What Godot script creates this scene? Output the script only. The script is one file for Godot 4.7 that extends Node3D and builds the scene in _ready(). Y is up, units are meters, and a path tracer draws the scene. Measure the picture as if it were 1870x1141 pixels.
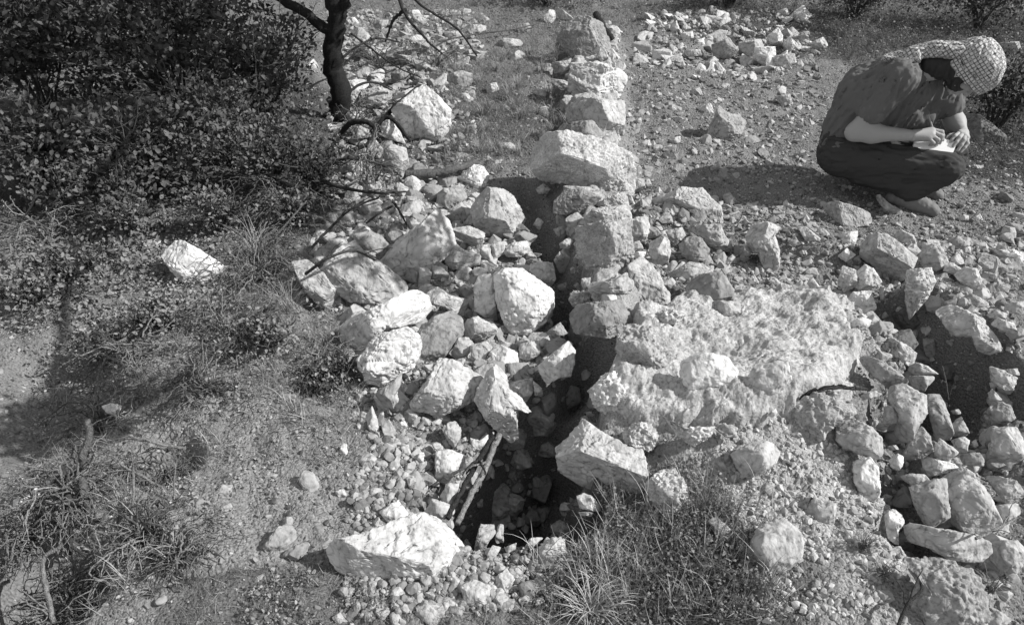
extends Node3D

# A hillside dig: tumbled limestone walls, a mortared wall core, scrub, and a person who crouches and writes.
# World axes: x to the right, y up, z towards the viewer; metres.

var used := {}
var noise_a := FastNoiseLite.new()
var noise_b := FastNoiseLite.new()
var noise_c := FastNoiseLite.new()
var noise_r := FastNoiseLite.new()
var M := {}
var balls := {}
var caps := []          # ground features: [ax, az, bx, bz, radius, softness, height]
var tints := []         # ground cover: [ax, az, bx, bz, radius, softness, linear tone]
var stone_no := 0


func _ready() -> void:
	var cam := Camera3D.new()
	cam.name = "camera"
	cam.fov = 45.0
	cam.position = Vector3(0, 1.75, 0)
	cam.rotation_degrees = Vector3(-35, 0, 0)
	cam.near = 0.05
	cam.far = 2000.0
	add_child(cam)
	var env := Environment.new()
	var sky := Sky.new()
	var sm := ProceduralSkyMaterial.new()
	sm.sky_top_color = Color(0.72, 0.72, 0.72)
	sm.sky_horizon_color = Color(0.86, 0.86, 0.86)
	sm.sky_curve = 0.15
	sm.ground_bottom_color = Color(0.3, 0.3, 0.3)
	sm.ground_horizon_color = Color(0.5, 0.5, 0.5)
	sky.sky_material = sm
	env.background_mode = Environment.BG_SKY
	env.sky = sky
	env.background_energy_multiplier = 0.92
	env.tonemap_mode = Environment.TONE_MAPPER_LINEAR
	env.tonemap_exposure = 1.2
	env.sdfgi_enabled = true
	env.ssao_enabled = true
	env.ssil_enabled = true
	var we := WorldEnvironment.new()
	we.name = "environment"
	we.environment = env
	add_child(we)
	var sun := DirectionalLight3D.new()
	sun.name = "sun"
	sun.light_energy = 1.6
	sun.light_color = Color(1.0, 0.996, 0.99)
	sun.light_angular_distance = 0.53
	sun.shadow_enabled = true
	var el := deg_to_rad(39)
	var az := deg_to_rad(5)     # 0 = from the right, positive = from the viewer's side
	sun.look_at_from_position(Vector3(cos(el) * cos(az), sin(el), cos(el) * sin(az)) * 20.0, Vector3.ZERO)
	add_child(sun)

	set_up()
	ground_sheet()
	tree_and_shrubs()
	person()
	stones()
	branches()
	plants()
	scatter_all()


# ------------------------------------------------------------------ helpers

func numbered(called: String) -> String:
	var n: int = used.get(called, 0)
	used[called] = n + 1
	return called if n == 0 else "%s_%03d" % [called, n]


func tag(o: Node, label := "", category := "", group := "", kind := "") -> void:
	if label: o.set_meta("label", label)
	if category: o.set_meta("category", category)
	if group: o.set_meta("group", group)
	if kind: o.set_meta("kind", kind)


func thing(called: String, label: String, category: String, at := Vector3.ZERO, group := "") -> Node3D:
	var o := Node3D.new()
	o.name = numbered(called)
	o.position = at
	add_child(o, true)
	tag(o, label, category, group)
	return o


func put(mesh: Mesh, called: String, m: Material, parent: Node = null) -> MeshInstance3D:
	var o := MeshInstance3D.new()
	o.mesh = mesh
	o.material_override = m
	o.name = called if parent else numbered(called)
	(parent if parent else self).add_child(o, true)
	return o


func many(mesh: Mesh, buffer: PackedFloat32Array, called: String, m: Material, parent: Node = null) -> MultiMeshInstance3D:
	var mm := MultiMesh.new()
	mm.transform_format = MultiMesh.TRANSFORM_3D
	mm.use_colors = true
	mm.mesh = mesh
	mm.instance_count = buffer.size() / 16
	mm.buffer = buffer
	var o := MultiMeshInstance3D.new()
	o.multimesh = mm
	o.material_override = m
	o.name = called if parent else numbered(called)
	(parent if parent else self).add_child(o, true)
	o.set_meta("kind", "stuff")
	return o


func push(buffer: PackedFloat32Array, b: Basis, p: Vector3, t: float) -> void:
	buffer.append_array(PackedFloat32Array([b.x.x, b.y.x, b.z.x, p.x, b.x.y, b.y.y, b.z.y, p.y, b.x.z, b.y.z, b.z.z, p.z, t, t, t, 1.0]))


func fbm(freq: float, oct: int, s: int) -> FastNoiseLite:
	var n := FastNoiseLite.new()
	n.seed = s
	n.noise_type = FastNoiseLite.TYPE_SIMPLEX_SMOOTH
	n.frequency = freq
	n.fractal_octaves = oct
	return n


func noise_tex(n: FastNoiseLite, lo: float, mid: float, hi: float, at := 0.5, size := 1024) -> NoiseTexture2D:
	var g := Gradient.new()
	g.offsets = PackedFloat32Array([0.0, at, 1.0])
	g.colors = PackedColorArray([Color(lo, lo, lo), Color(mid, mid, mid), Color(hi, hi, hi)])
	var t := NoiseTexture2D.new()
	t.width = size
	t.height = size
	t.seamless = true
	t.noise = n
	t.color_ramp = g
	return t


func surface(albedo: Texture2D, scale: float, height: Texture2D, relief: float, rough := 0.95) -> StandardMaterial3D:
	var m := StandardMaterial3D.new()
	m.vertex_color_use_as_albedo = true
	m.albedo_texture = albedo
	m.uv1_triplanar = true
	m.uv1_world_triplanar = true
	m.uv1_scale = Vector3.ONE * scale
	m.roughness = rough
	m.metallic_specular = 0.3
	if height:
		m.heightmap_enabled = true
		m.heightmap_texture = height
		m.heightmap_scale = relief
	return m


func plain(tone: float, rough := 0.85) -> StandardMaterial3D:
	var m := StandardMaterial3D.new()
	m.albedo_color = Color(tone, tone, tone).linear_to_srgb()
	m.roughness = rough
	m.metallic_specular = 0.3
	return m


func set_up() -> void:
	noise_a = fbm(1.6, 3, 11)
	noise_b = fbm(9.0, 4, 12)
	noise_c = fbm(42.0, 3, 13)
	noise_r = fbm(1.0, 4, 14)
	var cell := FastNoiseLite.new()
	cell.noise_type = FastNoiseLite.TYPE_CELLULAR
	cell.frequency = 0.05
	cell.fractal_octaves = 3
	cell.seed = 5
	var fine := noise_tex(fbm(0.045, 6, 21), 0.0, 0.5, 1.0)
	var grit := noise_tex(cell, 1.0, 0.6, 0.0)
	var ridged := fbm(0.012, 6, 31)
	ridged.fractal_type = FastNoiseLite.FRACTAL_RIDGED
	# limestone: pale with grey weathering patches and dark hair cracks
	M.stone = surface(noise_tex(ridged, 1.0, 0.92, 0.42, 0.70), 1.1, fine, 0.45)
	M.bedded = M.stone
	M.mortar = surface(noise_tex(fbm(0.05, 5, 23), 0.4, 0.88, 1.0, 0.42), 1.7, grit, 0.4)
	M.soil = surface(noise_tex(fbm(0.07, 6, 24), 0.4, 0.8, 1.0, 0.5), 1.5, grit, 0.9, 1.0)
	M.pebble = surface(noise_tex(fbm(0.03, 4, 25), 0.6, 0.9, 1.0, 0.5, 256), 6.0, null, 0.0)
	M.bark = surface(noise_tex(fbm(0.03, 5, 26), 0.45, 0.8, 1.0, 0.5, 512), 5.0, fine, 0.8)
	M.blade = StandardMaterial3D.new()
	M.blade.vertex_color_use_as_albedo = true
	M.blade.roughness = 0.6
	M.blade.metallic_specular = 0.35
	M.blade.cull_mode = BaseMaterial3D.CULL_DISABLED
	M.blade.backlight_enabled = true
	M.blade.backlight = Color(0.35, 0.35, 0.35)
	M.leaf = StandardMaterial3D.new()
	M.leaf.vertex_color_use_as_albedo = true
	M.leaf.roughness = 0.55
	M.leaf.metallic_specular = 0.35
	M.leaf.cull_mode = BaseMaterial3D.CULL_DISABLED
	M.leaf.backlight_enabled = true
	M.leaf.backlight = Color(0.25, 0.25, 0.25)
	caps.append([0.572, -2.089, 1.035, -2.089, 0.240, 0.340, 0.140])
	caps.append([0.850, -1.551, 0.830, -1.245, 0.220, 0.300, 0.070])
	caps.append([0.668, -6.518, 0.443, -3.737, 0.120, 0.150, 0.110])
	caps.append([0.443, -3.737, 0.370, -2.540, 0.090, 0.100, 0.100])
	caps.append([1.718, -2.600, 1.803, -2.089, 0.050, 0.090, 0.120])
	caps.append([1.767, -2.249, 1.736, -1.999, 0.050, 0.090, 0.060])
	caps.append([-0.034, -1.594, 0.060, -1.639, 0.150, 0.050, -0.360])
	caps.append([-0.073, -1.488, 0.161, -1.488, 0.075, 0.050, -0.360])
	caps.append([0.025, -1.594, 0.121, -1.901, 0.155, 0.050, -0.360])
	caps.append([0.149, -1.915, 0.324, -2.183, 0.080, 0.060, -0.340])
	caps.append([0.215, -2.389, 0.251, -2.793, 0.035, 0.080, -0.240])
	caps.append([0.251, -2.793, 0.169, -3.134, 0.020, 0.100, -0.140])
	caps.append([0.169, -3.134, 0.058, -3.636, 0.020, 0.100, -0.140])
	caps.append([0.527, -2.389, 0.671, -2.600, 0.020, 0.080, -0.160])
	caps.append([1.539, -2.444, 1.617, -2.216, 0.130, 0.090, -0.420])
	caps.append([1.617, -2.216, 1.705, -2.089, 0.130, 0.090, -0.420])
	caps.append([1.521, -1.971, 1.521, -1.971, 0.110, 0.100, -0.360])
	caps.append([1.258, -1.540, 1.258, -1.540, 0.080, 0.080, -0.300])
	caps.append([1.149, -1.352, 1.149, -1.352, 0.070, 0.080, -0.200])
	caps.append([1.294, -1.861, 1.182, -1.594, 0.050, 0.080, -0.160])
	caps.append([-1.671, -2.119, -1.551, -1.861, 0.080, 0.200, -0.100])
	caps.append([-1.121, -1.698, -1.121, -1.698, 0.050, 0.100, -0.100])
	caps.append([-1.240, -1.228, -1.240, -1.228, 0.080, 0.120, -0.140])
	caps.append([-0.139, -1.529, -0.018, -1.771, 0.090, 0.120, -0.110])
	caps.append([-0.638, -2.540, 0.097, -2.389, 0.200, 0.120, -0.055])
	caps.append([-0.627, -2.119, -0.139, -1.888, 0.100, 0.120, -0.055])
	caps.append([1.555, -2.705, 1.982, -2.540, 0.200, 0.120, -0.055])
	caps.append([1.279, -1.783, 1.326, -1.352, 0.200, 0.120, -0.055])
	caps.append([0.756, -3.082, 1.199, -2.933, 0.120, 0.120, -0.055])
	caps.append([-1.143, -5.764, -0.682, -4.105, 0.250, 0.120, -0.055])
	caps.append([-0.223, -3.188, 0.012, -2.705, 0.150, 0.120, -0.055])
	caps.append([0.520, -5.764, 0.362, -2.705, 0.160, 0.120, -0.055])
	caps.append([1.675, -5.903, 2.424, -6.688, 0.300, 0.120, -0.055])
	tints.append([0.894, -5.764, 1.917, -5.034, 0.500, 0.500, 0.300])
	tints.append([0.800, -4.268, 1.166, -3.737, 0.250, 0.300, 0.300])
	tints.append([-0.977, -5.764, -0.575, -3.737, 0.400, 0.300, 0.300])
	tints.append([-0.548, -2.389, 0.140, -2.389, 0.250, 0.200, 0.300])
	tints.append([0.654, -6.354, 0.347, -2.540, 0.150, 0.150, 0.360])
	tints.append([0.747, -3.031, 1.134, -2.705, 0.200, 0.200, 0.280])
	tints.append([1.601, -2.705, 1.982, -2.540, 0.200, 0.200, 0.300])
	tints.append([0.595, -2.283, 1.126, -2.249, 0.240, 0.100, 0.500])
	tints.append([0.417, -1.888, 0.909, -1.861, 0.160, 0.100, 0.500])
	tints.append([0.897, -1.594, 0.918, -1.245, 0.220, 0.220, 0.500])
	tints.append([0.746, -1.594, 0.722, -1.179, 0.120, 0.200, 0.450])
	tints.append([1.290, -1.686, 1.326, -1.352, 0.200, 0.150, 0.300])
	tints.append([1.065, -1.179, 1.065, -1.179, 0.200, 0.100, 0.450])
	tints.append([-0.521, -5.260, 0.084, -4.441, 0.250, 0.250, 0.170])
	tints.append([0.176, -1.352, 0.529, -1.212, 0.180, 0.150, 0.120])
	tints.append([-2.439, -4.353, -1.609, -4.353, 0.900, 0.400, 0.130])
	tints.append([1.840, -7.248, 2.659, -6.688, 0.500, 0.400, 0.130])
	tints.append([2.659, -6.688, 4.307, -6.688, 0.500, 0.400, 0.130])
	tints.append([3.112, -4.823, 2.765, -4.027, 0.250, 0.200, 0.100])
	tints.append([-0.993, -1.783, -0.718, -1.428, 0.200, 0.300, 0.360])
	tints.append([0.690, -1.639, 0.986, -1.428, 0.120, 0.150, 0.550])
	tints.append([-0.479, -1.179, -0.747, -1.121, 0.100, 0.100, 0.200])


func along(x: float, z: float, c: Array) -> float:
	var ax: float = c[0]
	var az: float = c[1]
	var bx: float = c[2] - ax
	var bz: float = c[3] - az
	var l := bx * bx + bz * bz
	var h := 0.0
	if l > 0.0:
		h = clampf(((x - ax) * bx + (z - az) * bz) / l, 0.0, 1.0)
	var dx := x - ax - bx * h
	var dz := z - az - bz * h
	var d := sqrt(dx * dx + dz * dz)
	if d > c[4] + c[5]:
		return 0.0
	return 1.0 - smoothstep(c[4], c[4] + c[5], d)


func ground(x: float, z: float) -> float:
	var h := 0.0
	for c in caps:
		h += along(x, z, c) * c[6]
	return h + 0.035 * noise_a.get_noise_2d(x, z) + 0.013 * noise_b.get_noise_2d(x, z) + 0.006 * noise_c.get_noise_2d(x, z)


func bed(x: float, z: float) -> float:
	# the ground without its fine crumbs
	var h := 0.0
	for c in caps:
		h += along(x, z, c) * c[6]
	return h + 0.035 * noise_a.get_noise_2d(x, z)


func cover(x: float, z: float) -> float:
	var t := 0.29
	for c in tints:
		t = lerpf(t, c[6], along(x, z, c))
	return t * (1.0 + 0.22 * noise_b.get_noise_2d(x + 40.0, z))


func ground_sheet() -> void:
	var zs := PackedFloat32Array([300, 60, 20, 8, 3, 1, 0, -0.4])
	var z := -0.75
	while z > -9.5:
		zs.append(z)
		z -= 0.0042 + (-z - 0.75) * 0.0062
	for e in [-10.0, -11.5, -14.0, -20.0, -40.0, -120.0, -600.0]:
		zs.append(e)
	var ss := PackedFloat32Array([-60, -15, -5, -2.5, -1.9, -1.6])
	for i in 561:
		ss.append(-1.5 + 3.0 * i / 560.0)
	for e in [1.6, 1.9, 2.5, 5.0, 15.0, 60.0]:
		ss.append(e)
	var pos := PackedVector3Array()
	var col := PackedColorArray()
	var idx := PackedInt32Array()
	var nx := ss.size()
	for zz in zs:
		var w := clampf(0.62 + 0.56 * -zz, 1.0, 6.0)
		if zz < -9.6 or zz > 0.0:
			w = 6.0
		for s in ss:
			var x: float = s * w
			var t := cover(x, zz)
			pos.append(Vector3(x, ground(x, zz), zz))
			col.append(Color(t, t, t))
	for j in zs.size() - 1:
		for i in nx - 1:
			var a := j * nx + i
			idx.append_array(PackedInt32Array([a, a + nx, a + 1, a + 1, a + nx, a + nx + 1]))
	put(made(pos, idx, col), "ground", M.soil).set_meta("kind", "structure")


func made(pos: PackedVector3Array, idx: PackedInt32Array, col = null) -> ArrayMesh:
	# smooth normals: idx runs clockwise seen from outside
	var nor := PackedVector3Array()
	nor.resize(pos.size())
	for k in range(0, idx.size(), 3):
		var a := idx[k]
		var b := idx[k + 1]
		var c := idx[k + 2]
		var n := (pos[c] - pos[a]).cross(pos[b] - pos[a])
		nor[a] += n
		nor[b] += n
		nor[c] += n
	for k in nor.size():
		nor[k] = nor[k].normalized() if nor[k].length_squared() > 0.0 else Vector3.UP
	var arr := []
	arr.resize(Mesh.ARRAY_MAX)
	arr[Mesh.ARRAY_VERTEX] = pos
	arr[Mesh.ARRAY_NORMAL] = nor
	arr[Mesh.ARRAY_INDEX] = idx
	if col != null:
		arr[Mesh.ARRAY_COLOR] = col
	var m := ArrayMesh.new()
	m.add_surface_from_arrays(Mesh.PRIMITIVE_TRIANGLES, arr)
	return m


func ball(level: int) -> Array:
	# a unit sphere of 20 * 4^level triangles: [directions, triangles clockwise from outside]
	if balls.has(level):
		return balls[level]
	if level == 0:
		var g := (1.0 + sqrt(5.0)) / 2.0
		var v := PackedVector3Array()
		for s in [-1.0, 1.0]:
			for r in [-g, g]:
				v.append_array(PackedVector3Array([Vector3(0, s, r).normalized(), Vector3(s, r, 0).normalized(), Vector3(r, 0, s).normalized()]))
		var f := PackedInt32Array()
		for a in 12:
			for b in range(a + 1, 12):
				for c in range(b + 1, 12):
					if v[a].distance_to(v[b]) < 1.2 and v[b].distance_to(v[c]) < 1.2 and v[a].distance_to(v[c]) < 1.2:
						var out := (v[b] - v[a]).cross(v[c] - v[a]).dot(v[a]) > 0.0
						f.append_array(PackedInt32Array([a, c, b] if out else [a, b, c]))
		balls[0] = [v, f]
		return balls[0]
	var low := ball(level - 1)
	var p: PackedVector3Array = low[0].duplicate()
	var q := PackedInt32Array()
	var mid := {}
	var t: PackedInt32Array = low[1]
	for k in range(0, t.size(), 3):
		var m := []
		for e in 3:
			var a := t[k + e]
			var b := t[k + (e + 1) % 3]
			var key := mini(a, b) * 1000000 + maxi(a, b)
			if not mid.has(key):
				mid[key] = p.size()
				p.append(((p[a] + p[b]) / 2.0).normalized())
			m.append(mid[key])
		q.append_array(PackedInt32Array([t[k], m[0], m[2], t[k + 1], m[1], m[0], t[k + 2], m[2], m[1], m[0], m[1], m[2]]))
	balls[level] = [p, q]
	return balls[level]


func outline_radius(pts: PackedVector2Array, steps: int) -> PackedFloat32Array:
	# how far the outline lies from the middle, all the way round
	var out := PackedFloat32Array()
	for k in steps:
		var d := Vector2.from_angle(TAU * k / steps)
		var far := 0.0
		for i in pts.size():
			var a := pts[i]
			var b := pts[(i + 1) % pts.size()]
			var e := b - a
			var den := d.cross(e)
			if absf(den) > 1e-9:
				var t := a.cross(e) / den
				var u := a.cross(d) / den
				if t > 0.0 and u >= -0.001 and u <= 1.001:
					far = maxf(far, t)
		out.append(far)
	for k in steps:
		if out[k] <= 0.0:
			out[k] = out[k - 1] if out[k - 1] > 0.0 else 0.01
	return out


func rock_mesh(pts: PackedVector2Array, thick: float, tone: float, level: int, style: int, front: int, s: int) -> ArrayMesh:
	# a stone: its outline round the middle, its thickness, broken faces, strata or pits, and weathering
	var rng := RandomNumberGenerator.new()
	rng.seed = 7000 + s
	var steps := 192
	var rad := outline_radius(pts, steps)
	var big := 0.0
	var small := 1e9
	for r in rad:
		big = maxf(big, r)
		small = minf(small, r)
	var mean := 0.0
	for r in rad:
		mean += r / steps
	var t := thick * mean
	var planes := []
	for k in 7:
		var n := Vector3(rng.randf_range(-0.9, 0.9), [0.7, -0.75, 0.25, -0.25, 0.55, 0.1, -0.5][k] + rng.randf_range(-0.25, 0.25), rng.randf_range(0.55, 0.95)).normalized()
		var reach := Vector2(n.x, n.y).length() * mean * 0.9 + n.z * t
		planes.append([n, reach * rng.randf_range(0.56, 0.82)])
	if front == 1:
		planes.append([Vector3(rng.randf_range(-0.4, -0.15), -0.7, 0.68).normalized(), mean * 0.28])
		planes.append([Vector3(0.1, 0.55, 0.8).normalized(), t * 0.55])
	elif front == 2:
		planes.append([Vector3(-0.75, -0.25, 0.6).normalized(), mean * 0.35])
		planes.append([Vector3(0.25, 0.3, 0.9).normalized(), t * 0.5])
	var bed := Vector3(rng.randf_range(-0.3, 0.3), 1.0, rng.randf_range(-0.2, 0.5)).normalized()
	var off := Vector3(rng.randf(), rng.randf(), rng.randf()) * 50.0
	var sphere := ball(level)
	var dirs: PackedVector3Array = sphere[0]
	var pos := PackedVector3Array()
	var col := PackedColorArray()
	var lows := 0.9 / mean
	for d in dirs:
		var flat := sqrt(d.x * d.x + d.y * d.y)
		var turn := fposmod(atan2(d.y, d.x), TAU) / TAU * steps
		var k := int(turn)
		var r := lerpf(rad[k % steps], rad[(k + 1) % steps], turn - k)
		var c := pow(flat, 0.6) * r
		var p := Vector3(d.x / maxf(flat, 1e-5) * c, d.y / maxf(flat, 1e-5) * c, signf(d.z) * pow(absf(d.z), 0.6) * t)
		for pl in planes:
			var over: float = p.dot(pl[0]) - pl[1]
			if over > 0.0:
				p -= pl[0] * over * 0.98
		var q := p * lows + off
		var n1 := noise_r.get_noise_3dv(q * 1.3)
		var n2 := noise_r.get_noise_3dv(q * 5.0 + Vector3.ONE * 9.0)
		var push_out := mean * (0.055 * n1 + 0.035 * n2) + 0.004 * noise_r.get_noise_3dv(p * 45.0 + off)
		var shade := 1.0 + 0.42 * noise_r.get_noise_3dv(q * 2.2 + Vector3(31, 7, 3))
		if style == 1:
			var n3 := noise_r.get_noise_3dv(p * 26.0 + off)
			var n4 := noise_r.get_noise_3dv(p * 60.0 + off)
			push_out += 0.012 * n3 + 0.007 * n4 - 0.03 * maxf(0.0, n3 - 0.22)
			shade *= 1.0 + 0.25 * noise_r.get_noise_3dv(p * 33.0 - off)
		else:
			var crack := absf(noise_r.get_noise_3dv(q * 1.7 + Vector3(3, 60, 9)))
			push_out -= mean * 0.07 * maxf(0.0, 1.0 - crack / 0.045)
			if style == 2:
				var w := p.dot(bed) / (mean * 0.22) + 1.2 * n1
				push_out += mean * 0.05 * (absf(fposmod(w, 2.0) - 1.0) - 0.5) - (mean * 0.07 if fposmod(w, 1.0) < 0.14 else 0.0)
		p += d * push_out
		pos.append(p)
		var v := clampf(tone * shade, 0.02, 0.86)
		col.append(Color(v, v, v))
	return made(pos, sphere[1], col)


func rock(called: String, label: String, at: Vector3, yaw: float, lean: float, thick: float, tone: float, style: int, front: int, cm: Array) -> void:
	# cm: the outline seen square on, in centimetres right and up of the middle
	var pts := PackedVector2Array()
	var size := 0.0
	for k in range(0, cm.size(), 2):
		pts.append(Vector2(cm[k], cm[k + 1]) * 0.01)
		size = maxf(size, pts[-1].length())
	stone_no += 1
	var level := 3 if size < 0.05 else 4 if size < 0.13 else 5
	if style == 1 and size > 0.06:
		level = 5
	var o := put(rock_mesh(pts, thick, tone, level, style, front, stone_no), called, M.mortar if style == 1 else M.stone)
	o.position = at
	o.rotation_degrees = Vector3(-lean, yaw, 0)
	var groups := {"stone": "loose stones of the ruined walls", "boulder": "boulders of the ruined walls", "mound": ""}
	tag(o, label, called, groups[called])


func tube(pos: PackedVector3Array, idx: PackedInt32Array, col: PackedColorArray, line: PackedVector3Array, r0: float, r1: float, sides: int, tone: float, wob := 0.0) -> void:
	var base := pos.size()
	var n := line.size()
	var side := Vector3.ZERO
	for i in n:
		var dir := (line[mini(i + 1, n - 1)] - line[maxi(i - 1, 0)]).normalized()
		if i == 0:
			side = dir.cross(Vector3.UP if absf(dir.y) < 0.9 else Vector3.RIGHT).normalized()
		else:
			side = (side - dir * side.dot(dir)).normalized()
		var up := side.cross(dir)
		var r := lerpf(r0, r1, float(i) / (n - 1))
		for k in sides:
			var a := TAU * k / sides
			var rr := r * (1.0 + wob * noise_r.get_noise_3d(line[i].x * 30.0 + k * 3.0, line[i].y * 30.0, line[i].z * 30.0))
			pos.append(line[i] + (side * cos(a) + up * sin(a)) * rr)
			col.append(Color(tone, tone, tone))
	for i in n - 1:
		for k in sides:
			var a := base + i * sides + k
			var b := base + i * sides + (k + 1) % sides
			idx.append_array(PackedInt32Array([a, b, a + sides, b, b + sides, a + sides]))
	for e in [0, n - 1]:
		var m := pos.size()
		pos.append(line[e])
		col.append(Color(tone, tone, tone))
		for k in sides:
			var a: int = base + e * sides + k
			var b: int = base + e * sides + (k + 1) % sides
			idx.append_array(PackedInt32Array([m, b, a] if e == 0 else [m, a, b]))


func smooth_line(p: PackedVector3Array, per: int, jitter: float, s: int) -> PackedVector3Array:
	var rng := RandomNumberGenerator.new()
	rng.seed = s
	var out := PackedVector3Array()
	for i in p.size() - 1:
		var a := p[maxi(i - 1, 0)]
		var d := p[mini(i + 2, p.size() - 1)]
		for k in per:
			var q := p[i].cubic_interpolate(p[i + 1], a, d, float(k) / per)
			out.append(q + Vector3(rng.randfn(), rng.randfn(), rng.randfn()) * jitter * (0.0 if i + k == 0 else 1.0))
	out.append(p[-1])
	return out


func branch(called: String, label: String, category: String, tone: float, r0: float, r1: float, cm: Array) -> void:
	# cm: points along it, in centimetres
	var p := PackedVector3Array()
	for k in range(0, cm.size(), 3):
		p.append(Vector3(cm[k], cm[k + 1], cm[k + 2]) * 0.01)
	var pos := PackedVector3Array()
	var idx := PackedInt32Array()
	var col := PackedColorArray()
	stone_no += 1
	var line := smooth_line(p, 7, r0 * 0.12, stone_no)
	tube(pos, idx, col, line, r0, r1, 7 if r0 < 0.012 else 12, tone, 0.3)
	var rng := RandomNumberGenerator.new()
	rng.seed = stone_no
	if r0 < 0.011:      # side twigs
		for k in 3:
			var i := rng.randi_range(2, line.size() - 3)
			var dir := (line[i + 1] - line[i]).normalized() + Vector3(rng.randf_range(-0.9, 0.9), rng.randf_range(-0.1, 0.5), rng.randf_range(-0.9, 0.9))
			var l := rng.randf_range(0.03, 0.09)
			tube(pos, idx, col, smooth_line(PackedVector3Array([line[i], line[i] + dir * l * 0.5 + Vector3(0, 0.01, 0), line[i] + dir * l]), 3, 0.002, rng.randi()), r1 * 0.7, r1 * 0.3, 4, tone)
	var o := put(made(pos, idx, col), called, M.bark)
	tag(o, label, category, "bare branches and roots among the stones")


# ------------------------------------------------------------------ vegetation

func leaf_mesh(w: float) -> ArrayMesh:
	# a folded oval leaf one unit long along z
	var pos := PackedVector3Array([Vector3(0, 0, 0), Vector3(-w, 0.10, 0.3), Vector3(w, 0.10, 0.3), Vector3(0, 0.0, 0.35), Vector3(-w * 0.85, 0.08, 0.65), Vector3(w * 0.85, 0.08, 0.65), Vector3(0, -0.02, 0.7), Vector3(0, -0.12, 1.0)])
	var idx := PackedInt32Array([0, 1, 3, 0, 3, 2, 1, 4, 3, 3, 4, 6, 3, 6, 5, 3, 5, 2, 4, 7, 6, 6, 7, 5])
	return made(pos, idx)


func blade_mesh(bend: float, w: float) -> ArrayMesh:
	# a grass blade one unit long that bends over towards z
	var pos := PackedVector3Array()
	var idx := PackedInt32Array()
	for i in 7:
		var t := i / 6.0
		var a := bend * t
		var c := Vector3(0, sin(a) / bend, (1.0 - cos(a)) / bend) if bend > 0.05 else Vector3(0, t, 0)
		var ww := w * (1.0 - t * t * 0.92)
		pos.append(c + Vector3(-ww, 0, 0))
		pos.append(c + Vector3(ww, 0, 0.0))
	for i in 6:
		var a := i * 2
		idx.append_array(PackedInt32Array([a, a + 2, a + 1, a + 1, a + 2, a + 3]))
	return made(pos, idx)


func inside(poly: PackedVector2Array, rng: RandomNumberGenerator) -> Vector2:
	var lo := poly[0]
	var hi := poly[0]
	for p in poly:
		lo = lo.min(p)
		hi = hi.max(p)
	for k in 60:
		var q := Vector2(rng.randf_range(lo.x, hi.x), rng.randf_range(lo.y, hi.y))
		if Geometry2D.is_point_in_polygon(q, poly):
			return q
	return poly[0]


func area_of(cm: Array) -> PackedVector2Array:
	var p := PackedVector2Array()
	for k in range(0, cm.size(), 2):
		p.append(Vector2(cm[k], cm[k + 1]) * 0.01)
	return p


func clump(buffer: PackedFloat32Array, rng: RandomNumberGenerator, mid: Vector3, size: Vector3, n: int, lo: float, hi: float, t0: float, t1: float) -> void:
	# leaves spread through an uneven crown, in sprays
	var placed := 0
	while placed < n:
		var d := Vector3(rng.randfn(), rng.randfn(), rng.randfn()).normalized() * pow(rng.randf(), 0.42)
		var c := mid + d * size
		if noise_b.get_noise_3dv(c * 0.5) < -0.12:
			placed += 1
			continue
		var out := (d + Vector3(0, 0.5, 0)).normalized()
		for k in rng.randi_range(4, 8):
			var p := c + Vector3(rng.randfn(), rng.randfn() * 0.6, rng.randfn()) * 0.03
			var dir := (out + Vector3(rng.randfn(), rng.randfn(), rng.randfn()) * 0.7).normalized()
			var b := Basis.looking_at(-dir, Vector3(rng.randfn() * 0.4, 1, rng.randfn() * 0.4)).rotated(dir, rng.randf_range(-0.6, 0.6)).scaled(Vector3.ONE * rng.randf_range(lo, hi))
			push(buffer, b, p, rng.randf_range(t0, t1))
			placed += 1


func stems(parent: Node3D, rng: RandomNumberGenerator, n: int, h: float, spread: float, r: float, tone: float) -> void:
	for k in n:
		var a := rng.randf() * TAU
		var out := Vector3(cos(a), 0, sin(a)) * spread * rng.randf_range(0.4, 1.0)
		var hh := h * rng.randf_range(0.7, 1.0)
		var p := smooth_line(PackedVector3Array([Vector3(0, -0.03, 0) + out * 0.06, out * 0.35 + Vector3(0, hh * 0.45, 0), out * 0.8 + Vector3(0, hh * 0.8, 0), out + Vector3(0, hh, 0)]), 6, 0.006, rng.randi())
		var pos := PackedVector3Array()
		var idx := PackedInt32Array()
		var col := PackedColorArray()
		tube(pos, idx, col, p, r, r * 0.3, 6, tone, 0.3)
		for j in 5:
			var i := rng.randi_range(5, p.size() - 2)
			var dir := (p[i + 1] - p[i]).normalized() + Vector3(rng.randfn(), rng.randfn() * 0.5, rng.randfn()) * 0.8
			var l := h * rng.randf_range(0.12, 0.35)
			tube(pos, idx, col, smooth_line(PackedVector3Array([p[i], p[i] + dir * l * 0.5, p[i] + dir * l + Vector3(0, 0.02, 0)]), 4, 0.004, rng.randi()), r * 0.4, r * 0.15, 4, tone)
		put(made(pos, idx, col), "stem", M.bark, parent)


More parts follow.
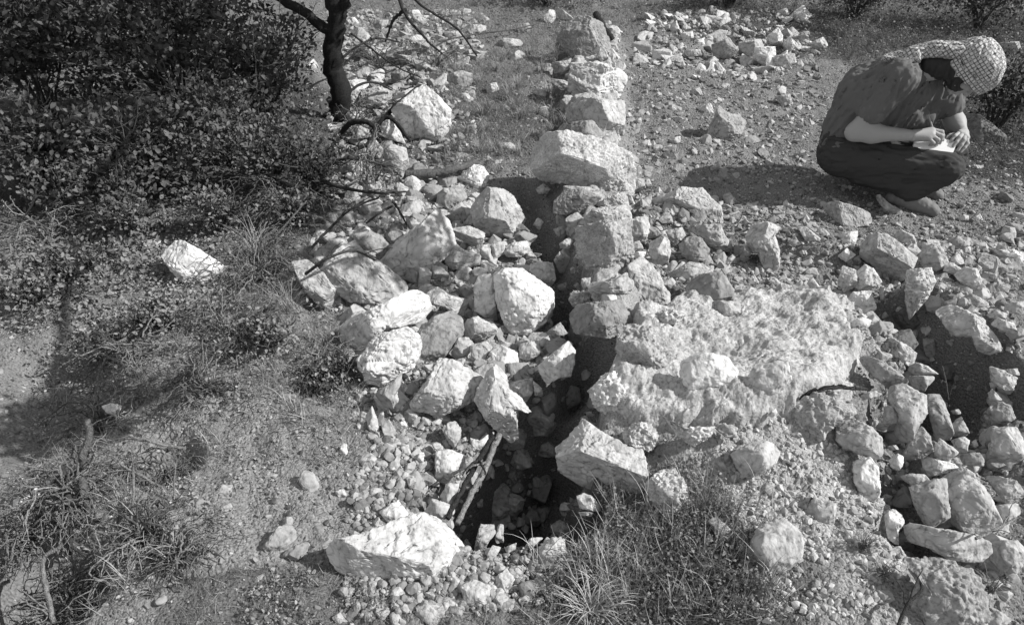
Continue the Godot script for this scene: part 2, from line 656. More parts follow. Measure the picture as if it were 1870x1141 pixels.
func shrub(called: String, label: String, x: float, z: float, rx: float, rz: float, h: float, n: int, lo: float, hi: float, tone: float, s: int) -> void:
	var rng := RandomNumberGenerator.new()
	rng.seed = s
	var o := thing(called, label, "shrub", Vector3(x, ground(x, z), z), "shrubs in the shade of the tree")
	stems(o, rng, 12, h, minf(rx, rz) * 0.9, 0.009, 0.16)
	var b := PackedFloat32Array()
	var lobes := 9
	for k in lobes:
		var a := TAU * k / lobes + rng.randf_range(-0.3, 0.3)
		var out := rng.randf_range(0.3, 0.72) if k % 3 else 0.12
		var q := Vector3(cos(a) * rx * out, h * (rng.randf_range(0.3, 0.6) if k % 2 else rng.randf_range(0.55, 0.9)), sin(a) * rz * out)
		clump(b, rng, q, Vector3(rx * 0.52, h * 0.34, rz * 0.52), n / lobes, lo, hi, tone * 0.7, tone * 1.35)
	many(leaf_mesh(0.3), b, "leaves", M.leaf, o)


func tree_and_shrubs() -> void:
	small_tree(Vector3(-1.104, ground(-1.104, -4.703), -4.703))
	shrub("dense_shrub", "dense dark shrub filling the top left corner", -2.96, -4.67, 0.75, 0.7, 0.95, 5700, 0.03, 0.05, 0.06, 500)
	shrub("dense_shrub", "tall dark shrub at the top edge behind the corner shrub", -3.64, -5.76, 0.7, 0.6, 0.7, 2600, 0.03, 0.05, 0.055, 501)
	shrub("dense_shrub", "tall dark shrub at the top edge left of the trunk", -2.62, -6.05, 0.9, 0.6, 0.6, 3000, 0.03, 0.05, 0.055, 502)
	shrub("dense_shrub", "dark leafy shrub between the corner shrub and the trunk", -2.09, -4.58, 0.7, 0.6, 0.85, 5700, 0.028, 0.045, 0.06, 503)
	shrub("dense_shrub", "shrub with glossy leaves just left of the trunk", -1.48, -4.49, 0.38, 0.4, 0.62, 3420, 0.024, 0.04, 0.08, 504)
	shrub("low_shrub", "low shrub with catching light in front of the dark shrubs' middle", -1.84, -3.64, 0.45, 0.3, 0.42, 3060, 0.024, 0.04, 0.09, 505)
	shrub("low_shrub", "low shrub at the left edge below the corner shrub", -2.40, -3.60, 0.45, 0.3, 0.42, 2520, 0.026, 0.042, 0.07, 506)
	shrub("low_shrub", "small twiggy shrub in front of the tree trunk", -1.25, -3.60, 0.35, 0.25, 0.36, 2160, 0.018, 0.03, 0.1, 507)
	shrub("low_shrub", "straggling low plant above the bright oblong stone", -1.78, -3.13, 0.35, 0.15, 0.16, 900, 0.018, 0.028, 0.13, 508)
	shrub("low_shrub", "creeping leafy plant left of the bright oblong stone", -1.90, -2.79, 0.42, 0.22, 0.13, 1500, 0.016, 0.028, 0.15, 509)
	shrub("low_shrub", "leafy creeper right above the bright oblong stone", -1.36, -3.13, 0.3, 0.14, 0.2, 800, 0.016, 0.026, 0.14, 510)
	shrub("low_shrub", "low shrub between the dark shrubs and the trunk's foot", -1.59, -3.95, 0.4, 0.3, 0.45, 1600, 0.022, 0.036, 0.08, 511)
	shrub("low_shrub", "sprawling low shrub below the corner shrub's right side", -1.98, -3.36, 0.42, 0.25, 0.3, 1500, 0.02, 0.034, 0.1, 512)
	shrub("low_shrub", "pale leaved low plant right of the small twiggy shrub", -1.02, -3.19, 0.22, 0.16, 0.18, 600, 0.016, 0.026, 0.13, 513)
	shrub("low_shrub", "dark low bush behind the crouching person's knees", 2.99, -4.49, 0.3, 0.3, 0.4, 1200, 0.02, 0.035, 0.045, 514)
	shrub("low_shrub", "dark low bush at the top right corner", 4.11, -6.87, 0.6, 0.4, 0.4, 1500, 0.025, 0.04, 0.07, 515)
	shrub("low_shrub", "dark scrub bush left of the person's head at the top edge", 3.15, -7.25, 0.6, 0.35, 0.35, 1400, 0.025, 0.04, 0.07, 516)
	shrub("low_shrub", "sparse low bush at the top edge behind the far heap", 2.08, -7.62, 0.7, 0.3, 0.3, 1200, 0.025, 0.04, 0.08, 517)
	shrub("low_shrub", "dry low bush at the top edge above the mound", 0.35, -7.71, 0.6, 0.3, 0.25, 900, 0.025, 0.04, 0.09, 518)
	shrub("low_shrub", "leafy creeper at the left edge below the bare twigs", -1.93, -2.54, 0.34, 0.16, 0.14, 900, 0.012, 0.026, 0.17, 519)
	shrub("low_shrub", "thin leafy creeper under the long curved twig's upper end", -1.36, -2.39, 0.3, 0.14, 0.1, 700, 0.012, 0.024, 0.17, 520)
	shrub("low_shrub", "creeper spilling over the soil left of the dark shade patch", -1.54, -2.25, 0.28, 0.12, 0.1, 600, 0.012, 0.024, 0.15, 521)
	shrub("low_shrub", "dusty low plant below the drooping dead bush", -0.90, -2.25, 0.26, 0.14, 0.12, 600, 0.01, 0.02, 0.18, 522)
	shrub("low_shrub", "dusty low plant along the outcrop's grassy foot", -0.66, -2.09, 0.2, 0.12, 0.1, 500, 0.01, 0.02, 0.18, 523)
	shrub("low_shrub", "shaded shrub leaning over the outcrop", -0.98, -3.48, 0.2, 0.15, 0.3, 600, 0.02, 0.032, 0.06, 524)


func small_tree(base: Vector3) -> void:
	var o := thing("small_tree", "small tree with a dark forked trunk at the shrubs' right side", "tree", base)
	var pos := PackedVector3Array()
	var idx := PackedInt32Array()
	var col := PackedColorArray()
	tube(pos, idx, col, smooth_line(PackedVector3Array([Vector3(-0.03, -0.08, 0.02), Vector3(0.02, 0.14, 0), Vector3(-0.01, 0.4, -0.03), Vector3(0.05, 0.66, -0.03), Vector3(0.02, 0.95, -0.05), Vector3(0.06, 1.35, 0.0)]), 8, 0.006, 3), 0.066, 0.045, 16, 0.05, 0.4)
	put(made(pos, idx, col), "trunk", M.bark, o)
	var rng := RandomNumberGenerator.new()
	rng.seed = 77
	var limbs := [
		[Vector3(0.05, 0.66, -0.03), Vector3(0.12, 0.76, -0.05), Vector3(0.17, 0.92, -0.05), Vector3(0.5, 1.2, 0.2), 0.045],
		[Vector3(0.05, 1.05, 0), Vector3(0.7, 1.3, 0.4), Vector3(1.6, 1.45, 1.2), Vector3(2.9, 1.6, 2.1), 0.035],  # long unseen limb, run out to the clumps that dapple the outcrop
		[Vector3(0.03, 0.55, -0.03), Vector3(-0.2, 0.75, 0.05), Vector3(-0.5, 1.05, 0.3), Vector3(-0.6, 1.5, 0.5), 0.035],
		[Vector3(0.05, 1.15, 0), Vector3(0.3, 1.35, -0.5), Vector3(0.5, 1.5, -1.2), Vector3(0.6, 1.7, -1.9), 0.035],
		[Vector3(0.05, 1.2, 0), Vector3(0.4, 1.5, 0.8), Vector3(0.95, 1.62, 1.9), Vector3(1.62, 1.66, 2.95), 0.03],  # unseen limb added to carry the shade clump over the left soil
		[Vector3(0.05, 1.25, 0), Vector3(0.3, 1.5, 0.3), Vector3(0.5, 1.7, 0.9), Vector3(0.6, 1.75, 1.3), 0.03]]
	for l in limbs:
		pos = PackedVector3Array()
		idx = PackedInt32Array()
		col = PackedColorArray()
		tube(pos, idx, col, smooth_line(PackedVector3Array([l[0], l[1], l[2], l[3]]), 7, 0.01, rng.randi()), l[4], 0.012, 9, 0.06, 0.3)
		put(made(pos, idx, col), "limb", M.bark, o)
	var b := PackedFloat32Array()
	for c in [
		[Vector3(0.55, 1.35, 0.1), Vector3(0.65, 0.28, 0.6), 2200], [Vector3(0.2, 1.7, 0.5), Vector3(0.75, 0.3, 0.7), 1900],
		[Vector3(0.4, 1.5, -1.1), Vector3(0.7, 0.3, 0.8), 2300], [Vector3(0.4, 1.75, -2.2), Vector3(0.9, 0.35, 0.9), 1500],
		[Vector3(0.6, 1.75, 1.0), Vector3(0.6, 0.2, 0.4), 900], [Vector3(2.3, 1.55, 2.0), Vector3(0.4, 0.1, 0.16), 640], [Vector3(2.75, 1.6, 2.1), Vector3(0.3, 0.12, 0.12), 330], [Vector3(2.0, 1.5, 1.6), Vector3(0.4, 0.1, 0.2), 420],  # unseen outer clumps, placed so their shade dapples the outcrop stones
		[Vector3(1.62, 1.66, 2.95), Vector3(0.26, 0.1, 0.17), 700]]:  # clump added out of view to throw the shade patch far left
		clump(b, rng, c[0], c[1], c[2], 0.03, 0.05, 0.05, 0.1)
	many(leaf_mesh(0.34), b, "crown", M.leaf, o)


func twig_tangle(called: String, label: String, x: float, z: float, n: int, reach: float, h: float, s: int) -> void:
	# bare crooked twigs that spring from one foot, arch over and droop to the soil
	var rng := RandomNumberGenerator.new()
	rng.seed = s
	var o := thing(called, label, "dead shrub", Vector3(x, ground(x, z), z), "bare twig tangles in the lower left")
	for k in n:
		var a := rng.randf() * TAU
		var out := Vector3(cos(a), 0, sin(a))
		var l := reach * rng.randf_range(0.5, 1.0)
		var hh := h * rng.randf_range(0.3, 1.0)
		var p := PackedVector3Array([Vector3(rng.randfn(), 0, rng.randfn()) * 0.03 - Vector3(0, 0.02, 0)])
		for i in 5:
			var u := (i + 1) / 5.0
			p.append(out * l * u + Vector3(rng.randfn() * 0.022, hh * sin(u * PI * 0.85) + rng.randfn() * 0.012, rng.randfn() * 0.022))
		var line := smooth_line(p, 5, 0.0025, rng.randi())
		var pos := PackedVector3Array()
		var idx := PackedInt32Array()
		var col := PackedColorArray()
		var t := rng.randf_range(0.14, 0.5)
		var r := rng.randf_range(0.0018, 0.0045)
		tube(pos, idx, col, line, r, r * 0.4, 5, t, 0.2)
		for j in 4:
			var i := rng.randi_range(6, line.size() - 2)
			var d := (out + Vector3(rng.randfn(), rng.randf_range(-0.9, 0.5), rng.randfn()) * 0.9).normalized() * rng.randf_range(0.03, 0.1)
			tube(pos, idx, col, smooth_line(PackedVector3Array([line[i], line[i] + d * 0.5 + Vector3(0, 0.008, 0), line[i] + d]), 3, 0.003, rng.randi()), r * 0.6, r * 0.3, 4, t)
		put(made(pos, idx, col), "twig", M.bark, o)


func wall_core(called: String, label: String, category: String, cm: Array, lift: float, cell: float, tone: float, s: int) -> void:
	# what stands of a wall of rubble set in mortar: a lump with broken edges, pits and knobs
	var poly := area_of(cm)
	var lo := poly[0]
	var hi := poly[0]
	for p in poly:
		lo = lo.min(p)
		hi = hi.max(p)
	lo -= Vector2.ONE * 0.06
	hi += Vector2.ONE * 0.06
	var nx := int((hi.x - lo.x) / cell) + 1
	var nz := int((hi.y - lo.y) / cell) + 1
	var pos := PackedVector3Array()
	var col := PackedColorArray()
	var keep := PackedByteArray()
	for j in nz:
		for i in nx:
			var q := lo + Vector2(i, j) * cell
			var d := 1e9
			for k in poly.size():
				d = minf(d, q.distance_to(Geometry2D.get_closest_point_to_segment(q, poly[k], poly[(k + 1) % poly.size()])))
			if not Geometry2D.is_point_in_polygon(q, poly):
				d = -d
			d += 0.035 * noise_b.get_noise_2d(q.x * 1.3 + s, q.y * 1.3)
			keep.append(1 if d > -0.03 else 0)
			var n1 := noise_r.get_noise_2d(q.x * 9.0 + s, q.y * 9.0)
			var n2 := noise_r.get_noise_2d(q.x * 24.0, q.y * 24.0 + s)
			var n3 := noise_r.get_noise_2d(q.x * 70.0 + s, q.y * 70.0)
			var up := smoothstep(-0.02, 0.06, d)
			var y := bed(q.x, q.y) + (lift + 0.035 * noise_r.get_noise_2d(q.x * 3.0 + s, q.y * 3.0) + 0.016 * n1 + 0.009 * n2) * up + 0.0026 * n3 + 0.0016 * noise_r.get_noise_2d(q.x * 150.0, q.y * 150.0) - 0.04 * maxf(0.0, n2 - 0.34) * up - (1.0 - up) * 0.06
			var side := Vector2(n3, n2) * 0.002
			pos.append(Vector3(q.x + side.x, y, q.y + side.y))
			var t := tone * (1.0 + 0.35 * noise_r.get_noise_2d(q.x * 8.0 + 70.0, q.y * 8.0) + 0.35 * noise_r.get_noise_2d(q.x * 27.0 + 50.0, q.y * 27.0) + 0.2 * noise_r.get_noise_2d(q.x * 75.0, q.y * 75.0 + 90.0))
			col.append(Color(t, t, t))
	var idx := PackedInt32Array()
	for j in nz - 1:
		for i in nx - 1:
			var a := j * nx + i
			if keep[a] + keep[a + 1] + keep[a + nx] + keep[a + nx + 1] < 4:
				continue
			idx.append_array(PackedInt32Array([a, a + 1, a + nx, a + 1, a + nx + 1, a + nx]))
	var o := put(made(pos, idx, col), called, M.mortar)
	tag(o, label, category)


func chunk_mesh(s: int) -> ArrayMesh:
	# a broken lump of limestone with sharp faces
	var rng := RandomNumberGenerator.new()
	rng.seed = s
	var cuts := []
	for k in 10:
		cuts.append([Vector3(rng.randfn(), rng.randfn() * 0.8, rng.randfn()).normalized(), rng.randf_range(0.42, 0.66)])
	var stretch := Vector3(1.0, rng.randf_range(0.5, 0.8), rng.randf_range(0.6, 0.95)) * 1.3
	var sphere := ball(3)
	var pos := PackedVector3Array()
	for d: Vector3 in sphere[0]:
		var p := d
		for c: Array in cuts:
			var over := p.dot(c[0]) - float(c[1])
			if over > 0.0:
				p -= c[0] * over
		pos.append(p * stretch + d * 0.05 * noise_r.get_noise_3dv(d * 4.0 + Vector3.ONE * s * 7.0))
	return made(pos, sphere[1])


func tuft(called: String, label: String, group: String, x: float, z: float, n: int, h: float, lean: float, t0: float, t1: float, w: float, s: int, lift := 0.0) -> void:
	# a tuft of grass: every blade springs from the middle and bends over
	var rng := RandomNumberGenerator.new()
	rng.seed = s
	var pos := PackedVector3Array()
	var idx := PackedInt32Array()
	var col := PackedColorArray()
	for k in n:
		var a := rng.randf() * TAU
		var foot := Vector3(rng.randfn(), 0, rng.randfn()) * h * 0.08
		var l := h * rng.randf_range(0.5, 1.1)
		var bend := rng.randf_range(0.3, 1.0) * lean
		var start := rng.randf_range(0.0, 0.35) * lean
		var dir := Vector3(cos(a), 0, sin(a))
		var side := Vector3(-sin(a), 0, cos(a))
		var base := pos.size()
		var t := rng.randf_range(t0, t1)
		var p := foot + Vector3(0, -0.01, 0)
		var segs := 7
		for i in segs + 1:
			var u := float(i) / segs
			var ang := start + bend * u * u * 1.6
			if i > 0:
				p += (dir * sin(ang) + Vector3(0, cos(ang), 0)) * l / segs
			var ww := w * (1.0 - u * u * 0.9) * 0.5
			pos.append(p - side * ww)
			pos.append(p + side * ww)
			col.append(Color(t, t, t))
			col.append(Color(t, t, t))
		for i in segs:
			var q := base + i * 2
			idx.append_array(PackedInt32Array([q, q + 2, q + 1, q + 1, q + 2, q + 3]))
	var o := put(made(pos, idx, col), called, M.blade)
	o.position = Vector3(x, ground(x, z) + lift, z)
	tag(o, label, "grass tuft", group)


func field(called: String, label: String, category: String, mesh: Mesh, cm: Array, n: int, lo: float, hi: float, tilt: float, t0: float, t1: float, m: Material, s: int, lift := 0.0, patchy := -0.1) -> void:
	# many small blades, leaves or pebbles on the ground inside an outline: nobody could count them
	var rng := RandomNumberGenerator.new()
	rng.seed = s
	var poly := area_of(cm)
	var b := PackedFloat32Array()
	for k in n:
		var q := inside(poly, rng)
		if noise_b.get_noise_2d(q.x * 0.7 + s, q.y * 0.7) < patchy:
			continue
		var size := lo * pow(hi / lo, pow(rng.randf(), 2.6))
		var basis := Basis(Vector3.UP, rng.randf() * TAU) * Basis(Vector3.RIGHT, rng.randf_range(-tilt, tilt)) * Basis(Vector3.BACK, rng.randf_range(-tilt, tilt))
		push(b, basis.scaled(Vector3.ONE * size), Vector3(q.x, ground(q.x, q.y) + lift * rng.randf(), q.y), rng.randf_range(t0, t1))
	var o := many(mesh, b, called, m)
	tag(o, label, category, "", "stuff")


func pebble_mesh(s: int) -> ArrayMesh:
	# a broken bit of stone with flat faces
	var rng := RandomNumberGenerator.new()
	rng.seed = s
	var sphere := ball(1)
	var cuts := []
	for k in 9:
		cuts.append(Vector3(rng.randfn(), rng.randfn() * 0.8, rng.randfn()).normalized())
	var stretch := Vector3(1.0, rng.randf_range(0.45, 0.7), rng.randf_range(0.55, 0.9))
	var round_pos := PackedVector3Array()
	for d: Vector3 in sphere[0]:
		var p := d
		for c: Vector3 in cuts:
			var over := p.dot(c) - 0.5
			if over > 0.0:
				p -= c * over
		round_pos.append(p * stretch * 1.25)
	var pos := PackedVector3Array()
	var idx := PackedInt32Array()
	for k: int in sphere[1]:
		idx.append(pos.size())
		pos.append(round_pos[k])
	return made(pos, idx)


# ------------------------------------------------------------------ the person

func V(x: float, y: float, z: float) -> Vector3:
	return Vector3(x, y, z)


func flesh(pos: PackedVector3Array, idx: PackedInt32Array, col: PackedColorArray, bones: Array, cell: float, k: float, tone: float, folds := 0.0, cut = null, grain := Vector3(0, 1, 0)) -> void:
	# tapered capsules [a, b, radius a, radius b] joined smoothly and meshed as surface nets; cut = [point, normal] keeps what lies on the normal's side
	var lo := Vector3.ONE * 1e9
	var hi := -lo
	for b in bones:
		var r: float = maxf(b[2], b[3]) + k + cell * 3.0
		lo = lo.min(b[0] - Vector3.ONE * r).min(b[1] - Vector3.ONE * r)
		hi = hi.max(b[0] + Vector3.ONE * r).max(b[1] + Vector3.ONE * r)
	var nx := int((hi.x - lo.x) / cell) + 2
	var ny := int((hi.y - lo.y) / cell) + 2
	var nz := int((hi.z - lo.z) / cell) + 2
	var f := PackedFloat32Array()
	f.resize(nx * ny * nz)
	f.fill(0.25)
	for b in bones:
		var a: Vector3 = b[0]
		var ab: Vector3 = b[1] - a
		var ll := maxf(ab.length_squared(), 1e-9)
		var ra: float = b[2]
		var rd: float = b[3] - ra
		var r := maxf(b[2], b[3]) + k + cell * 2.0
		var l: Vector3 = (a.min(b[1]) - Vector3.ONE * r - lo) / cell
		var h: Vector3 = (a.max(b[1]) + Vector3.ONE * r - lo) / cell
		for z in range(maxi(0, int(l.z)), mini(nz, int(h.z) + 1)):
			for y in range(maxi(0, int(l.y)), mini(ny, int(h.y) + 1)):
				var at := (z * ny + y) * nx
				for x in range(maxi(0, int(l.x)), mini(nx, int(h.x) + 1)):
					var p := lo + Vector3(x, y, z) * cell - a
					var t := clampf(p.dot(ab) / ll, 0.0, 1.0)
					var d := (p - ab * t).length() - ra - rd * t
					var e := f[at + x]
					var s := maxf(k - absf(d - e), 0.0) / k
					f[at + x] = minf(d, e) - s * s * k * 0.25
	if folds > 0.0 or cut != null:
		for z in nz:
			for y in ny:
				var at := (z * ny + y) * nx
				for x in nx:
					var v := f[at + x]
					if v > 0.06:
						continue
					var p := lo + Vector3(x, y, z) * cell
					if folds > 0.0:
						var along_fold := grain.dot(p)
						var cross_fold := p - grain * along_fold
						v += folds * (absf(noise_a.get_noise_3dv(cross_fold * 14.0 + grain * along_fold * 2.6)) * 2.2 - 0.5 + 0.35 * noise_a.get_noise_3dv(cross_fold * 34.0 + grain * along_fold * 9.0))
					if cut != null:
						v = maxf(v, -(p - cut[0]).dot(cut[1]) + 0.004 * noise_r.get_noise_3dv(p * 60.0))
					f[at + x] = v
	var own := PackedInt32Array()
	own.resize(nx * ny * nz)
	own.fill(-1)
	var corner := [0, 1, nx, nx + 1, nx * ny, nx * ny + 1, nx * ny + nx, nx * ny + nx + 1]
	var edges := [[0, 1], [2, 3], [4, 5], [6, 7], [0, 2], [1, 3], [4, 6], [5, 7], [0, 4], [1, 5], [2, 6], [3, 7]]
	var shift := [Vector3(0, 0, 0), Vector3(1, 0, 0), Vector3(0, 1, 0), Vector3(1, 1, 0), Vector3(0, 0, 1), Vector3(1, 0, 1), Vector3(0, 1, 1), Vector3(1, 1, 1)]
	for z in nz - 1:
		for y in ny - 1:
			var row := (z * ny + y) * nx
			for x in nx - 1:
				var at := row + x
				var some := f[at] < 0.0
				var mixed := false
				for c in 7:
					if (f[at + corner[c + 1]] < 0.0) != some:
						mixed = true
						break
				if not mixed:
					continue
				var sum := Vector3.ZERO
				var n := 0
				for e in edges:
					var va: float = f[at + corner[e[0]]]
					var vb: float = f[at + corner[e[1]]]
					if (va < 0.0) != (vb < 0.0):
						sum += shift[e[0]].lerp(shift[e[1]], va / (va - vb))
						n += 1
				own[at] = pos.size()
				pos.append(lo + (Vector3(x, y, z) + sum / n) * cell)
				col.append(Color(tone, tone, tone))
	var step := [1, nx, nx * ny]
	for z in range(1, nz - 1):
		for y in range(1, ny - 1):
			for x in range(1, nx - 1):
				var at := (z * ny + y) * nx + x
				var here := f[at] < 0.0
				for ax in 3:
					if (f[at + step[ax]] < 0.0) == here:
						continue
					var u: int = step[(ax + 1) % 3]
					var w: int = step[(ax + 2) % 3]
					var a := own[at]
					var b := own[at - u]
					var c := own[at - u - w]
					var d := own[at - w]
					if here:
						idx.append_array(PackedInt32Array([a, c, b, a, d, c]))
					else:
						idx.append_array(PackedInt32Array([a, b, c, a, c, d]))


func dressed(called: String, parent: Node3D, m: Material, bones: Array, cell: float, k: float, tone: float, folds := 0.0, cut = null, grain := Vector3(0, 1, 0)) -> MeshInstance3D:
	var pos := PackedVector3Array()
	var idx := PackedInt32Array()
	var col := PackedColorArray()
	flesh(pos, idx, col, bones, cell, k, tone, folds, cut, grain)
	return put(made(pos, idx, col), called, m, parent)


func finger(out: Array, a: Vector3, b: Vector3, c: Vector3, r: float) -> void:
	var m := b.lerp(c, 0.5) + (b - a.lerp(c, 0.5)) * 0.12
	out.append([a, b, r * 1.08, r])
	out.append([b, m, r, r * 0.93])
	out.append([m, c, r * 0.93, r * 0.8])


func person() -> void:
	var root := thing("person", "crouching person in dark shirt and trousers with patterned headscarf, writing in a notebook", "person", Vector3(2.023, 0.0, -3.533))
	root.rotation_degrees.y = -29.8
	root.position.y = ground(root.position.x, root.position.z)
	var skin := StandardMaterial3D.new()
	skin.vertex_color_use_as_albedo = true
	skin.roughness = 0.6
	skin.metallic_specular = 0.4
	var cloth_n := noise_tex(fbm(0.2, 3, 61), 0.8, 0.95, 1.0, 0.5, 512)
	var cloth := surface(cloth_n, 9.0, cloth_n, 0.06, 0.95)
	cloth.uv1_world_triplanar = false
	var leather := surface(cloth_n, 5.0, cloth_n, 0.1, 0.7)
	leather.uv1_world_triplanar = false

	# bodily frame: x is forward, z is the person's right (towards the viewer)
	var hip := 0.09
	var body := []
	for s in [-1.0, 1.0]:
		body.append([V(-0.33, 0.235, 0.07 * s), V(-0.345, 0.36, 0.06 * s), 0.09, 0.075])
		body.append([V(-0.345, 0.36, 0.06 * s), V(-0.315, 0.52, 0.07 * s), 0.075, 0.085])
		body.append([V(-0.315, 0.52, 0.07 * s), V(-0.20, 0.62, 0.085 * s), 0.085, 0.068])
		body.append([V(-0.32, 0.24, hip * s), V(0.14, 0.258, 0.105 * s), 0.078, 0.052])
		body.append([V(0.145, 0.255, 0.105 * s), V(0.02, 0.085, 0.1 * s), 0.055, 0.036])
		body.append([V(0.02, 0.085, 0.1 * s), V(0.12, 0.035, 0.1 * s), 0.036, 0.03])
	var r_sh := V(-0.165, 0.655, 0.155)
	var l_sh := V(0.0, 0.61, -0.165)
	var r_el := V(-0.295, 0.382, 0.205)
	var l_el := V(0.10, 0.395, -0.2)
	var r_wr := V(-0.04, 0.388, 0.125)
	var l_wr := V(0.165, 0.368, -0.085)
	body.append([V(-0.2, 0.64, 0.0), V(-0.09, 0.675, 0.0), 0.08, 0.062])
	body.append([V(-0.2, 0.63, 0.09), r_sh, 0.07, 0.056])
	body.append([V(-0.17, 0.61, -0.08), l_sh, 0.07, 0.056])
	body.append([r_sh, r_el, 0.05, 0.039])
	body.append([r_el, r_el.lerp(r_wr, 0.3), 0.037, 0.043])
	body.append([r_el.lerp(r_wr, 0.3), r_wr, 0.043, 0.026])
	body.append([l_sh, l_el, 0.05, 0.039])
	body.append([l_el, l_el.lerp(l_wr, 0.3), 0.037, 0.041])
	body.append([l_el.lerp(l_wr, 0.3), l_wr, 0.041, 0.026])
	body.append([V(-0.1, 0.672, 0), V(0.03, 0.685, 0), 0.056, 0.05])
	var pos := PackedVector3Array()
	var idx := PackedInt32Array()
	var col := PackedColorArray()
	var tone := 0.33
	flesh(pos, idx, col, body, 0.012, 0.035, tone)
	# head: crown up = c, face forwards = f
	var c := V(0.88, 0.475, 0).normalized()
	var f := V(0.475, -0.88, 0).normalized()
	var s := V(0, 0, 1)
	var o := V(0.10, 0.692, 0.0)
	var head := [
		[o + c * 0.028 - f * 0.028, o + c * 0.03 + f * 0.025, 0.076, 0.072],
		[o + f * 0.03, o - c * 0.055 + f * 0.05, 0.062, 0.042],
		[o - c * 0.06 + f * 0.05, o - c * 0.085 + f * 0.066, 0.036, 0.022],
		[o - c * 0.005 - f * 0.04, o - c * 0.09 - f * 0.05, 0.05, 0.05],
		[o + c * 0.012 + f * 0.084 - s * 0.03, o + c * 0.012 + f * 0.084 + s * 0.03, 0.014, 0.014],
		[o + f * 0.09, o - c * 0.036 + f * 0.108, 0.009, 0.013],
		[o - c * 0.037 + f * 0.098 - s * 0.011, o - c * 0.037 + f * 0.098 + s * 0.011, 0.009, 0.009],
		[o - c * 0.06 + f * 0.085 - s * 0.016, o - c * 0.06 + f * 0.085 + s * 0.016, 0.0085, 0.0085],
		[o - c * 0.072 + f * 0.083 - s * 0.013, o - c * 0.072 + f * 0.083 + s * 0.013, 0.009, 0.009]]
	for side in [-1.0, 1.0]:
		head.append([o - c * 0.016 + f * 0.06 + s * 0.048 * side, o - c * 0.03 + f * 0.05 + s * 0.052 * side, 0.022, 0.018])
		head.append([o - c * 0.05 - f * 0.005 + s * 0.05 * side, o - c * 0.065 + f * 0.04 + s * 0.035 * side, 0.02, 0.018])
		head.append([o + c * 0.012 - f * 0.022 + s * 0.079 * side, o - c * 0.025 - f * 0.012 + s * 0.074 * side, 0.012, 0.008])
		head.append([o + c * 0.012 - f * 0.022 + s * 0.079 * side, o - c * 0.002 - f * 0.032 + s * 0.081 * side, 0.01, 0.009])
	flesh(pos, idx, col, head, 0.004, 0.012, tone)
	# right hand, closed round the pen
	var hand := [[r_wr, V(0.03, 0.398, 0.105), 0.025, 0.02], [r_wr, V(0.025, 0.406, 0.08), 0.024, 0.018], [r_wr, V(0.022, 0.388, 0.118), 0.023, 0.016]]
	for q in [[V(0.03, 0.413, 0.07), 0.0115], [V(0.036, 0.408, 0.088), 0.012], [V(0.033, 0.399, 0.104), 0.0115], [V(0.026, 0.388, 0.119), 0.0105]]:
		hand.append([r_wr, q[0], 0.018, q[1]])
	flesh(pos, idx, col, hand, 0.004, 0.01, tone)
	for q in [
		[V(0.03, 0.413, 0.07), V(0.072, 0.407, 0.06), V(0.088, 0.368, 0.062), 0.0088],
		[V(0.036, 0.408, 0.088), V(0.075, 0.396, 0.083), V(0.079, 0.356, 0.077), 0.0092],
		[V(0.033, 0.399, 0.106), V(0.067, 0.381, 0.104), V(0.06, 0.350, 0.094), 0.0088],
		[V(0.026, 0.388, 0.122), V(0.052, 0.368, 0.121), V(0.04, 0.349, 0.109), 0.0078],
		[V(-0.012, 0.393, 0.085), V(0.03, 0.388, 0.052), V(0.073, 0.371, 0.051), 0.0098]]:
		var one := []
		finger(one, q[0], q[1], q[2], q[3])
		flesh(pos, idx, col, one, 0.003, 0.005, tone)
	# left hand, holding the far end of the notebook
	hand = [[l_wr, V(0.168, 0.378, -0.03), 0.024, 0.018], [l_wr, V(0.15, 0.384, -0.028), 0.023, 0.017], [l_wr, V(0.184, 0.368, -0.03), 0.022, 0.016]]
	flesh(pos, idx, col, hand, 0.004, 0.01, tone)
	for q in [
		[V(0.145, 0.386, -0.02), V(0.132, 0.385, 0.025), V(0.118, 0.348, 0.052), 0.0092],
		[V(0.16, 0.382, -0.018), V(0.153, 0.384, 0.032), V(0.138, 0.345, 0.064), 0.0094],
		[V(0.174, 0.375, -0.018), V(0.176, 0.375, 0.032), V(0.163, 0.332, 0.062), 0.009],
		[V(0.187, 0.366, -0.02), V(0.195, 0.36, 0.022), V(0.178, 0.322, 0.05), 0.008],
		[V(0.148, 0.372, -0.06), V(0.112, 0.364, -0.03), V(0.10, 0.349, 0.004), 0.0098]]:
		var one := []
		finger(one, q[0], q[1], q[2], q[3])
		flesh(pos, idx, col, one, 0.003, 0.005, tone)
	put(made(pos, idx, col), "body", skin, root)

	# shirt: trunk and short sleeves
	var shirt := []
	for q in [-1.0, 1.0]:
		shirt.append([V(-0.345, 0.27, 0.07 * q), V(-0.352, 0.37, 0.065 * q), 0.115, 0.098])
		shirt.append([V(-0.352, 0.37, 0.065 * q), V(-0.32, 0.52, 0.075 * q), 0.098, 0.108])
		shirt.append([V(-0.32, 0.52, 0.075 * q), V(-0.195, 0.625, 0.09 * q), 0.108, 0.085])
	shirt.append([V(-0.2, 0.63, 0.09), r_sh, 0.082, 0.07])
	shirt.append([V(-0.17, 0.61, -0.08), l_sh, 0.085, 0.075])
	shirt.append([r_sh, r_sh.lerp(r_el, 0.58), 0.074, 0.066])
	shirt.append([l_sh, l_sh.lerp(l_el, 0.7), 0.082, 0.066])
	shirt.append([V(-0.2, 0.63, 0.0), V(-0.12, 0.655, 0.0), 0.09, 0.075])
	shirt.append([V(-0.27, 0.42, 0.0), V(-0.12, 0.55, -0.06), 0.10, 0.105])
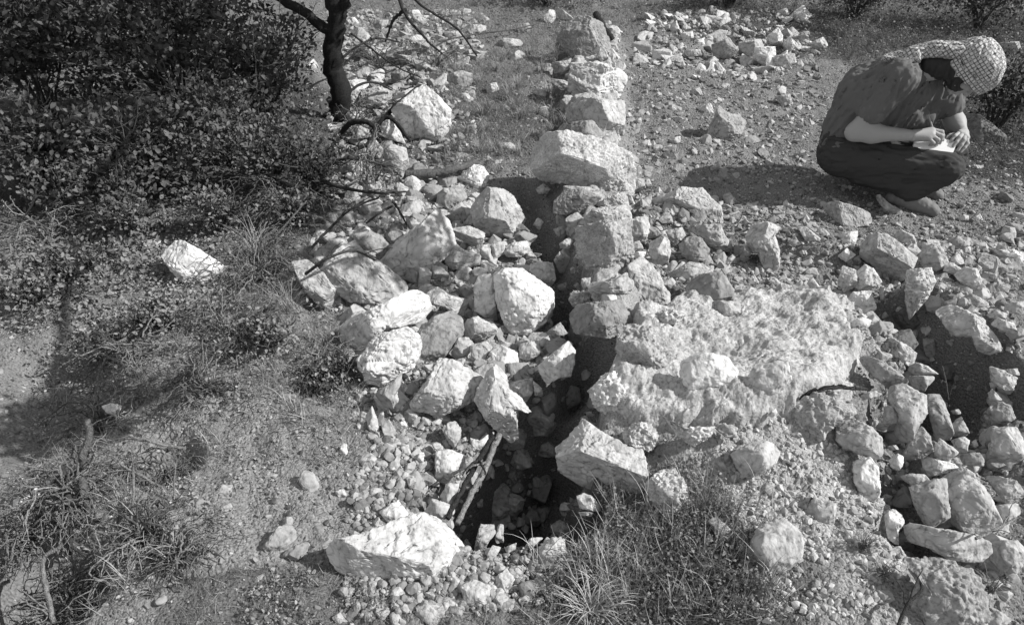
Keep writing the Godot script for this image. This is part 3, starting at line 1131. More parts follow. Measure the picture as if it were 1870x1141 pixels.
	shirt.append([V(-0.25, 0.36, -0.02), V(-0.13, 0.44, -0.08), 0.10, 0.09])
	shirt.append([V(-0.2, 0.37, -0.06), V(-0.03, 0.41, -0.13), 0.09, 0.07])
	shirt.append([V(-0.15, 0.60, -0.08), V(-0.02, 0.54, -0.14), 0.09, 0.08])
	dressed("shirt", root, cloth, shirt, 0.008, 0.04, 0.15, 0.012, null, V(0.3, 0.9, 0.15).normalized())
	for q in [[r_sh, r_el, 0.56, 0.0645], [l_sh, l_el, 0.68, 0.064]]:
		var a: Vector3 = q[0].lerp(q[1], q[2])
		var b: Vector3 = q[0].lerp(q[1], q[2] + 0.035)
		dressed("sleeve_hem", root, cloth, [[a, b, q[3], q[3]]], 0.008, 0.01, 0.165, 0.006)
	# trousers
	var legs := []
	for q in [-1.0, 1.0]:
		legs.append([V(-0.335, 0.225, 0.075 * q), V(-0.345, 0.29, 0.07 * q), 0.125, 0.113])
		legs.append([V(-0.32, 0.225, hip * q), V(0.14, 0.255, 0.105 * q), 0.105, 0.069])
		legs.append([V(0.148, 0.25, 0.105 * q), V(0.018, 0.095, 0.1 * q), 0.068, 0.055])
		legs.append([V(-0.22, 0.15, 0.09 * q), V(0.02, 0.135, 0.1 * q), 0.07, 0.06])
	dressed("trousers", root, cloth, legs, 0.008, 0.03, 0.06, 0.011, null, V(0.97, 0.2, 0.0).normalized())
	var belt := []
	for k in 12:
		var a := TAU * k / 12.0
		var b := TAU * (k + 1) / 12.0
		belt.append([V(-0.345 + 0.112 * cos(a) * 1.04, 0.325 + 0.02 * cos(a), 0.185 * sin(a)), V(-0.345 + 0.112 * cos(b) * 1.04, 0.325 + 0.02 * cos(b), 0.185 * sin(b)), 0.011, 0.011])
	dressed("belt", root, leather, belt, 0.006, 0.008, 0.05)
	for q in [-1.0, 1.0]:
		var z: float = 0.1 * q
		var shoe := [
			[V(-0.045, 0.045, z), V(0.05, 0.042, z), 0.034, 0.037], [V(0.05, 0.042, z), V(0.135, 0.03, z + 0.006), 0.039, 0.033],
			[V(0.135, 0.03, z - 0.012), V(0.155, 0.026, z + 0.01), 0.03, 0.027], [V(0.0, 0.06, z), V(0.025, 0.10, z), 0.042, 0.044], [V(0.03, 0.08, z), V(0.1, 0.05, z), 0.034, 0.03]]
		var sh := dressed("shoe", root, leather, shoe, 0.006, 0.015, 0.2, 0.004)
		dressed("sole", sh, plain(0.3), [[V(-0.05, 0.004, z), V(0.14, 0.004, z), 0.026, 0.03]], 0.006, 0.01, 0.3)
		var laces := []
		for k in 4:
			laces.append([V(0.045 + 0.018 * k, 0.105 - 0.012 * k, z - 0.018), V(0.05 + 0.018 * k, 0.103 - 0.012 * k, z + 0.018), 0.0035, 0.0035])
		dressed("laces", sh, plain(0.3), laces, 0.003, 0.002, 0.3)
	# hair under the scarf, spread dark over cheek and neck as painted-in shade
	dressed("hair_and_shade", root, skin, [[o - f * 0.045 - c * 0.03 - s * 0.03, o - f * 0.045 - c * 0.03 + s * 0.03, 0.058, 0.058], [o + c * 0.03 - f * 0.03, o + c * 0.035 + f * 0.02, 0.081, 0.077], [o - c * 0.02 - f * 0.01 - s * 0.03, o - c * 0.055 + f * 0.035 - s * 0.012, 0.052, 0.046], [o - c * 0.02 - f * 0.01 + s * 0.03, o - c * 0.055 + f * 0.035 + s * 0.012, 0.052, 0.046], [V(-0.075, 0.70, 0.012), V(0.05, 0.69, 0.012), 0.062, 0.062]], 0.006, 0.02, 0.03, 0.006, [o + V(0.03, 0.02, 0), V(-0.636, -0.77, 0)])
	# headscarf: woven net pattern, wrapped over the crown, its end laid over the neck to the shoulder
	var im := Image.create(256, 256, false, Image.FORMAT_RGB8)
	for y in 256:
		for x in 256:
			var u := x / 32.0
			var v := y / 128.0 / 0.7 * 4.0
			var p1 := absf(fposmod(u + v * 0.7, 1.0) - 0.5)
			var p2 := absf(fposmod(u - v * 0.7 + 40.0, 1.0) - 0.5)
			var t := 0.93
			if minf(p1, p2) < 0.085:
				t = 0.22
			elif minf(p1, p2) < 0.13:
				t = 0.6
			t *= 0.95 + 0.05 * sin(x * 2.4) * sin(y * 2.4)
			im.set_pixel(x, y, Color(t, t, t))
	var net := surface(ImageTexture.create_from_image(im), 5.6, cloth_n, 0.1, 0.95)
	net.uv1_world_triplanar = false
	net.uv1_offset = Vector3(0.1, 0.2, 0.15)
	var scarf_cloth := surface(cloth_n, 7.0, cloth_n, 0.12, 0.95)
	scarf_cloth.uv1_world_triplanar = false
	var cap := [
		[o + c * 0.03 - f * 0.028, o + c * 0.036 + f * 0.03, 0.092, 0.089], [o - f * 0.05 - c * 0.02, o + c * 0.02 - f * 0.04, 0.075, 0.09],
		[o + c * 0.06 - s * 0.02, o + c * 0.065 + s * 0.02, 0.07, 0.07], [o - f * 0.062 - c * 0.01, o - f * 0.052 + c * 0.05, 0.062, 0.066]]
	var scarf := dressed("headscarf", root, net, cap, 0.005, 0.03, 0.8, 0.009, [o + V(-0.004, -0.004, 0), V(0.636, 0.77, 0)])
	var brim := []
	for k in 14:
		var a := TAU * k / 14.0
		var b := TAU * (k + 1) / 14.0
		var e1 := V(0.77, -0.636, 0)
		var p := o + V(-0.004, -0.002, 0) + e1 * cos(a) * 0.118 + s * sin(a) * 0.094
		var q := o + V(-0.004, -0.002, 0) + e1 * cos(b) * 0.118 + s * sin(b) * 0.094
		brim.append([p, q, 0.0125 + 0.003 * sin(a * 3.0), 0.0125])
		brim.append([p + V(-0.012, -0.016, 0) + s * 0.006 * sin(a), q + V(-0.014, -0.012, 0), 0.009, 0.009 + 0.003 * sin(a * 5.0)])
		if k % 2 == 0:
			brim.append([p, p + V(-0.018, -0.02, 0) * (1.0 + 0.5 * sin(k * 2.0)), 0.009, 0.005])
	dressed("brim_roll", scarf, net, brim, 0.004, 0.01, 0.74, 0.003)
	dressed("scarf_end", scarf, net, [
		[V(0.035, 0.772, 0.045), V(-0.06, 0.772, 0.06), 0.034, 0.029], [V(0.035, 0.775, 0.0), V(-0.07, 0.765, 0.02), 0.034, 0.029], [V(-0.06, 0.772, 0.06), V(-0.16, 0.748, 0.09), 0.031, 0.026],
		[V(-0.07, 0.765, 0.02), V(-0.15, 0.748, 0.04), 0.031, 0.026], [V(-0.15, 0.745, 0.085), V(-0.255, 0.722, 0.12), 0.023, 0.016], [V(-0.13, 0.735, 0.115), V(-0.215, 0.70, 0.15), 0.023, 0.013],
		[V(-0.07, 0.75, -0.03), V(-0.14, 0.735, -0.05), 0.031, 0.026]], 0.005, 0.02, 0.72, 0.011, null, V(0.97, 0.2, 0.1).normalized())

	# what the hands hold: things of their own
	var xf := root.transform
	var tilt := Basis(Vector3.BACK, deg_to_rad(-5.0)) * Basis(Vector3.RIGHT, deg_to_rad(38.0))
	var book := thing("notebook", "small white notebook held open on the crouching person's knee", "notebook")
	book.transform = xf * Transform3D(tilt, V(0.058, 0.336, 0.078))
	for k in 2:
		var pad := BoxMesh.new()
		pad.size = Vector3(0.178 - 0.004 * k, 0.007, 0.104)
		var page := put(pad, ["cover", "page_block"][k], plain([0.75, 0.86][k]), book)
		page.position = Vector3(0.002 * k, -0.006 + 0.0072 * k, 0.0)
	var sheet := BoxMesh.new()
	sheet.size = Vector3(0.170, 0.0012, 0.098)
	var top := put(sheet, "page", plain(0.86), book)
	top.position = Vector3(0.0, 0.0062, 0.001)
	top.rotation_degrees = Vector3(0, 0.8, 0)
	var pen := thing("pen", "slim pen upright in the crouching person's right hand", "pen")
	pen.transform = xf
	var shaft := [V(-0.008, 0.476, 0.062), V(0.066, 0.358, 0.066), V(0.074, 0.345, 0.067)]
	var pp := PackedVector3Array()
	var pi := PackedInt32Array()
	var pc := PackedColorArray()
	tube(pp, pi, pc, PackedVector3Array([shaft[0], shaft[0].lerp(shaft[1], 0.5), shaft[1]]), 0.0042, 0.0042, 8, 0.3)
	put(made(pp, pi, pc), "barrel", skin, pen)
	pp = PackedVector3Array()
	pi = PackedInt32Array()
	pc = PackedColorArray()
	tube(pp, pi, pc, PackedVector3Array([shaft[1], shaft[2]]), 0.004, 0.001, 8, 0.08)
	put(made(pp, pi, pc), "tip", skin, pen)


# ------------------------------------------------------------------ what lies where

func stones() -> void:
	rock("boulder", "large white diamond-shaped block tilted on the scrub below the tree branches", Vector3(-0.541, 0.053, -4.517), 7, 20, 0.55, 0.668, 0, 0, [0.9, 21.6, 10.5, 12.4, 16.8, 4.6, 15.6, -5.8, 9.4, -18.0, 4.1, -23.6, -2.4, -18.4, -10.6, -10.4, -17.5, 0.3, -20.0, 6.1, -9.7, 14.1])
	rock("stone", "small white oblong stone framed by dark roots left of the diamond block", Vector3(-0.731, 0.022, -4.383), 9, 21, 0.75, 0.701, 0, 0, [-4.9, 6.6, -0.3, 7.2, 4.6, 0.6, 8.4, -8.7, 1.3, -5.6, -5.7, -1.5, -7.1, 3.1])
	rock("stone", "round grey stone inside a loop of dark root", Vector3(-0.927, 0.012, -4.395), 12, 21, 0.75, 0.460, 0, 0, [-6.1, 2.0, 0.6, 4.2, 5.8, 1.1, 4.3, -3.4, -3.2, -3.7])
	rock("stone", "cracked bedded slab beside the trunk foot", Vector3(-1.104, 0.031, -5.076), 12, 18, 0.75, 0.520, 2, 0, [-13.2, -1.0, -3.0, 6.4, 13.9, 10.2, 17.8, 8.0, 7.6, 0.6, 3.2, -9.2, -13.2, -8.5])
	rock("stone", "flat bedded stone left of the diamond block's upper edge", Vector3(-0.918, 0.017, -5.040), 10, 19, 0.75, 0.502, 2, 0, [-10.0, 4.4, 1.5, 5.8, 10.5, 3.3, 9.9, -2.7, 4.4, -5.4, -8.0, -5.7])
	rock("stone", "thin white wedge touching the diamond block's upper left edge", Vector3(-0.741, 0.015, -5.098), 8, 19, 0.75, 0.602, 0, 0, [-9.6, -2.6, 8.8, 5.1, 10.8, 4.0, -2.4, -2.9, -7.7, -4.7])
	rock("stone", "long white slab right of the tree trunk", Vector3(-1.136, 0.015, -6.088), 11, 16, 0.75, 0.605, 0, 0, [-14.5, 2.4, -3.4, 5.3, 8.3, 2.4, 17.9, 1.9, 13.8, -2.5, 2.7, -4.8, -13.9, -2.8])
	rock("stone", "bright angular stone between two hanging branches at the top", Vector3(-0.812, 0.024, -7.034), 7, 14, 0.75, 0.683, 0, 0, [-8.5, 8.3, -1.7, 8.2, 1.9, 1.7, 11.2, -3.7, 8.2, -7.5, -1.3, -5.9, -7.6, 2.0])
	rock("stone", "grey-white flat stone under the longer hanging branch", Vector3(-0.483, 0.016, -6.479), 4, 15, 0.75, 0.469, 0, 0, [-8.3, 4.9, 3.2, 5.3, 9.3, -2.0, 5.3, -5.6, -6.2, -4.1])
	rock("stone", "forked white stone right of the longer hanging branch", Vector3(-0.330, 0.026, -6.623), 3, 15, 0.75, 0.505, 0, 0, [-11.1, 1.6, -4.4, 6.4, 12.4, 5.0, 11.0, 1.3, 0.5, -2.2, 6.8, -10.9, 1.6, -9.6, -7.4, -3.3])
	rock("stone", "pale wedge stone on the scrub left of the spine's top mound", Vector3(-0.028, 0.015, -6.289), 0, 15, 0.75, 0.441, 0, 0, [-11.7, 0.3, -4.2, 5.0, 10.8, 3.8, 12.1, 0.2, 0.8, -5.7, -8.0, -4.5])
	rock("stone", "crooked pale stone just below the pale wedge in the scrub", Vector3(0.029, 0.022, -5.879), -0, 16, 0.75, 0.476, 0, 0, [-7.8, -0.5, 1.7, 6.2, 9.9, 5.1, 9.9, 1.8, -1.9, -5.0, -6.6, -8.4, -9.0, -5.0])
	rock("stone", "dull grey flat stone near the top of the scrub", Vector3(0.104, 0.015, -6.760), -1, 14, 0.75, 0.340, 0, 0, [-6.2, 3.8, 4.4, 5.0, 8.5, -1.2, 1.9, -4.9, -7.5, -3.7])
	rock("stone", "split grey stone above right of the diamond block", Vector3(-0.371, 0.021, -5.356), 4, 18, 0.75, 0.405, 0, 0, [-9.5, 3.9, 0.5, 6.8, 9.1, 4.6, 8.8, -2.8, 1.0, -7.8, -2.3, -6.7, -8.7, -3.4])
	rock("stone", "small white lump alone in the dry grass", Vector3(-0.135, 0.012, -5.191), 1, 19, 0.75, 0.602, 0, 0, [-3.9, 3.1, 2.5, 4.6, 5.1, -1.0, 1.3, -4.1, -4.0, -4.0])
	rock("stone", "small white oval right of the diamond block's tip", Vector3(-0.314, 0.011, -4.993), 4, 19, 0.75, 0.504, 0, 0, [-4.9, 3.3, 0.3, 4.2, 5.8, 0.1, 3.1, -4.3, -4.1, -2.7])
	rock("stone", "tiny white stone lowest in the dry grass right of the diamond block", Vector3(-0.045, 0.010, -4.794), 1, 20, 0.75, 0.504, 0, 0, [-3.8, -1.9, -0.7, 3.9, 3.2, 1.0, 2.2, -2.9])
	rock("stone", "grey angular stone above the bedded slabs", Vector3(-0.822, 0.017, -5.491), 9, 17, 0.75, 0.306, 0, 0, [-5.8, 2.0, 4.5, 5.8, 7.3, 0.4, 2.5, -3.7, -6.5, -5.4])
	rock("stone", "bright stone squeezed against the upper trunk", Vector3(-1.402, 0.014, -6.942), 11, 14, 0.75, 0.638, 0, 0, [-4.5, 5.4, 1.5, 5.2, 4.9, -0.1, 1.3, -7.6, -3.4, -2.2])
	rock("stone", "pale rounded stone topmost right of the trunk", Vector3(-1.347, 0.011, -7.308), 10, 13, 0.75, 0.563, 0, 0, [-4.9, 2.7, 3.6, 3.0, 5.1, -1.6, -2.9, -4.0])
	rock("stone", "white stone in the shrub left of the trunk", Vector3(-1.499, 0.016, -5.636), 15, 17, 0.75, 0.585, 0, 0, [-5.2, 0.7, 3.7, 7.6, 6.0, 0.9, 2.0, -3.1, -4.4, -8.1])
	rock("stone", "low pale slab above the loop of root", Vector3(-1.006, 0.010, -4.674), 12, 20, 0.75, 0.514, 2, 0, [-8.7, 0.4, -2.5, 3.8, 9.9, 1.9, 8.4, -1.8, -0.5, -3.0, -8.3, -3.4])
	rock("stone", "triangular pale stone under the dark root loop", Vector3(-0.802, 0.016, -4.119), 11, 22, 0.75, 0.423, 0, 0, [-1.9, 4.8, 1.0, 7.1, 5.4, -0.1, 3.1, -5.2, -6.4, -3.6])
	rock("stone", "pale block below the small oblong stone", Vector3(-0.652, 0.020, -3.971), 9, 23, 0.75, 0.469, 0, 0, [-6.6, 5.8, -2.0, 8.9, 6.3, 5.8, 7.1, -3.6, 1.3, -10.0, -6.7, -4.4])
	rock("stone", "flat pale stone at the lower edge of the dry grass", Vector3(-0.027, 0.006, -4.196), 0, 23, 0.75, 0.523, 0, 0, [-5.8, 1.5, 1.4, 2.3, 6.8, -0.3, 1.4, -2.5, -4.9, -1.2])
	rock("stone", "grey leaning slab near the top between trunk and branch", Vector3(-1.164, 0.014, -6.927), 10, 14, 0.75, 0.412, 0, 0, [-7.4, 3.4, 8.7, 3.4, 5.5, -2.2, -4.3, -5.6])
	rock("stone", "pale angular stone under the short upper log", Vector3(-0.809, 0.016, -6.379), 7, 15, 0.75, 0.567, 0, 0, [-7.8, 1.3, 2.6, 5.1, 9.3, 3.1, 4.5, -2.7, -5.8, -5.9])
	rock("stone", "pale chip beside the short upper log's right end", Vector3(-0.596, 0.011, -6.105), 6, 16, 0.75, 0.502, 0, 0, [-6.0, 2.9, 1.3, 3.8, 7.0, -2.7, -2.8, -3.5])
	rock("mound", "rough mortared mound at the top of the stone spine", Vector3(0.549, 0.171, -5.804), -5, 15, 0.5, 0.383, 1, 0, [-12.7, 20.5, 0.9, 18.5, 12.2, 13.0, 17.8, 1.6, 21.3, -13.4, 21.8, -21.1, 14.3, -20.7, -5.8, -16.5, -13.6, -8.5, -20.2, -0.5, -24.3, 8.7])
	rock("stone", "white lump left of the mound's crest", Vector3(0.329, 0.020, -7.088), -3, 14, 0.75, 0.576, 0, 0, [-8.3, -3.4, 0.3, 7.7, 6.2, 7.7, 6.4, -0.5, -2.2, -8.9])
	rock("stone", "bright stone on the mound's crest", Vector3(0.481, 0.016, -7.190), -4, 14, 0.75, 0.486, 0, 0, [-8.3, 2.4, -2.5, 6.0, 8.3, -1.5, 5.5, -5.8, -5.2, -1.8])
	rock("boulder", "white bedded boulder in the spine above the squared block", Vector3(0.546, 0.143, -4.937), -6, 18, 0.8, 0.625, 2, 0, [-16.8, 11.9, 0.9, 12.5, 10.5, 10.5, 15.8, 2.8, 18.7, -5.1, 16.9, -13.2, 5.0, -12.4, -8.3, -9.5, -18.1, -6.4, -17.5, 4.0])
	rock("stone", "pale ledge stone at upper left of the bedded boulder", Vector3(0.382, 0.059, -5.539), -4, 17, 0.75, 0.489, 2, 0, [-9.9, 3.1, 7.9, 5.7, 9.3, 2.4, 4.8, -5.7, -7.2, -4.8])
	rock("stone", "grey-white stone at the scrub edge left of the bedded boulder", Vector3(0.345, 0.049, -5.168), -4, 18, 0.75, 0.476, 0, 0, [-8.6, 4.2, 1.6, 3.3, 7.4, 0.2, 4.2, -5.3, -3.9, -2.2])
	rock("boulder", "squared white block of the spine with a straight right side", Vector3(0.514, 0.148, -4.277), -7, 20, 0.8, 0.497, 0, 0, [-21.4, 4.3, -13.4, 11.8, 1.4, 10.8, 14.5, 10.8, 15.2, 1.7, 14.8, -6.6, 13.9, -15.9, 6.6, -17.3, 0.9, -12.3, -5.0, -4.3, -19.9, -3.9])
	rock("stone", "darker undercut stone beneath the squared block", Vector3(0.425, 0.129, -4.112), -6, 21, 0.75, 0.329, 0, 0, [-9.1, 5.2, 2.9, 6.5, 8.9, 0.4, 9.4, -6.9, -3.9, -4.7, -9.6, -2.1])
	rock("boulder", "broad white capstone overhanging its own shadow in the spine", Vector3(0.354, 0.183, -3.549), -6, 24, 0.8, 0.652, 1, 1, [-29.0, 9.6, -20.1, 14.6, -7.4, 16.1, 7.3, 12.8, 23.9, 6.7, 28.2, -3.1, 29.0, -15.7, 18.1, -16.2, -0.4, -11.5, -22.5, -10.6, -28.4, -1.8])
	rock("boulder", "lone grey boulder with two lobes in the scree left of the person", Vector3(1.291, 0.034, -4.378), -16, 21, 0.6, 0.376, 0, 0, [-10.1, -4.0, -8.0, 5.6, -5.7, 14.2, -0.3, 10.1, 8.0, 10.0, 12.4, 5.8, 9.9, -0.9, 6.6, -8.8, 0.5, -11.3, -8.6, -13.3])
	rock("stone", "pale stone up-left of the two-lobed boulder", Vector3(1.267, 0.011, -4.782), -15, 19, 0.75, 0.584, 0, 0, [-5.9, 0.7, 0.5, 4.2, 5.2, -1.2, 1.7, -4.0, -2.5, -1.9])
	rock("stone", "white stone in the scree straight left of the two-lobed boulder's foot", Vector3(0.970, 0.009, -4.261), -13, 22, 0.75, 0.480, 0, 0, [-4.0, -0.1, 1.4, 3.5, 3.8, -1.2, -2.3, -2.7])
	rock("stone", "triangular grey stone in the scree beside the spine", Vector3(0.792, 0.008, -4.196), -11, 22, 0.75, 0.480, 0, 0, [-3.8, 0.1, -0.7, 3.8, 5.1, -0.2, 0.9, -2.7, -3.5, -2.6])
	rock("stone", "small pale pebble stone above the triangular scree stone", Vector3(0.795, 0.007, -4.584), -10, 21, 0.75, 0.450, 0, 0, [-3.0, 0.6, 1.6, 2.8, 2.9, -0.9, -1.7, -2.6])
	rock("stone", "flat grey chip nearest the squared block in the scree", Vector3(0.725, 0.043, -4.596), -9, 20, 0.75, 0.506, 0, 0, [-3.9, 0.1, 1.6, 2.3, 3.8, -0.4, -1.8, -2.1])
	rock("stone", "pale upright lump at the mound's right flank", Vector3(0.664, 0.123, -5.595), -7, 16, 0.75, 0.527, 0, 0, [-6.7, 5.2, 0.3, 7.6, 4.5, -1.3, 5.1, -8.1, 0.2, -7.2])
	rock("stone", "dull stone in the middle of the scree", Vector3(1.047, 0.009, -4.809), -12, 19, 0.75, 0.447, 0, 0, [-6.7, 0.9, 0.9, 3.4, 6.4, -1.0, -0.2, -3.5])
	rock("stone", "pale stone on the upper scree below the far heap", Vector3(1.785, 0.007, -5.347), -18, 17, 0.75, 0.537, 0, 0, [-4.0, 1.0, 3.0, 2.7, 4.7, -0.3, -3.2, -3.1])
	rock("stone", "grey chip above the middle of the scree", Vector3(1.274, 0.008, -5.141), -14, 18, 0.75, 0.452, 0, 0, [-4.9, 0.8, 2.0, 3.4, 4.8, -1.5, -2.3, -3.0])
	rock("stone", "brightest round stone on the far stone heap", Vector3(2.203, 0.019, -6.467), -19, 14, 0.75, 0.738, 0, 0, [-7.5, 0.8, 0.2, 8.3, 5.5, 1.9, 6.1, -6.0, -3.1, -5.8])
	rock("stone", "white stone right of the heap's brightest round stone", Vector3(2.265, 0.014, -6.291), -20, 15, 0.75, 0.645, 0, 0, [-5.4, 0.7, -0.8, 7.0, 4.7, -0.3, 2.2, -7.4])
	rock("stone", "square white block at the foot of the far heap", Vector3(1.973, 0.022, -5.952), -18, 15, 1, 0.712, 0, 0, [-9.5, 5.6, 6.2, 7.3, 8.8, -5.5, 0.7, -8.1, -7.8, -3.6])
	rock("stone", "grey flat-topped stone left of the square white block", Vector3(1.896, 0.027, -6.122), -17, 15, 0.75, 0.456, 0, 0, [-9.6, 4.1, 7.1, 8.2, 11.0, 2.9, -1.1, -10.5, -7.9, -5.3])
	rock("stone", "dull mottled stone at the heap's left end", Vector3(1.691, 0.025, -6.112), -15, 15, 0.75, 0.349, 0, 0, [-10.7, 2.6, 1.9, 9.2, 11.2, 0.4, 4.7, -7.7, -7.3, -6.7])
	rock("stone", "pale pointed stone right of the far heap", Vector3(2.498, 0.019, -6.266), -22, 14, 0.75, 0.531, 0, 0, [-8.4, -0.4, 1.7, 6.4, 7.1, 0.2, 0.8, -6.3])
	rock("stone", "pale upright stone far left on the distant rubble", Vector3(1.412, 0.014, -6.772), -12, 14, 0.75, 0.588, 0, 0, [-5.0, 3.2, 1.0, 6.6, 5.4, -2.4, -1.6, -6.9])
	rock("stone", "white angular stone in the distant rubble's middle", Vector3(1.465, 0.018, -6.436), -13, 15, 0.75, 0.673, 0, 0, [-7.0, 4.0, 2.9, 6.5, 6.3, -3.2, -1.3, -7.6])
	rock("stone", "small white stone right of the distant white angular stone", Vector3(1.544, 0.012, -6.335), -14, 15, 0.75, 0.669, 0, 0, [-5.1, 1.8, 2.6, 4.2, 4.6, -2.5, -2.3, -3.9])
	rock("stone", "round pale stone topmost behind the heap", Vector3(2.516, 0.015, -7.315), -19, 13, 0.75, 0.515, 0, 0, [-6.6, 1.1, 2.7, 5.0, 6.2, -1.2, -2.0, -5.1])
	rock("stone", "grey stone low at the heap's right foot", Vector3(2.239, 0.015, -5.726), -21, 16, 0.75, 0.319, 0, 0, [-7.2, 2.8, 1.3, 5.5, 8.5, -2.8, -3.7, -5.0])
	rock("stone", "jumbled pale stone under the heap's white stones", Vector3(2.072, 0.021, -5.773), -20, 16, 0.75, 0.510, 0, 0, [-8.4, 4.2, 5.6, 7.3, 9.3, -1.4, -0.4, -7.9, -7.5, -4.9])
	rock("stone", "flat white stone below the distant rubble", Vector3(1.433, 0.008, -6.070), -13, 16, 0.75, 0.505, 0, 0, [-8.5, 1.3, 5.0, 3.1, 7.6, -1.5, -3.9, -3.2])
	rock("stone", "pale stone on bare soil left of the person's back", Vector3(1.831, 0.013, -4.959), -20, 18, 0.75, 0.445, 0, 0, [-6.9, 1.8, 2.3, 4.5, 6.0, -1.6, -0.6, -4.9])
	rock("stone", "small pale stone left of the person's hip", Vector3(1.758, 0.006, -4.604), -21, 19, 0.75, 0.456, 0, 0, [-3.4, 0.5, 2.2, 2.8, 3.0, -1.0, -2.0, -2.5])
	rock("stone", "white lump on the upper scree", Vector3(1.276, 0.010, -4.810), -15, 19, 0.75, 0.530, 0, 0, [-5.7, 1.5, 2.1, 3.7, 5.3, -1.6, -1.6, -3.8])
	rock("stone", "pale chip in the scree above the spine's capstone level", Vector3(0.975, 0.007, -4.277), -13, 22, 0.75, 0.573, 0, 0, [-3.6, 1.0, 2.8, 3.0, 3.4, -1.4, -3.1, -2.7])
	rock("stone", "grey chip nearest the capstone in the scree", Vector3(0.784, 0.009, -4.198), -11, 22, 0.75, 0.440, 0, 0, [-4.5, 0.5, 2.5, 3.9, 3.8, -1.9, -2.7, -3.0])
	rock("boulder", "dark earthy block behind the notebook", Vector3(2.789, 0.038, -4.280), -33, 19, 0.6, 0.176, 0, 0, [-19.8, 10.0, -3.6, 11.6, 13.0, 2.9, 16.3, -8.6, -0.8, -13.2, -7.9, -4.6])
	rock("stone", "pale ledge stone behind the person's hood at the right edge", Vector3(4.052, 0.011, -6.239), -33, 13, 0.75, 0.476, 0, 0, [-9.3, 1.7, 4.1, 4.6, 8.4, -2.5, -3.6, -4.3])
	rock("stone", "bright white stone with a pointed foot right of the lying log", Vector3(-0.205, 0.023, -3.713), 3, 25, 0.75, 0.706, 0, 0, [-13.9, -0.9, -6.4, 2.2, 0.3, 7.6, 5.2, 6.7, 8.7, 1.0, 5.7, -5.4, 2.3, -9.0, -0.9, -5.3, -8.2, -2.7])
	rock("boulder", "rounded pale boulder at the left rim of the upper trench", Vector3(-0.070, 0.032, -3.285), 1, 28, 0.8, 0.462, 0, 0, [-13.5, 2.3, -10.1, 8.0, -5.1, 13.2, 3.2, 12.7, 8.9, 8.6, 13.8, -2.1, 12.1, -9.5, 2.1, -11.9, -7.1, -11.8, -12.0, -5.1])
	rock("stone", "wedge stone with a shaded underside left of the rounded pale boulder", Vector3(-0.199, 0.018, -3.095), 4, 29, 0.75, 0.456, 0, 1, [-11.2, 3.6, 0.3, 5.0, 7.7, 1.2, 4.9, -7.7, -2.2, -3.1])
	rock("stone", "streaked pale stone below the shaded wedge", Vector3(-0.228, 0.015, -2.897), 4, 31, 0.75, 0.505, 2, 0, [-8.9, 0.9, -1.5, 6.7, 1.1, 3.9, 9.2, 1.5, 8.3, -3.2, -4.1, -5.1, -6.7, -2.6])
	rock("boulder", "big dappled boulder half in leaf shade", Vector3(-0.408, 0.045, -2.927), 8, 30, 0.8, 0.544, 0, 0, [-19.4, -4.7, -9.6, 5.2, -0.0, 11.4, 9.6, 18.3, 14.4, 11.9, 16.6, 1.1, 12.5, -3.2, 2.7, -11.6, -5.2, -15.6, -14.0, -11.9])
	rock("stone", "dark rounded stone in shade left of the dappled boulder", Vector3(-0.636, 0.021, -3.013), 12, 29, 0.75, 0.347, 0, 0, [-8.8, 5.5, -1.1, 6.8, 4.1, 3.5, 8.9, -3.4, 4.1, -8.6, -2.3, -3.6, -8.1, 0.5])
	rock("boulder", "broad outcrop boulder under the leaf shade", Vector3(-0.635, 0.038, -2.700), 13, 32, 0.6, 0.469, 0, 0, [-18.2, 3.6, -9.1, 13.3, -0.9, 16.7, 3.7, 8.9, 11.5, 2.9, 19.1, -5.4, 17.7, -11.0, 6.5, -13.3, -7.2, -9.3, -14.1, -2.6])
	rock("boulder", "long pale flank stone at the grass edge below the leaf shade", Vector3(-0.808, 0.029, -2.648), 17, 32, 0.6, 0.446, 0, 0, [-9.7, 12.3, -2.9, 12.0, 3.0, 5.3, 7.2, -3.3, 11.6, -10.5, 8.5, -12.2, -0.9, -9.2, -7.3, 1.9])
	rock("stone", "pale stone at the lying log's left end", Vector3(-0.520, 0.014, -3.611), 8, 25, 0.75, 0.532, 0, 0, [-3.9, 5.6, 0.2, 7.0, 6.2, 2.6, 4.2, -2.0, -0.2, -7.3, -4.2, -7.1])
	rock("stone", "small white stone in the dark hollow above the dappled boulder", Vector3(-0.474, 0.010, -3.395), 8, 27, 0.75, 0.446, 0, 0, [-3.4, 3.3, 1.3, 4.6, 4.1, 1.3, 2.1, -4.6, -3.2, -3.5])
	rock("stone", "dark round stone between pale ones below the lying log", Vector3(-0.433, 0.009, -3.598), 7, 26, 0.75, 0.284, 0, 0, [-4.3, 1.1, -0.9, 3.7, 3.8, 2.3, 3.5, -2.5, -2.2, -3.8])
	rock("stone", "grey blocky stone below the lying log's right half", Vector3(-0.312, 0.019, -3.477), 5, 26, 0.75, 0.362, 0, 0, [-7.0, 3.0, -2.9, 5.9, 7.2, 5.5, 8.5, 0.8, 3.6, -4.4, -2.1, -8.1, -7.3, -3.2])
	rock("stone", "sharp pale triangular stone crossed by a thin branch", Vector3(-0.674, 0.017, -3.350), 11, 27, 0.75, 0.434, 0, 0, [-9.6, -1.2, -4.1, 7.3, 1.5, 3.8, 10.1, -0.7, 11.1, -5.4, 2.2, -3.1, -4.0, -4.8])
	rock("stone", "thin white sliver left of the log's broken end", Vector3(-0.765, 0.004, -3.707), 12, 25, 0.75, 0.475, 0, 0, [-4.4, 0.5, 2.2, 1.6, 4.3, -1.0, -3.0, -1.2])
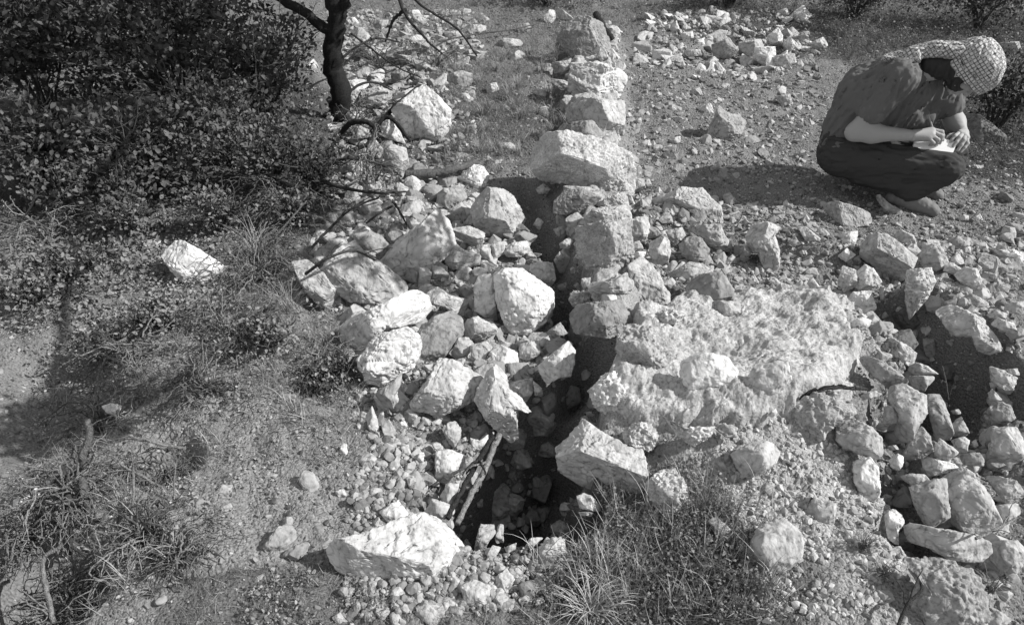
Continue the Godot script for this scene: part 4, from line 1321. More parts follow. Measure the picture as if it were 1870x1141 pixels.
	rock("stone", "knobbly white stone at the left lip of the upper trench", Vector3(0.028, 0.011, -2.986), -1, 30, 0.75, 0.606, 0, 0, [-6.6, -1.4, -3.1, 2.8, 4.6, 4.2, 6.0, -0.7, 1.2, -3.5, -5.2, -3.5])
	rock("stone", "small pale stone left of the lying log", Vector3(-0.673, 0.008, -3.744), 10, 25, 0.75, 0.539, 0, 0, [-2.9, 2.3, 1.3, 2.8, 3.2, -2.2, -1.8, -2.7])
	rock("stone", "speckled stone in the shrub's skirt", Vector3(-0.866, 0.013, -3.869), 13, 24, 0.75, 0.450, 0, 0, [-5.0, 2.8, 4.3, 3.7, 5.4, -1.4, -3.5, -4.8])
	rock("stone", "small stone just above the bright pointed-foot stone", Vector3(-0.140, 0.007, -3.990), 2, 24, 0.75, 0.525, 0, 0, [-4.2, -0.7, 0.2, 2.6, 3.6, 0.9, 1.0, -2.5])
	rock("stone", "upright chip right of the bright pointed-foot stone", Vector3(-0.082, 0.006, -3.916), 1, 24, 0.75, 0.465, 0, 0, [-2.7, 2.7, 2.5, 3.5, 2.4, -2.4, -1.9, -4.1])
	rock("stone", "pale low stone in front of the bare soil patch", Vector3(-0.258, 0.019, -2.544), 6, 34, 0.75, 0.558, 0, 0, [-9.4, 5.4, -4.4, 7.0, 0.4, 2.9, 8.4, 0.6, 8.2, -8.2, 4.8, -6.7, -1.8, -2.0, -8.5, -0.3])
	rock("stone", "white upright stone with a scooped right side", Vector3(-0.107, 0.016, -2.592), 2, 34, 0.75, 0.727, 0, 0, [-4.9, 4.8, -2.9, 9.8, 2.1, 9.1, 5.2, 3.9, 6.7, 2.3, 3.8, -1.1, 4.3, -7.5, 4.5, -10.7, 0.4, -9.3, -5.2, -6.0])
	rock("boulder", "large white rounded boulder at the trench's left edge", Vector3(0.043, 0.032, -2.536), -1, 34, 0.8, 0.692, 0, 0, [-12.2, 10.6, -8.1, 13.4, -0.5, 13.5, 4.4, 10.1, 13.1, 4.0, 12.8, -2.9, 9.4, -9.2, 2.6, -14.4, -5.0, -14.1, -8.2, -7.3, -10.7, -0.4])
	rock("stone", "grey crumbly stone beside the knobbly white one", Vector3(-0.063, 0.009, -2.985), 1, 30, 0.75, 0.477, 0, 0, [-3.3, 2.4, 3.0, 4.4, 3.6, -1.2, -2.7, -5.3])
	rock("stone", "upright grey chip under the streaked stone's right end", Vector3(-0.119, 0.005, -2.967), 2, 30, 0.75, 0.505, 0, 0, [-2.5, 3.8, 2.4, 3.7, 2.2, -4.0, -2.0, -3.9])
	rock("boulder", "shaded grey boulder under the shrub edge", Vector3(-0.793, 0.018, -2.970), 15, 29, 0.75, 0.425, 0, 0, [-2.5, 5.2, 8.1, 5.4, 11.2, 0.4, 1.5, -3.0, -5.3, -8.3, -9.6, -1.6])
	rock("stone", "small white cobble left of the thin branch fork", Vector3(-0.746, 0.006, -3.279), 13, 27, 0.75, 0.618, 0, 0, [-2.4, 1.5, 1.4, 1.8, 2.5, -1.3, -1.3, -2.0])
	rock("boulder", "long white bedded boulder sloping into the grass", Vector3(-0.509, 0.044, -2.370), 12, 35, 0.6, 0.681, 0, 0, [-17.8, 1.8, -0.4, 6.3, 12.0, 11.4, 19.0, 14.6, 22.9, 11.5, 21.5, 2.3, 17.0, -1.9, 2.3, -3.4, -1.9, -6.1, -9.4, -13.8, -16.0, -15.5, -20.2, -7.1, -20.6, -0.5])
	rock("boulder", "white oval boulder crossed by cracks, lowest of the left outcrop", Vector3(-0.449, 0.029, -2.178), 12, 38, 0.6, 0.689, 2, 0, [-12.1, 0.3, -5.2, 7.5, 7.6, 10.4, 12.0, 5.4, 12.1, 1.0, 8.2, -5.5, 2.4, -7.8, -5.4, -10.6, -9.5, -8.8, -11.9, -2.9])
	rock("boulder", "dull grey upright boulder right of the white oval one", Vector3(-0.281, 0.025, -2.294), 7, 37, 0.8, 0.314, 0, 0, [-9.0, 0.6, -6.0, 5.6, 0.6, 9.0, 5.9, 10.6, 10.2, 7.0, 9.7, 0.6, 4.9, -4.3, -0.8, -11.0, -6.5, -10.5, -9.4, -5.2])
	rock("stone", "grey-white stone under the scooped upright stone", Vector3(-0.131, 0.014, -2.364), 3, 36, 0.75, 0.524, 0, 0, [-7.4, -1.7, -4.2, 4.1, 0.0, 5.2, 7.0, 0.8, 7.6, -1.6, 2.1, -4.4, -3.8, -3.6])
	rock("stone", "pale stone leaning on the grey upright boulder", Vector3(-0.188, 0.012, -2.248), 5, 38, 0.75, 0.418, 0, 0, [-5.0, -3.1, -1.2, 4.2, 2.8, 4.0, 5.0, 1.0, 1.9, -2.9, -2.2, -4.4])
	rock("stone", "irregular pale stone between two dark gaps", Vector3(-0.116, 0.012, -2.213), 3, 38, 0.75, 0.428, 0, 0, [-4.0, 3.3, 2.9, 4.8, 5.2, 3.0, 2.2, -0.9, 1.5, -6.0, -0.8, -6.0, -3.6, -1.9])
	rock("stone", "blocky white stone above the spiky one", Vector3(-0.022, 0.015, -2.167), 1, 39, 0.75, 0.712, 0, 0, [-5.9, 3.7, -1.9, 6.0, 4.2, 3.1, 5.3, -4.2, 4.2, -5.9, -0.3, -5.3, -4.8, -1.3])
	rock("boulder", "large pale kite-shaped boulder left of the lower trench", Vector3(-0.219, 0.026, -1.998), 6, 41, 0.8, 0.527, 0, 0, [-13.7, -3.8, -8.0, 2.9, -2.8, 10.8, 1.4, 10.5, 6.5, 7.2, 13.9, 2.5, 11.7, -3.8, 7.4, -5.3, -2.8, -9.2, -13.3, -6.7])
	rock("boulder", "spiky white boulder jutting over the lower trench", Vector3(-0.041, 0.024, -1.923), 1, 42, 0.7, 0.548, 0, 0, [-8.6, 1.2, -7.4, 5.3, -4.5, 11.0, -1.0, 13.8, 2.5, 9.7, 3.0, 5.1, 7.0, 2.2, 11.0, -3.6, 6.9, -1.6, 5.7, -4.7, 6.2, -12.1, 3.9, -13.8, -1.2, -9.2, -5.2, -5.1])
	rock("stone", "pale knob right of the spiky boulder's head", Vector3(0.035, -0.019, -2.050), -1, 41, 0.75, 0.549, 0, 0, [-5.5, 1.6, -0.6, 3.3, 3.8, 3.9, 4.4, -0.5, 1.7, -4.9, -1.6, -2.8, -4.9, -1.2])
	rock("stone", "small white pointed stone on the trench lip", Vector3(0.092, -0.003, -2.025), -3, 41, 0.75, 0.473, 0, 0, [-2.2, 3.6, 1.1, 1.0, 2.5, -2.7, -1.0, -1.8])
	rock("stone", "smooth pale stone with a pointed foot below the kite-shaped boulder", Vector3(-0.197, -0.028, -1.831), 6, 44, 0.75, 0.483, 0, 0, [-1.8, 3.7, 0.8, 4.5, 2.7, 1.8, 2.5, -1.2, 0.2, -5.6, -1.7, -2.9, -3.0, 0.7])
	rock("stone", "narrow grey slab under the white oval boulder", Vector3(-0.426, 0.013, -1.991), 12, 40, 0.75, 0.386, 0, 0, [-5.1, 0.2, 0.7, 3.7, 5.3, 6.9, 4.3, 2.7, 1.6, -1.3, 1.1, -6.0, -3.0, -4.4])
	rock("stone", "thin vertical pale stone standing in the soil", Vector3(-0.459, 0.006, -1.828), 14, 43, 0.75, 0.483, 0, 0, [-2.0, 4.9, 0.6, 7.0, 1.8, 1.2, 1.6, -3.9, -0.2, -9.2, -0.9, -3.5, -1.8, 0.8])
	rock("stone", "pale cobble right of the thin vertical stone", Vector3(-0.409, 0.007, -1.813), 13, 43, 0.75, 0.420, 0, 0, [-2.2, 3.0, 0.8, 3.5, 2.4, -0.3, 0.9, -4.1, -1.5, -2.7])
	rock("stone", "small bright cobble under the kite-shaped boulder", Vector3(-0.365, 0.001, -1.845), 11, 43, 0.75, 0.671, 0, 0, [-1.9, 0.8, 0.7, 1.2, 1.7, -0.7, -0.2, -1.5])
	rock("stone", "small white rectangular chip on the bare soil", Vector3(-0.539, 0.003, -1.723), 17, 44, 0.75, 0.730, 0, 0, [-0.8, 2.2, 1.4, 2.0, 0.9, -2.1, -1.5, -1.9])
	rock("stone", "white stone at the head of the wooden stake's left side", Vector3(-0.202, -0.021, -1.684), 7, 46, 0.75, 0.620, 0, 0, [-3.8, 4.5, 0.1, 5.1, 5.3, 2.7, 5.5, -1.6, 1.5, -3.2, -1.2, -6.3, -4.0, -4.6, -4.4, -0.3])
	rock("stone", "crooked white stone above the stake", Vector3(-0.109, -0.027, -1.783), 3, 45, 0.75, 0.603, 0, 0, [-2.8, 2.2, 0.2, 1.1, 3.8, 3.5, 3.2, 1.0, 0.1, -1.9, -1.5, -4.3, -2.4, -0.8])
	rock("stone", "tiny white chip left of the crooked stone", Vector3(-0.162, -0.034, -1.806), 5, 45, 0.75, 0.594, 0, 0, [-1.1, 0.5, 0.9, 1.1, 0.9, -0.7, -0.7, -1.1])
	rock("stone", "small rounded stone under the pointed-foot stone", Vector3(-0.240, 0.004, -1.739), 8, 45, 0.75, 0.493, 0, 0, [-1.6, 1.3, 1.3, 1.1, 1.1, -1.8, -1.3, -0.6])
	rock("stone", "white chip in the twig tangle above the stake", Vector3(-0.340, 0.004, -1.722), 11, 45, 0.75, 0.482, 0, 0, [-1.4, 1.7, 1.1, 1.9, 1.6, -1.6, -1.3, -1.7])
	rock("stone", "second white chip in the twig tangle, nearer the stake", Vector3(-0.290, 0.002, -1.695), 10, 45, 0.75, 0.599, 0, 0, [-0.9, 1.1, 1.4, 1.8, 0.8, -1.5, -1.4, -1.5])
	rock("stone", "angular rubble stone at the trench's upper left lip", Vector3(0.067, 0.021, -2.222), -2, 38, 0.75, 0.472, 0, 0, [-4.0, 2.2, 2.9, 4.1, 4.7, -1.0, -0.4, -4.0, -3.9, -2.9])
	rock("boulder", "bright rugged stone opposite the mortared mass across the trench", Vector3(0.162, 0.086, -2.059), -5, 39, 0.8, 0.591, 0, 0, [-7.1, -0.8, -0.7, 5.0, 3.0, 8.5, 5.9, 5.3, 5.6, 0.3, 4.7, -4.1, 0.8, -4.8, -4.0, -7.3, -6.9, -3.6])
	rock("stone", "pale cap of rubble above the rugged trench stone", Vector3(0.173, 0.000, -2.366), -4, 36, 0.75, 0.375, 0, 0, [-5.6, -1.8, -2.7, 0.7, 1.4, 3.9, 4.5, -0.2, 0.5, -2.7])
	rock("boulder", "rugged mortared lump at the mass's upper left corner", Vector3(0.440, 0.211, -1.978), -13, 37, 0.9, 0.451, 1, 0, [-9.6, 6.6, -4.6, 8.3, 0.7, 7.4, 8.8, 4.8, 10.8, 0.9, 9.2, -2.5, 6.4, -5.0, 5.0, -9.9, 0.6, -8.4, -6.9, -6.3, -9.3, -0.2])
	rock("stone", "rough white knob on the mass's top edge", Vector3(0.556, 0.192, -2.194), -14, 35, 0.75, 0.610, 1, 0, [-6.7, -1.6, -1.8, 2.5, 3.5, 3.2, 6.3, 2.0, 3.6, -1.7, -3.7, -3.4])
	rock("boulder", "bright knob of the mass overhanging the trench", Vector3(0.324, 0.133, -1.863), -10, 41, 0.75, 0.711, 1, 0, [-7.4, -1.0, -3.8, 4.0, 3.0, 8.3, 6.4, 4.6, 4.9, -1.2, 4.2, -4.8, -0.1, -7.4, -3.7, -6.8])
	rock("boulder", "smooth white boulder embedded in the mortared mass", Vector3(0.611, 0.246, -1.827), -18, 38, 0.22, 0.753, 0, 0, [-10.6, -2.6, -8.9, 1.8, -3.2, 5.4, 6.3, 6.4, 9.8, 3.1, 9.8, -2.4, 3.4, -4.2, -3.4, -6.7, -7.5, -6.0])
	rock("boulder", "smooth pale boulder with a crack embedded right of the white one", Vector3(0.786, 0.260, -1.771), -24, 38, 0.22, 0.569, 0, 0, [-6.9, -1.9, -5.2, 2.6, -0.4, 6.4, 4.2, 6.6, 6.8, 1.4, 4.5, -4.2, -2.0, -6.5, -6.1, -5.1])
	rock("boulder", "big angular block with a dark front face hanging over the trench", Vector3(0.276, 0.042, -1.628), -10, 46, 0.9, 0.511, 0, 1, [-14.9, 3.4, -10.4, 8.8, -7.5, 13.6, -2.8, 10.7, 7.3, 6.1, 12.1, 6.3, 13.4, 2.0, 14.3, -3.5, 10.7, -9.6, 7.0, -11.4, -0.8, -9.7, -6.8, -7.1, -12.9, -4.4])
	rock("stone", "rough white cube stone above the dark-fronted block", Vector3(0.397, 0.108, -1.682), -13, 44, 0.75, 0.565, 1, 0, [-5.9, 1.2, -2.4, 3.6, 2.2, 4.3, 5.8, 1.6, 3.8, -3.9, -1.4, -3.8, -5.0, -3.0])
	rock("stone", "long pale ledge at the mass's lower edge", Vector3(0.543, 0.156, -1.642), -18, 43, 0.7, 0.612, 1, 0, [-13.2, 3.6, -7.6, 0.6, -2.2, 1.3, 5.6, 3.5, 5.3, 0.2, 0.1, -3.7, -5.4, -0.8])
	rock("boulder", "pale flat boulder above the weeds at the mass's foot", Vector3(0.716, 0.138, -1.562), -25, 43, 0.6, 0.492, 0, 0, [-7.5, -1.2, -1.3, 5.3, 7.0, 5.6, 5.6, 0.1, 2.0, -4.8, -2.5, -7.0])
	rock("stone", "white pebble in a hollow on the mass", Vector3(0.788, 0.195, -1.690), -25, 40, 0.75, 0.685, 0, 0, [-1.8, -1.1, 0.6, 2.0, 1.4, 0.4, 0.1, -1.5])
	rock("stone", "rough pale lump between ledge and flat boulder", Vector3(0.642, 0.168, -1.646), -21, 42, 0.75, 0.461, 1, 0, [-4.2, 1.3, 2.9, 1.7, 3.2, -1.5, -1.7, -1.8])
	rock("boulder", "big grey-white boulder left of the person's shadow", Vector3(0.881, 0.027, -3.377), -15, 26, 0.8, 0.508, 0, 1, [-19.8, 1.7, -11.0, 5.8, -4.6, 9.6, 5.3, 9.9, 9.8, 5.8, 15.7, 1.8, 18.2, -7.2, 7.9, -6.9, -0.4, -8.7, -13.8, -7.1, -16.3, -1.1])
	rock("stone", "leaning pale stone left of the big grey-white boulder", Vector3(0.672, 0.009, -3.429), -11, 26, 0.75, 0.419, 0, 0, [-3.8, -1.9, 1.7, 4.0, 3.4, 2.6, 0.9, -2.2, -2.8, -3.3])
	rock("stone", "thin grey shard against the spine's right side", Vector3(0.605, 0.012, -3.470), -10, 26, 0.75, 0.467, 0, 0, [-3.3, 4.2, -0.1, 2.9, 3.6, -3.0, 1.4, -3.9, -2.1, -0.3])
	rock("stone", "mottled grey stone right of the capstone's corner", Vector3(0.657, 0.025, -3.634), -10, 25, 0.75, 0.441, 0, 0, [-5.8, 1.0, -1.3, 3.8, 3.6, 3.3, 4.8, -1.3, -0.4, -4.9])
	rock("stone", "small pale stone on the mottled one's right", Vector3(0.721, 0.008, -3.681), -11, 25, 0.75, 0.398, 0, 0, [-3.3, 1.6, 0.7, 2.7, 3.1, -1.1, -0.3, -3.0])
	rock("stone", "flat pale stone at the scree's lower end", Vector3(0.648, 0.060, -3.772), -10, 24, 0.75, 0.482, 0, 0, [-6.6, 1.5, -3.5, 4.2, 4.1, 1.4, 7.0, -3.2, -2.0, -3.0])
	rock("stone", "two-sided stone with a black left face", Vector3(0.602, 0.015, -3.166), -11, 28, 0.75, 0.518, 0, 0, [-5.7, 3.5, -0.9, 6.1, 3.7, 6.5, 5.8, 0.9, 4.0, -5.8, 1.1, -6.1, -4.7, -5.9])
	rock("stone", "tall pale stone standing in the gap right of the two-sided one", Vector3(0.674, 0.014, -2.959), -13, 30, 0.75, 0.563, 0, 0, [-5.6, 3.5, -0.6, 7.5, 3.1, 5.8, 4.8, 0.5, 3.5, -8.1, -0.1, -7.1, -4.9, -2.0])
	rock("stone", "grey wedge below the big grey-white boulder", Vector3(0.772, 0.012, -3.113), -14, 28, 0.75, 0.453, 0, 0, [-5.1, 1.6, 2.4, 4.2, 4.6, 0.5, 0.1, -5.1, -2.3, -3.2])
	rock("boulder", "dull layered stone below the grey wedge", Vector3(0.831, 0.015, -2.977), -16, 29, 0.75, 0.315, 0, 0, [-7.4, 1.3, -3.8, 5.4, 1.8, 6.1, 6.8, 1.1, 6.2, -4.1, 0.2, -6.3, -5.2, -3.5])
	rock("boulder", "banded grey stone with curved layers", Vector3(0.941, 0.018, -3.089), -17, 28, 0.75, 0.428, 2, 0, [-12.7, 1.9, -5.9, 5.0, 2.5, 6.2, 4.7, 2.1, 9.8, -3.0, 8.9, -6.1, 3.2, -6.2, -3.9, -2.8, -6.4, -1.0])
	rock("boulder", "two-horned pale boulder alone left of the bare soil bay", Vector3(1.159, 0.024, -3.007), -21, 28, 0.9, 0.517, 0, 0, [-9.4, 2.4, -7.7, 7.8, -1.3, 10.4, 6.0, 8.8, 3.4, 4.7, 6.8, -1.3, 8.4, -9.0, 7.0, -12.2, 1.8, -11.0, -2.3, -4.4, -5.7, -5.0])
	rock("stone", "small white sliver in the shadow of the two-horned boulder", Vector3(0.978, 0.005, -2.901), -19, 30, 0.75, 0.622, 0, 0, [-2.1, -1.1, 0.5, 2.8, 2.1, 1.6, -0.4, -2.9])
	rock("boulder", "tall white boulder right of the spine wall", Vector3(0.559, 0.031, -2.631), -12, 33, 0.7, 0.487, 0, 0, [-8.8, 8.6, -3.6, 13.8, 0.0, 10.9, 5.6, 5.2, 7.0, 1.8, 10.2, -1.1, 10.7, -5.0, 5.6, -8.3, 1.6, -12.7, -2.6, -10.6, -7.0, -6.4, -7.0, 1.5])
	rock("stone", "flat-topped white slab right of the tall white boulder", Vector3(0.764, 0.015, -2.774), -15, 31, 0.75, 0.456, 0, 0, [-8.7, -1.7, -0.5, 4.9, 5.9, 5.1, 8.9, 2.8, 4.3, -1.1, -1.4, -6.7, -5.0, -4.5])
	rock("boulder", "dark rough boulder above the mortared mass", Vector3(0.758, 0.146, -2.414), -17, 32, 0.9, 0.288, 0, 0, [-9.3, 1.9, -4.8, 7.0, 3.1, 9.5, 8.9, 3.1, 9.1, -1.1, 3.9, -5.1, 3.5, -10.1, -3.8, -8.8, -7.8, -3.4])
	rock("stone", "pale squared stone touching the mass's top edge", Vector3(0.804, 0.149, -2.306), -19, 33, 0.75, 0.445, 0, 0, [-5.4, 2.4, 3.9, 3.9, 5.3, -0.6, 4.2, -3.3, -4.8, -3.3])
	rock("stone", "pale speckled stone right of the dark rough boulder", Vector3(0.974, 0.036, -2.576), -21, 32, 0.75, 0.488, 0, 0, [-7.1, 0.5, -2.7, 3.3, 3.5, 2.6, 6.8, -1.2, 3.5, -3.1, -3.4, -2.6])
	rock("boulder", "largest mortared block in the spine wall", Vector3(0.402, 0.131, -2.787), -8, 30, 0.9, 0.430, 1, 0, [-14.4, 7.8, -4.6, 10.8, 9.0, 12.5, 10.7, 5.0, 12.3, -8.7, 5.8, -13.1, -1.2, -12.1, -8.4, -9.5, -12.0, -2.8])
	rock("boulder", "layered block on top of the largest spine block", Vector3(0.442, 0.114, -3.085), -8, 28, 0.9, 0.492, 2, 0, [-13.2, -2.6, -7.2, 4.4, 9.1, 7.1, 11.6, -2.6, 5.2, -4.7, -7.9, -6.4])
	rock("stone", "pale crumbly stone above the layered spine block", Vector3(0.486, 0.115, -3.247), -9, 26, 0.75, 0.520, 1, 0, [-8.1, -0.5, 5.4, 6.6, 7.3, -1.8, -3.0, -4.8, -9.4, -2.9])
	rock("boulder", "dull grey face stone left of the crumbly spine stone", Vector3(0.303, 0.105, -3.269), -5, 27, 0.8, 0.282, 0, 0, [-10.4, 0.3, -5.5, 5.7, 3.1, 6.9, 12.8, 3.0, 7.1, -4.1, -1.4, -7.0, -10.1, -5.7])
	rock("stone", "thin pale ledge under the capstone's shadow", Vector3(0.350, 0.107, -3.391), -6, 26, 0.75, 0.530, 0, 0, [-9.7, 2.3, 3.3, 2.1, 9.9, -0.8, 8.4, -3.3, -1.4, -1.3, -9.5, -0.9])
	rock("stone", "knobbly bright stone at the shadow's left end", Vector3(0.164, 0.006, -3.618), -3, 26, 0.75, 0.468, 0, 0, [-4.1, 0.1, 0.2, 3.2, 4.1, 0.3, 2.0, -2.3, -2.3, -2.4])
	rock("stone", "pale mortar lump under the capstone's right end", Vector3(0.510, 0.118, -3.487), -8, 25, 0.75, 0.522, 1, 0, [-8.5, 3.4, -0.5, 6.3, 6.2, 4.3, 7.4, -4.6, 0.6, -6.7, -6.4, -3.0])
	rock("stone", "split pale ledge below the largest spine block", Vector3(0.382, 0.176, -2.425), -9, 33, 0.75, 0.452, 2, 0, [-9.4, 0.9, -0.6, 1.6, 5.2, 5.9, 6.7, 3.5, 7.3, -2.7, 1.0, -2.6, -4.6, -3.7, -9.1, -2.2])
	rock("stone", "rough pale knob at the spine's lower left corner", Vector3(0.278, 0.085, -2.470), -6, 34, 0.75, 0.444, 1, 0, [-5.4, -0.1, -3.7, 3.2, 1.5, 2.9, 6.8, 0.6, 2.5, -2.9, -3.3, -3.3])
	rock("boulder", "dull grey stone at the foot of the spine", Vector3(0.327, 0.150, -2.240), -8, 35, 0.8, 0.273, 0, 0, [-13.0, 1.0, -9.3, 4.8, 6.2, 7.9, 11.4, 3.1, 12.2, -1.4, 8.6, -4.6, 2.3, -7.5, -9.7, -5.9])
	rock("stone", "smooth white cobble lying on the spine's foot stone", Vector3(0.384, 0.105, -2.298), -9, 35, 0.5, 0.670, 0, 0, [-5.4, 0.0, 0.5, 2.5, 5.1, -0.2, 3.4, -1.6, -2.8, -1.7])
	rock("stone", "dim speckled stone in the upper trench", Vector3(0.239, -0.015, -3.193), -4, 29, 0.75, 0.382, 0, 0, [-4.2, 1.2, 0.4, 3.3, 4.5, -0.1, -0.8, -3.8])
	rock("stone", "pale chip lit in the upper trench", Vector3(0.252, 0.009, -3.040), -5, 30, 0.75, 0.532, 0, 0, [-3.3, -0.1, 0.8, 3.1, 3.1, 1.7, 1.8, -2.2, -2.8, -2.4])
	rock("stone", "white chip lower in the upper trench", Vector3(0.223, -0.023, -2.977), -4, 31, 0.75, 0.448, 0, 0, [-2.7, -0.6, -0.5, 2.5, 2.2, 1.1, 1.2, -2.7])
	rock("stone", "lit chip at the upper trench's left side", Vector3(0.132, -0.029, -3.305), -2, 28, 0.75, 0.588, 0, 0, [-2.7, -0.6, -0.5, 3.2, 2.6, 1.0, 0.4, -3.5])
	rock("stone", "small white cobble above the tall white boulder", Vector3(0.578, 0.006, -2.946), -11, 30, 0.6, 0.753, 0, 0, [-3.5, -1.1, -1.0, 1.3, 2.7, 2.0, 2.7, -0.5, -2.0, -2.0])
	rock("stone", "narrow upright stone left of the split ledge", Vector3(0.304, 0.069, -2.611), -7, 33, 0.75, 0.449, 0, 0, [-2.1, 1.7, 1.9, 2.7, 1.5, -2.1, -1.1, -2.9])
	rock("stone", "grey cobble left of the small white cobble", Vector3(0.561, 0.024, -2.988), -11, 30, 0.75, 0.421, 0, 0, [-4.1, 1.0, 1.9, 3.0, 4.4, -1.0, -2.3, -3.0])
	rock("stone", "grey shard between the two-sided stone and the grey wedge", Vector3(0.682, 0.009, -3.146), -12, 28, 0.75, 0.349, 0, 0, [-4.0, 3.1, 0.5, 2.1, 4.0, -2.6, -0.4, -2.4])
	rock("stone", "white angular stone right of the upper trench", Vector3(0.139, -0.021, -2.824), -3, 32, 0.75, 0.545, 0, 0, [-6.6, 3.6, -2.3, 5.5, 4.2, 5.3, 5.5, -1.9, 3.2, -7.4, -2.7, -4.3, -5.7, -0.8])
	rock("stone", "pale stone left of the person's shadow tip", Vector3(1.115, 0.009, -3.494), -18, 25, 0.75, 0.404, 0, 0, [-4.1, 1.6, -0.6, 3.6, 4.8, -1.1, -0.9, -3.5])
	rock("stone", "pale chip under the person's shadow edge", Vector3(1.212, 0.003, -3.402), -20, 26, 0.75, 0.507, 0, 0, [-3.0, -0.1, 1.2, 1.7, 3.0, 0.1, -1.2, -1.7])
	rock("stone", "dark cobble in the two-horned boulder's shadow", Vector3(1.060, 0.007, -2.966), -20, 29, 0.75, 0.297, 0, 0, [-3.0, 1.1, 0.6, 3.1, 2.8, -0.8, -0.1, -3.4])
	rock("stone", "grey stone right of the big grey-white boulder", Vector3(1.054, 0.004, -3.432), -17, 26, 0.75, 0.441, 0, 0, [-2.0, 1.6, 0.9, 2.7, 1.7, -1.8, -0.4, -2.9])
	rock("boulder", "pale angular boulder in front of the crouching person", Vector3(1.628, 0.020, -3.308), -26, 25, 0.7, 0.432, 0, 2, [-15.5, 3.7, -5.4, 6.1, 5.9, 4.9, 12.1, 3.1, 14.3, -1.1, 7.7, -4.9, 0.4, -7.6, -4.5, -5.9, -10.8, -1.7])
	rock("stone", "white shard below left of the pale angular boulder", Vector3(1.399, 0.013, -3.096), -24, 27, 0.75, 0.527, 0, 0, [-6.5, 3.9, -3.2, 4.5, 5.5, -0.3, 5.5, -3.2, 1.0, -4.5, -3.4, -0.6])
	rock("stone", "curved white stone between shard and squared stone", Vector3(1.475, 0.008, -3.132), -25, 27, 0.75, 0.493, 0, 0, [-4.3, 0.6, -0.7, 2.8, 4.3, -0.5, 2.1, -2.5, -2.4, -1.2])
	rock("stone", "white squared stone right below the pale angular boulder", Vector3(1.562, 0.013, -3.073), -27, 27, 0.75, 0.637, 0, 0, [-4.6, -0.5, -3.9, 1.9, 4.6, 5.6, 3.8, -1.4, -3.1, -6.0])
	rock("stone", "small white stone under the white squared stone", Vector3(1.513, 0.008, -2.938), -27, 28, 0.75, 0.671, 0, 0, [-3.7, -1.4, -0.7, 3.3, 3.8, 1.1, 0.4, -3.2])
	rock("boulder", "large wedge boulder with white top and black front", Vector3(1.668, 0.030, -2.882), -30, 27, 1, 0.440, 0, 1, [-11.2, 5.7, -10.7, 8.3, -4.0, 10.0, 2.6, 7.7, 11.4, 2.9, 11.5, -2.8, 8.8, -8.5, 1.2, -11.4, -4.5, -5.7, -10.7, -2.9, -12.6, 2.4])
	rock("stone", "grey slab leaning on the black-fronted wedge boulder", Vector3(1.823, 0.015, -3.058), -31, 26, 0.75, 0.466, 0, 0, [-6.4, -0.4, -2.6, 4.6, 3.0, 3.5, 5.4, -0.2, 3.1, -5.2, -2.3, -3.0])
	rock("boulder", "pale stone right of the black-fronted wedge boulder", Vector3(1.878, 0.018, -2.899), -33, 27, 0.75, 0.438, 0, 0, [-8.3, -0.8, -3.0, 5.1, 0.1, 7.4, 5.8, 1.8, 7.7, -2.0, 3.1, -5.6, -2.9, -5.2])
	rock("boulder", "pointed white stone hanging tip-down over the pit", Vector3(1.637, 0.087, -2.544), -33, 29, 0.7, 0.552, 2, 0, [-6.6, 6.3, 1.9, 9.2, 5.2, 4.6, 4.6, -2.8, 2.1, -9.6, 1.0, -13.4, -2.9, -5.9])
	rock("stone", "white chip right of the tip-down stone's top", Vector3(1.936, 0.008, -2.817), -35, 27, 0.75, 0.560, 0, 0, [-3.6, 0.7, -1.9, 2.7, 4.2, 1.1, 2.9, -2.2, -3.3, -2.0])
	rock("boulder", "pale four-sided stone above the pit", Vector3(1.958, 0.017, -2.724), -36, 27, 0.75, 0.598, 0, 0, [-6.2, -0.1, -4.0, 4.1, 1.1, 5.1, 4.6, 1.3, 4.6, -3.0, 3.3, -6.2, -1.3, -3.5])
	rock("stone", "white square stone left of the pit rim", Vector3(1.518, 0.016, -2.724), -29, 29, 0.75, 0.643, 0, 0, [-4.8, 1.3, -2.5, 6.1, 1.5, 5.1, 6.3, 0.3, 2.9, -4.0, -3.2, -6.4])
	rock("stone", "pale slab standing left of the white square stone", Vector3(1.441, 0.012, -2.732), -28, 29, 0.75, 0.512, 0, 0, [-3.4, -2.4, -3.7, 5.6, 2.2, 4.4, 4.4, -1.1, 1.0, -6.8])
	rock("stone", "small pale stone at the soil bay's lower edge", Vector3(1.283, 0.006, -2.699), -25, 30, 0.75, 0.525, 0, 0, [-2.5, -0.1, -0.8, 3.0, 2.6, -0.3, 0.7, -2.7])
	rock("stone", "grey cobble right of the small pale stone in the bay", Vector3(1.325, 0.007, -2.653), -27, 30, 0.75, 0.473, 0, 0, [-2.5, -0.1, -0.3, 3.2, 2.6, -0.8, 0.1, -2.7])
	rock("boulder", "bright white boulder at the mass's upper right corner", Vector3(1.452, -0.021, -2.594), -29, 31, 0.75, 0.748, 0, 0, [-7.0, -3.0, -4.0, 4.0, 2.1, 6.4, 6.4, 0.2, 5.6, -3.4, -1.3, -5.5])
	rock("stone", "white stone just below the bright corner boulder", Vector3(1.252, 0.148, -2.206), -30, 32, 0.75, 0.664, 0, 0, [-3.8, 0.3, 0.6, 3.4, 3.7, 3.2, 3.6, 0.2, -0.5, -3.9, -3.5, -2.5])
	rock("stone", "grey tilted stone with a dark left side on the mass's top", Vector3(1.130, 0.020, -2.609), -23, 31, 0.75, 0.439, 0, 2, [-5.6, -2.5, -2.2, 4.1, 2.2, 3.8, 5.1, -0.8, 3.3, -3.5, -2.3, -3.1])
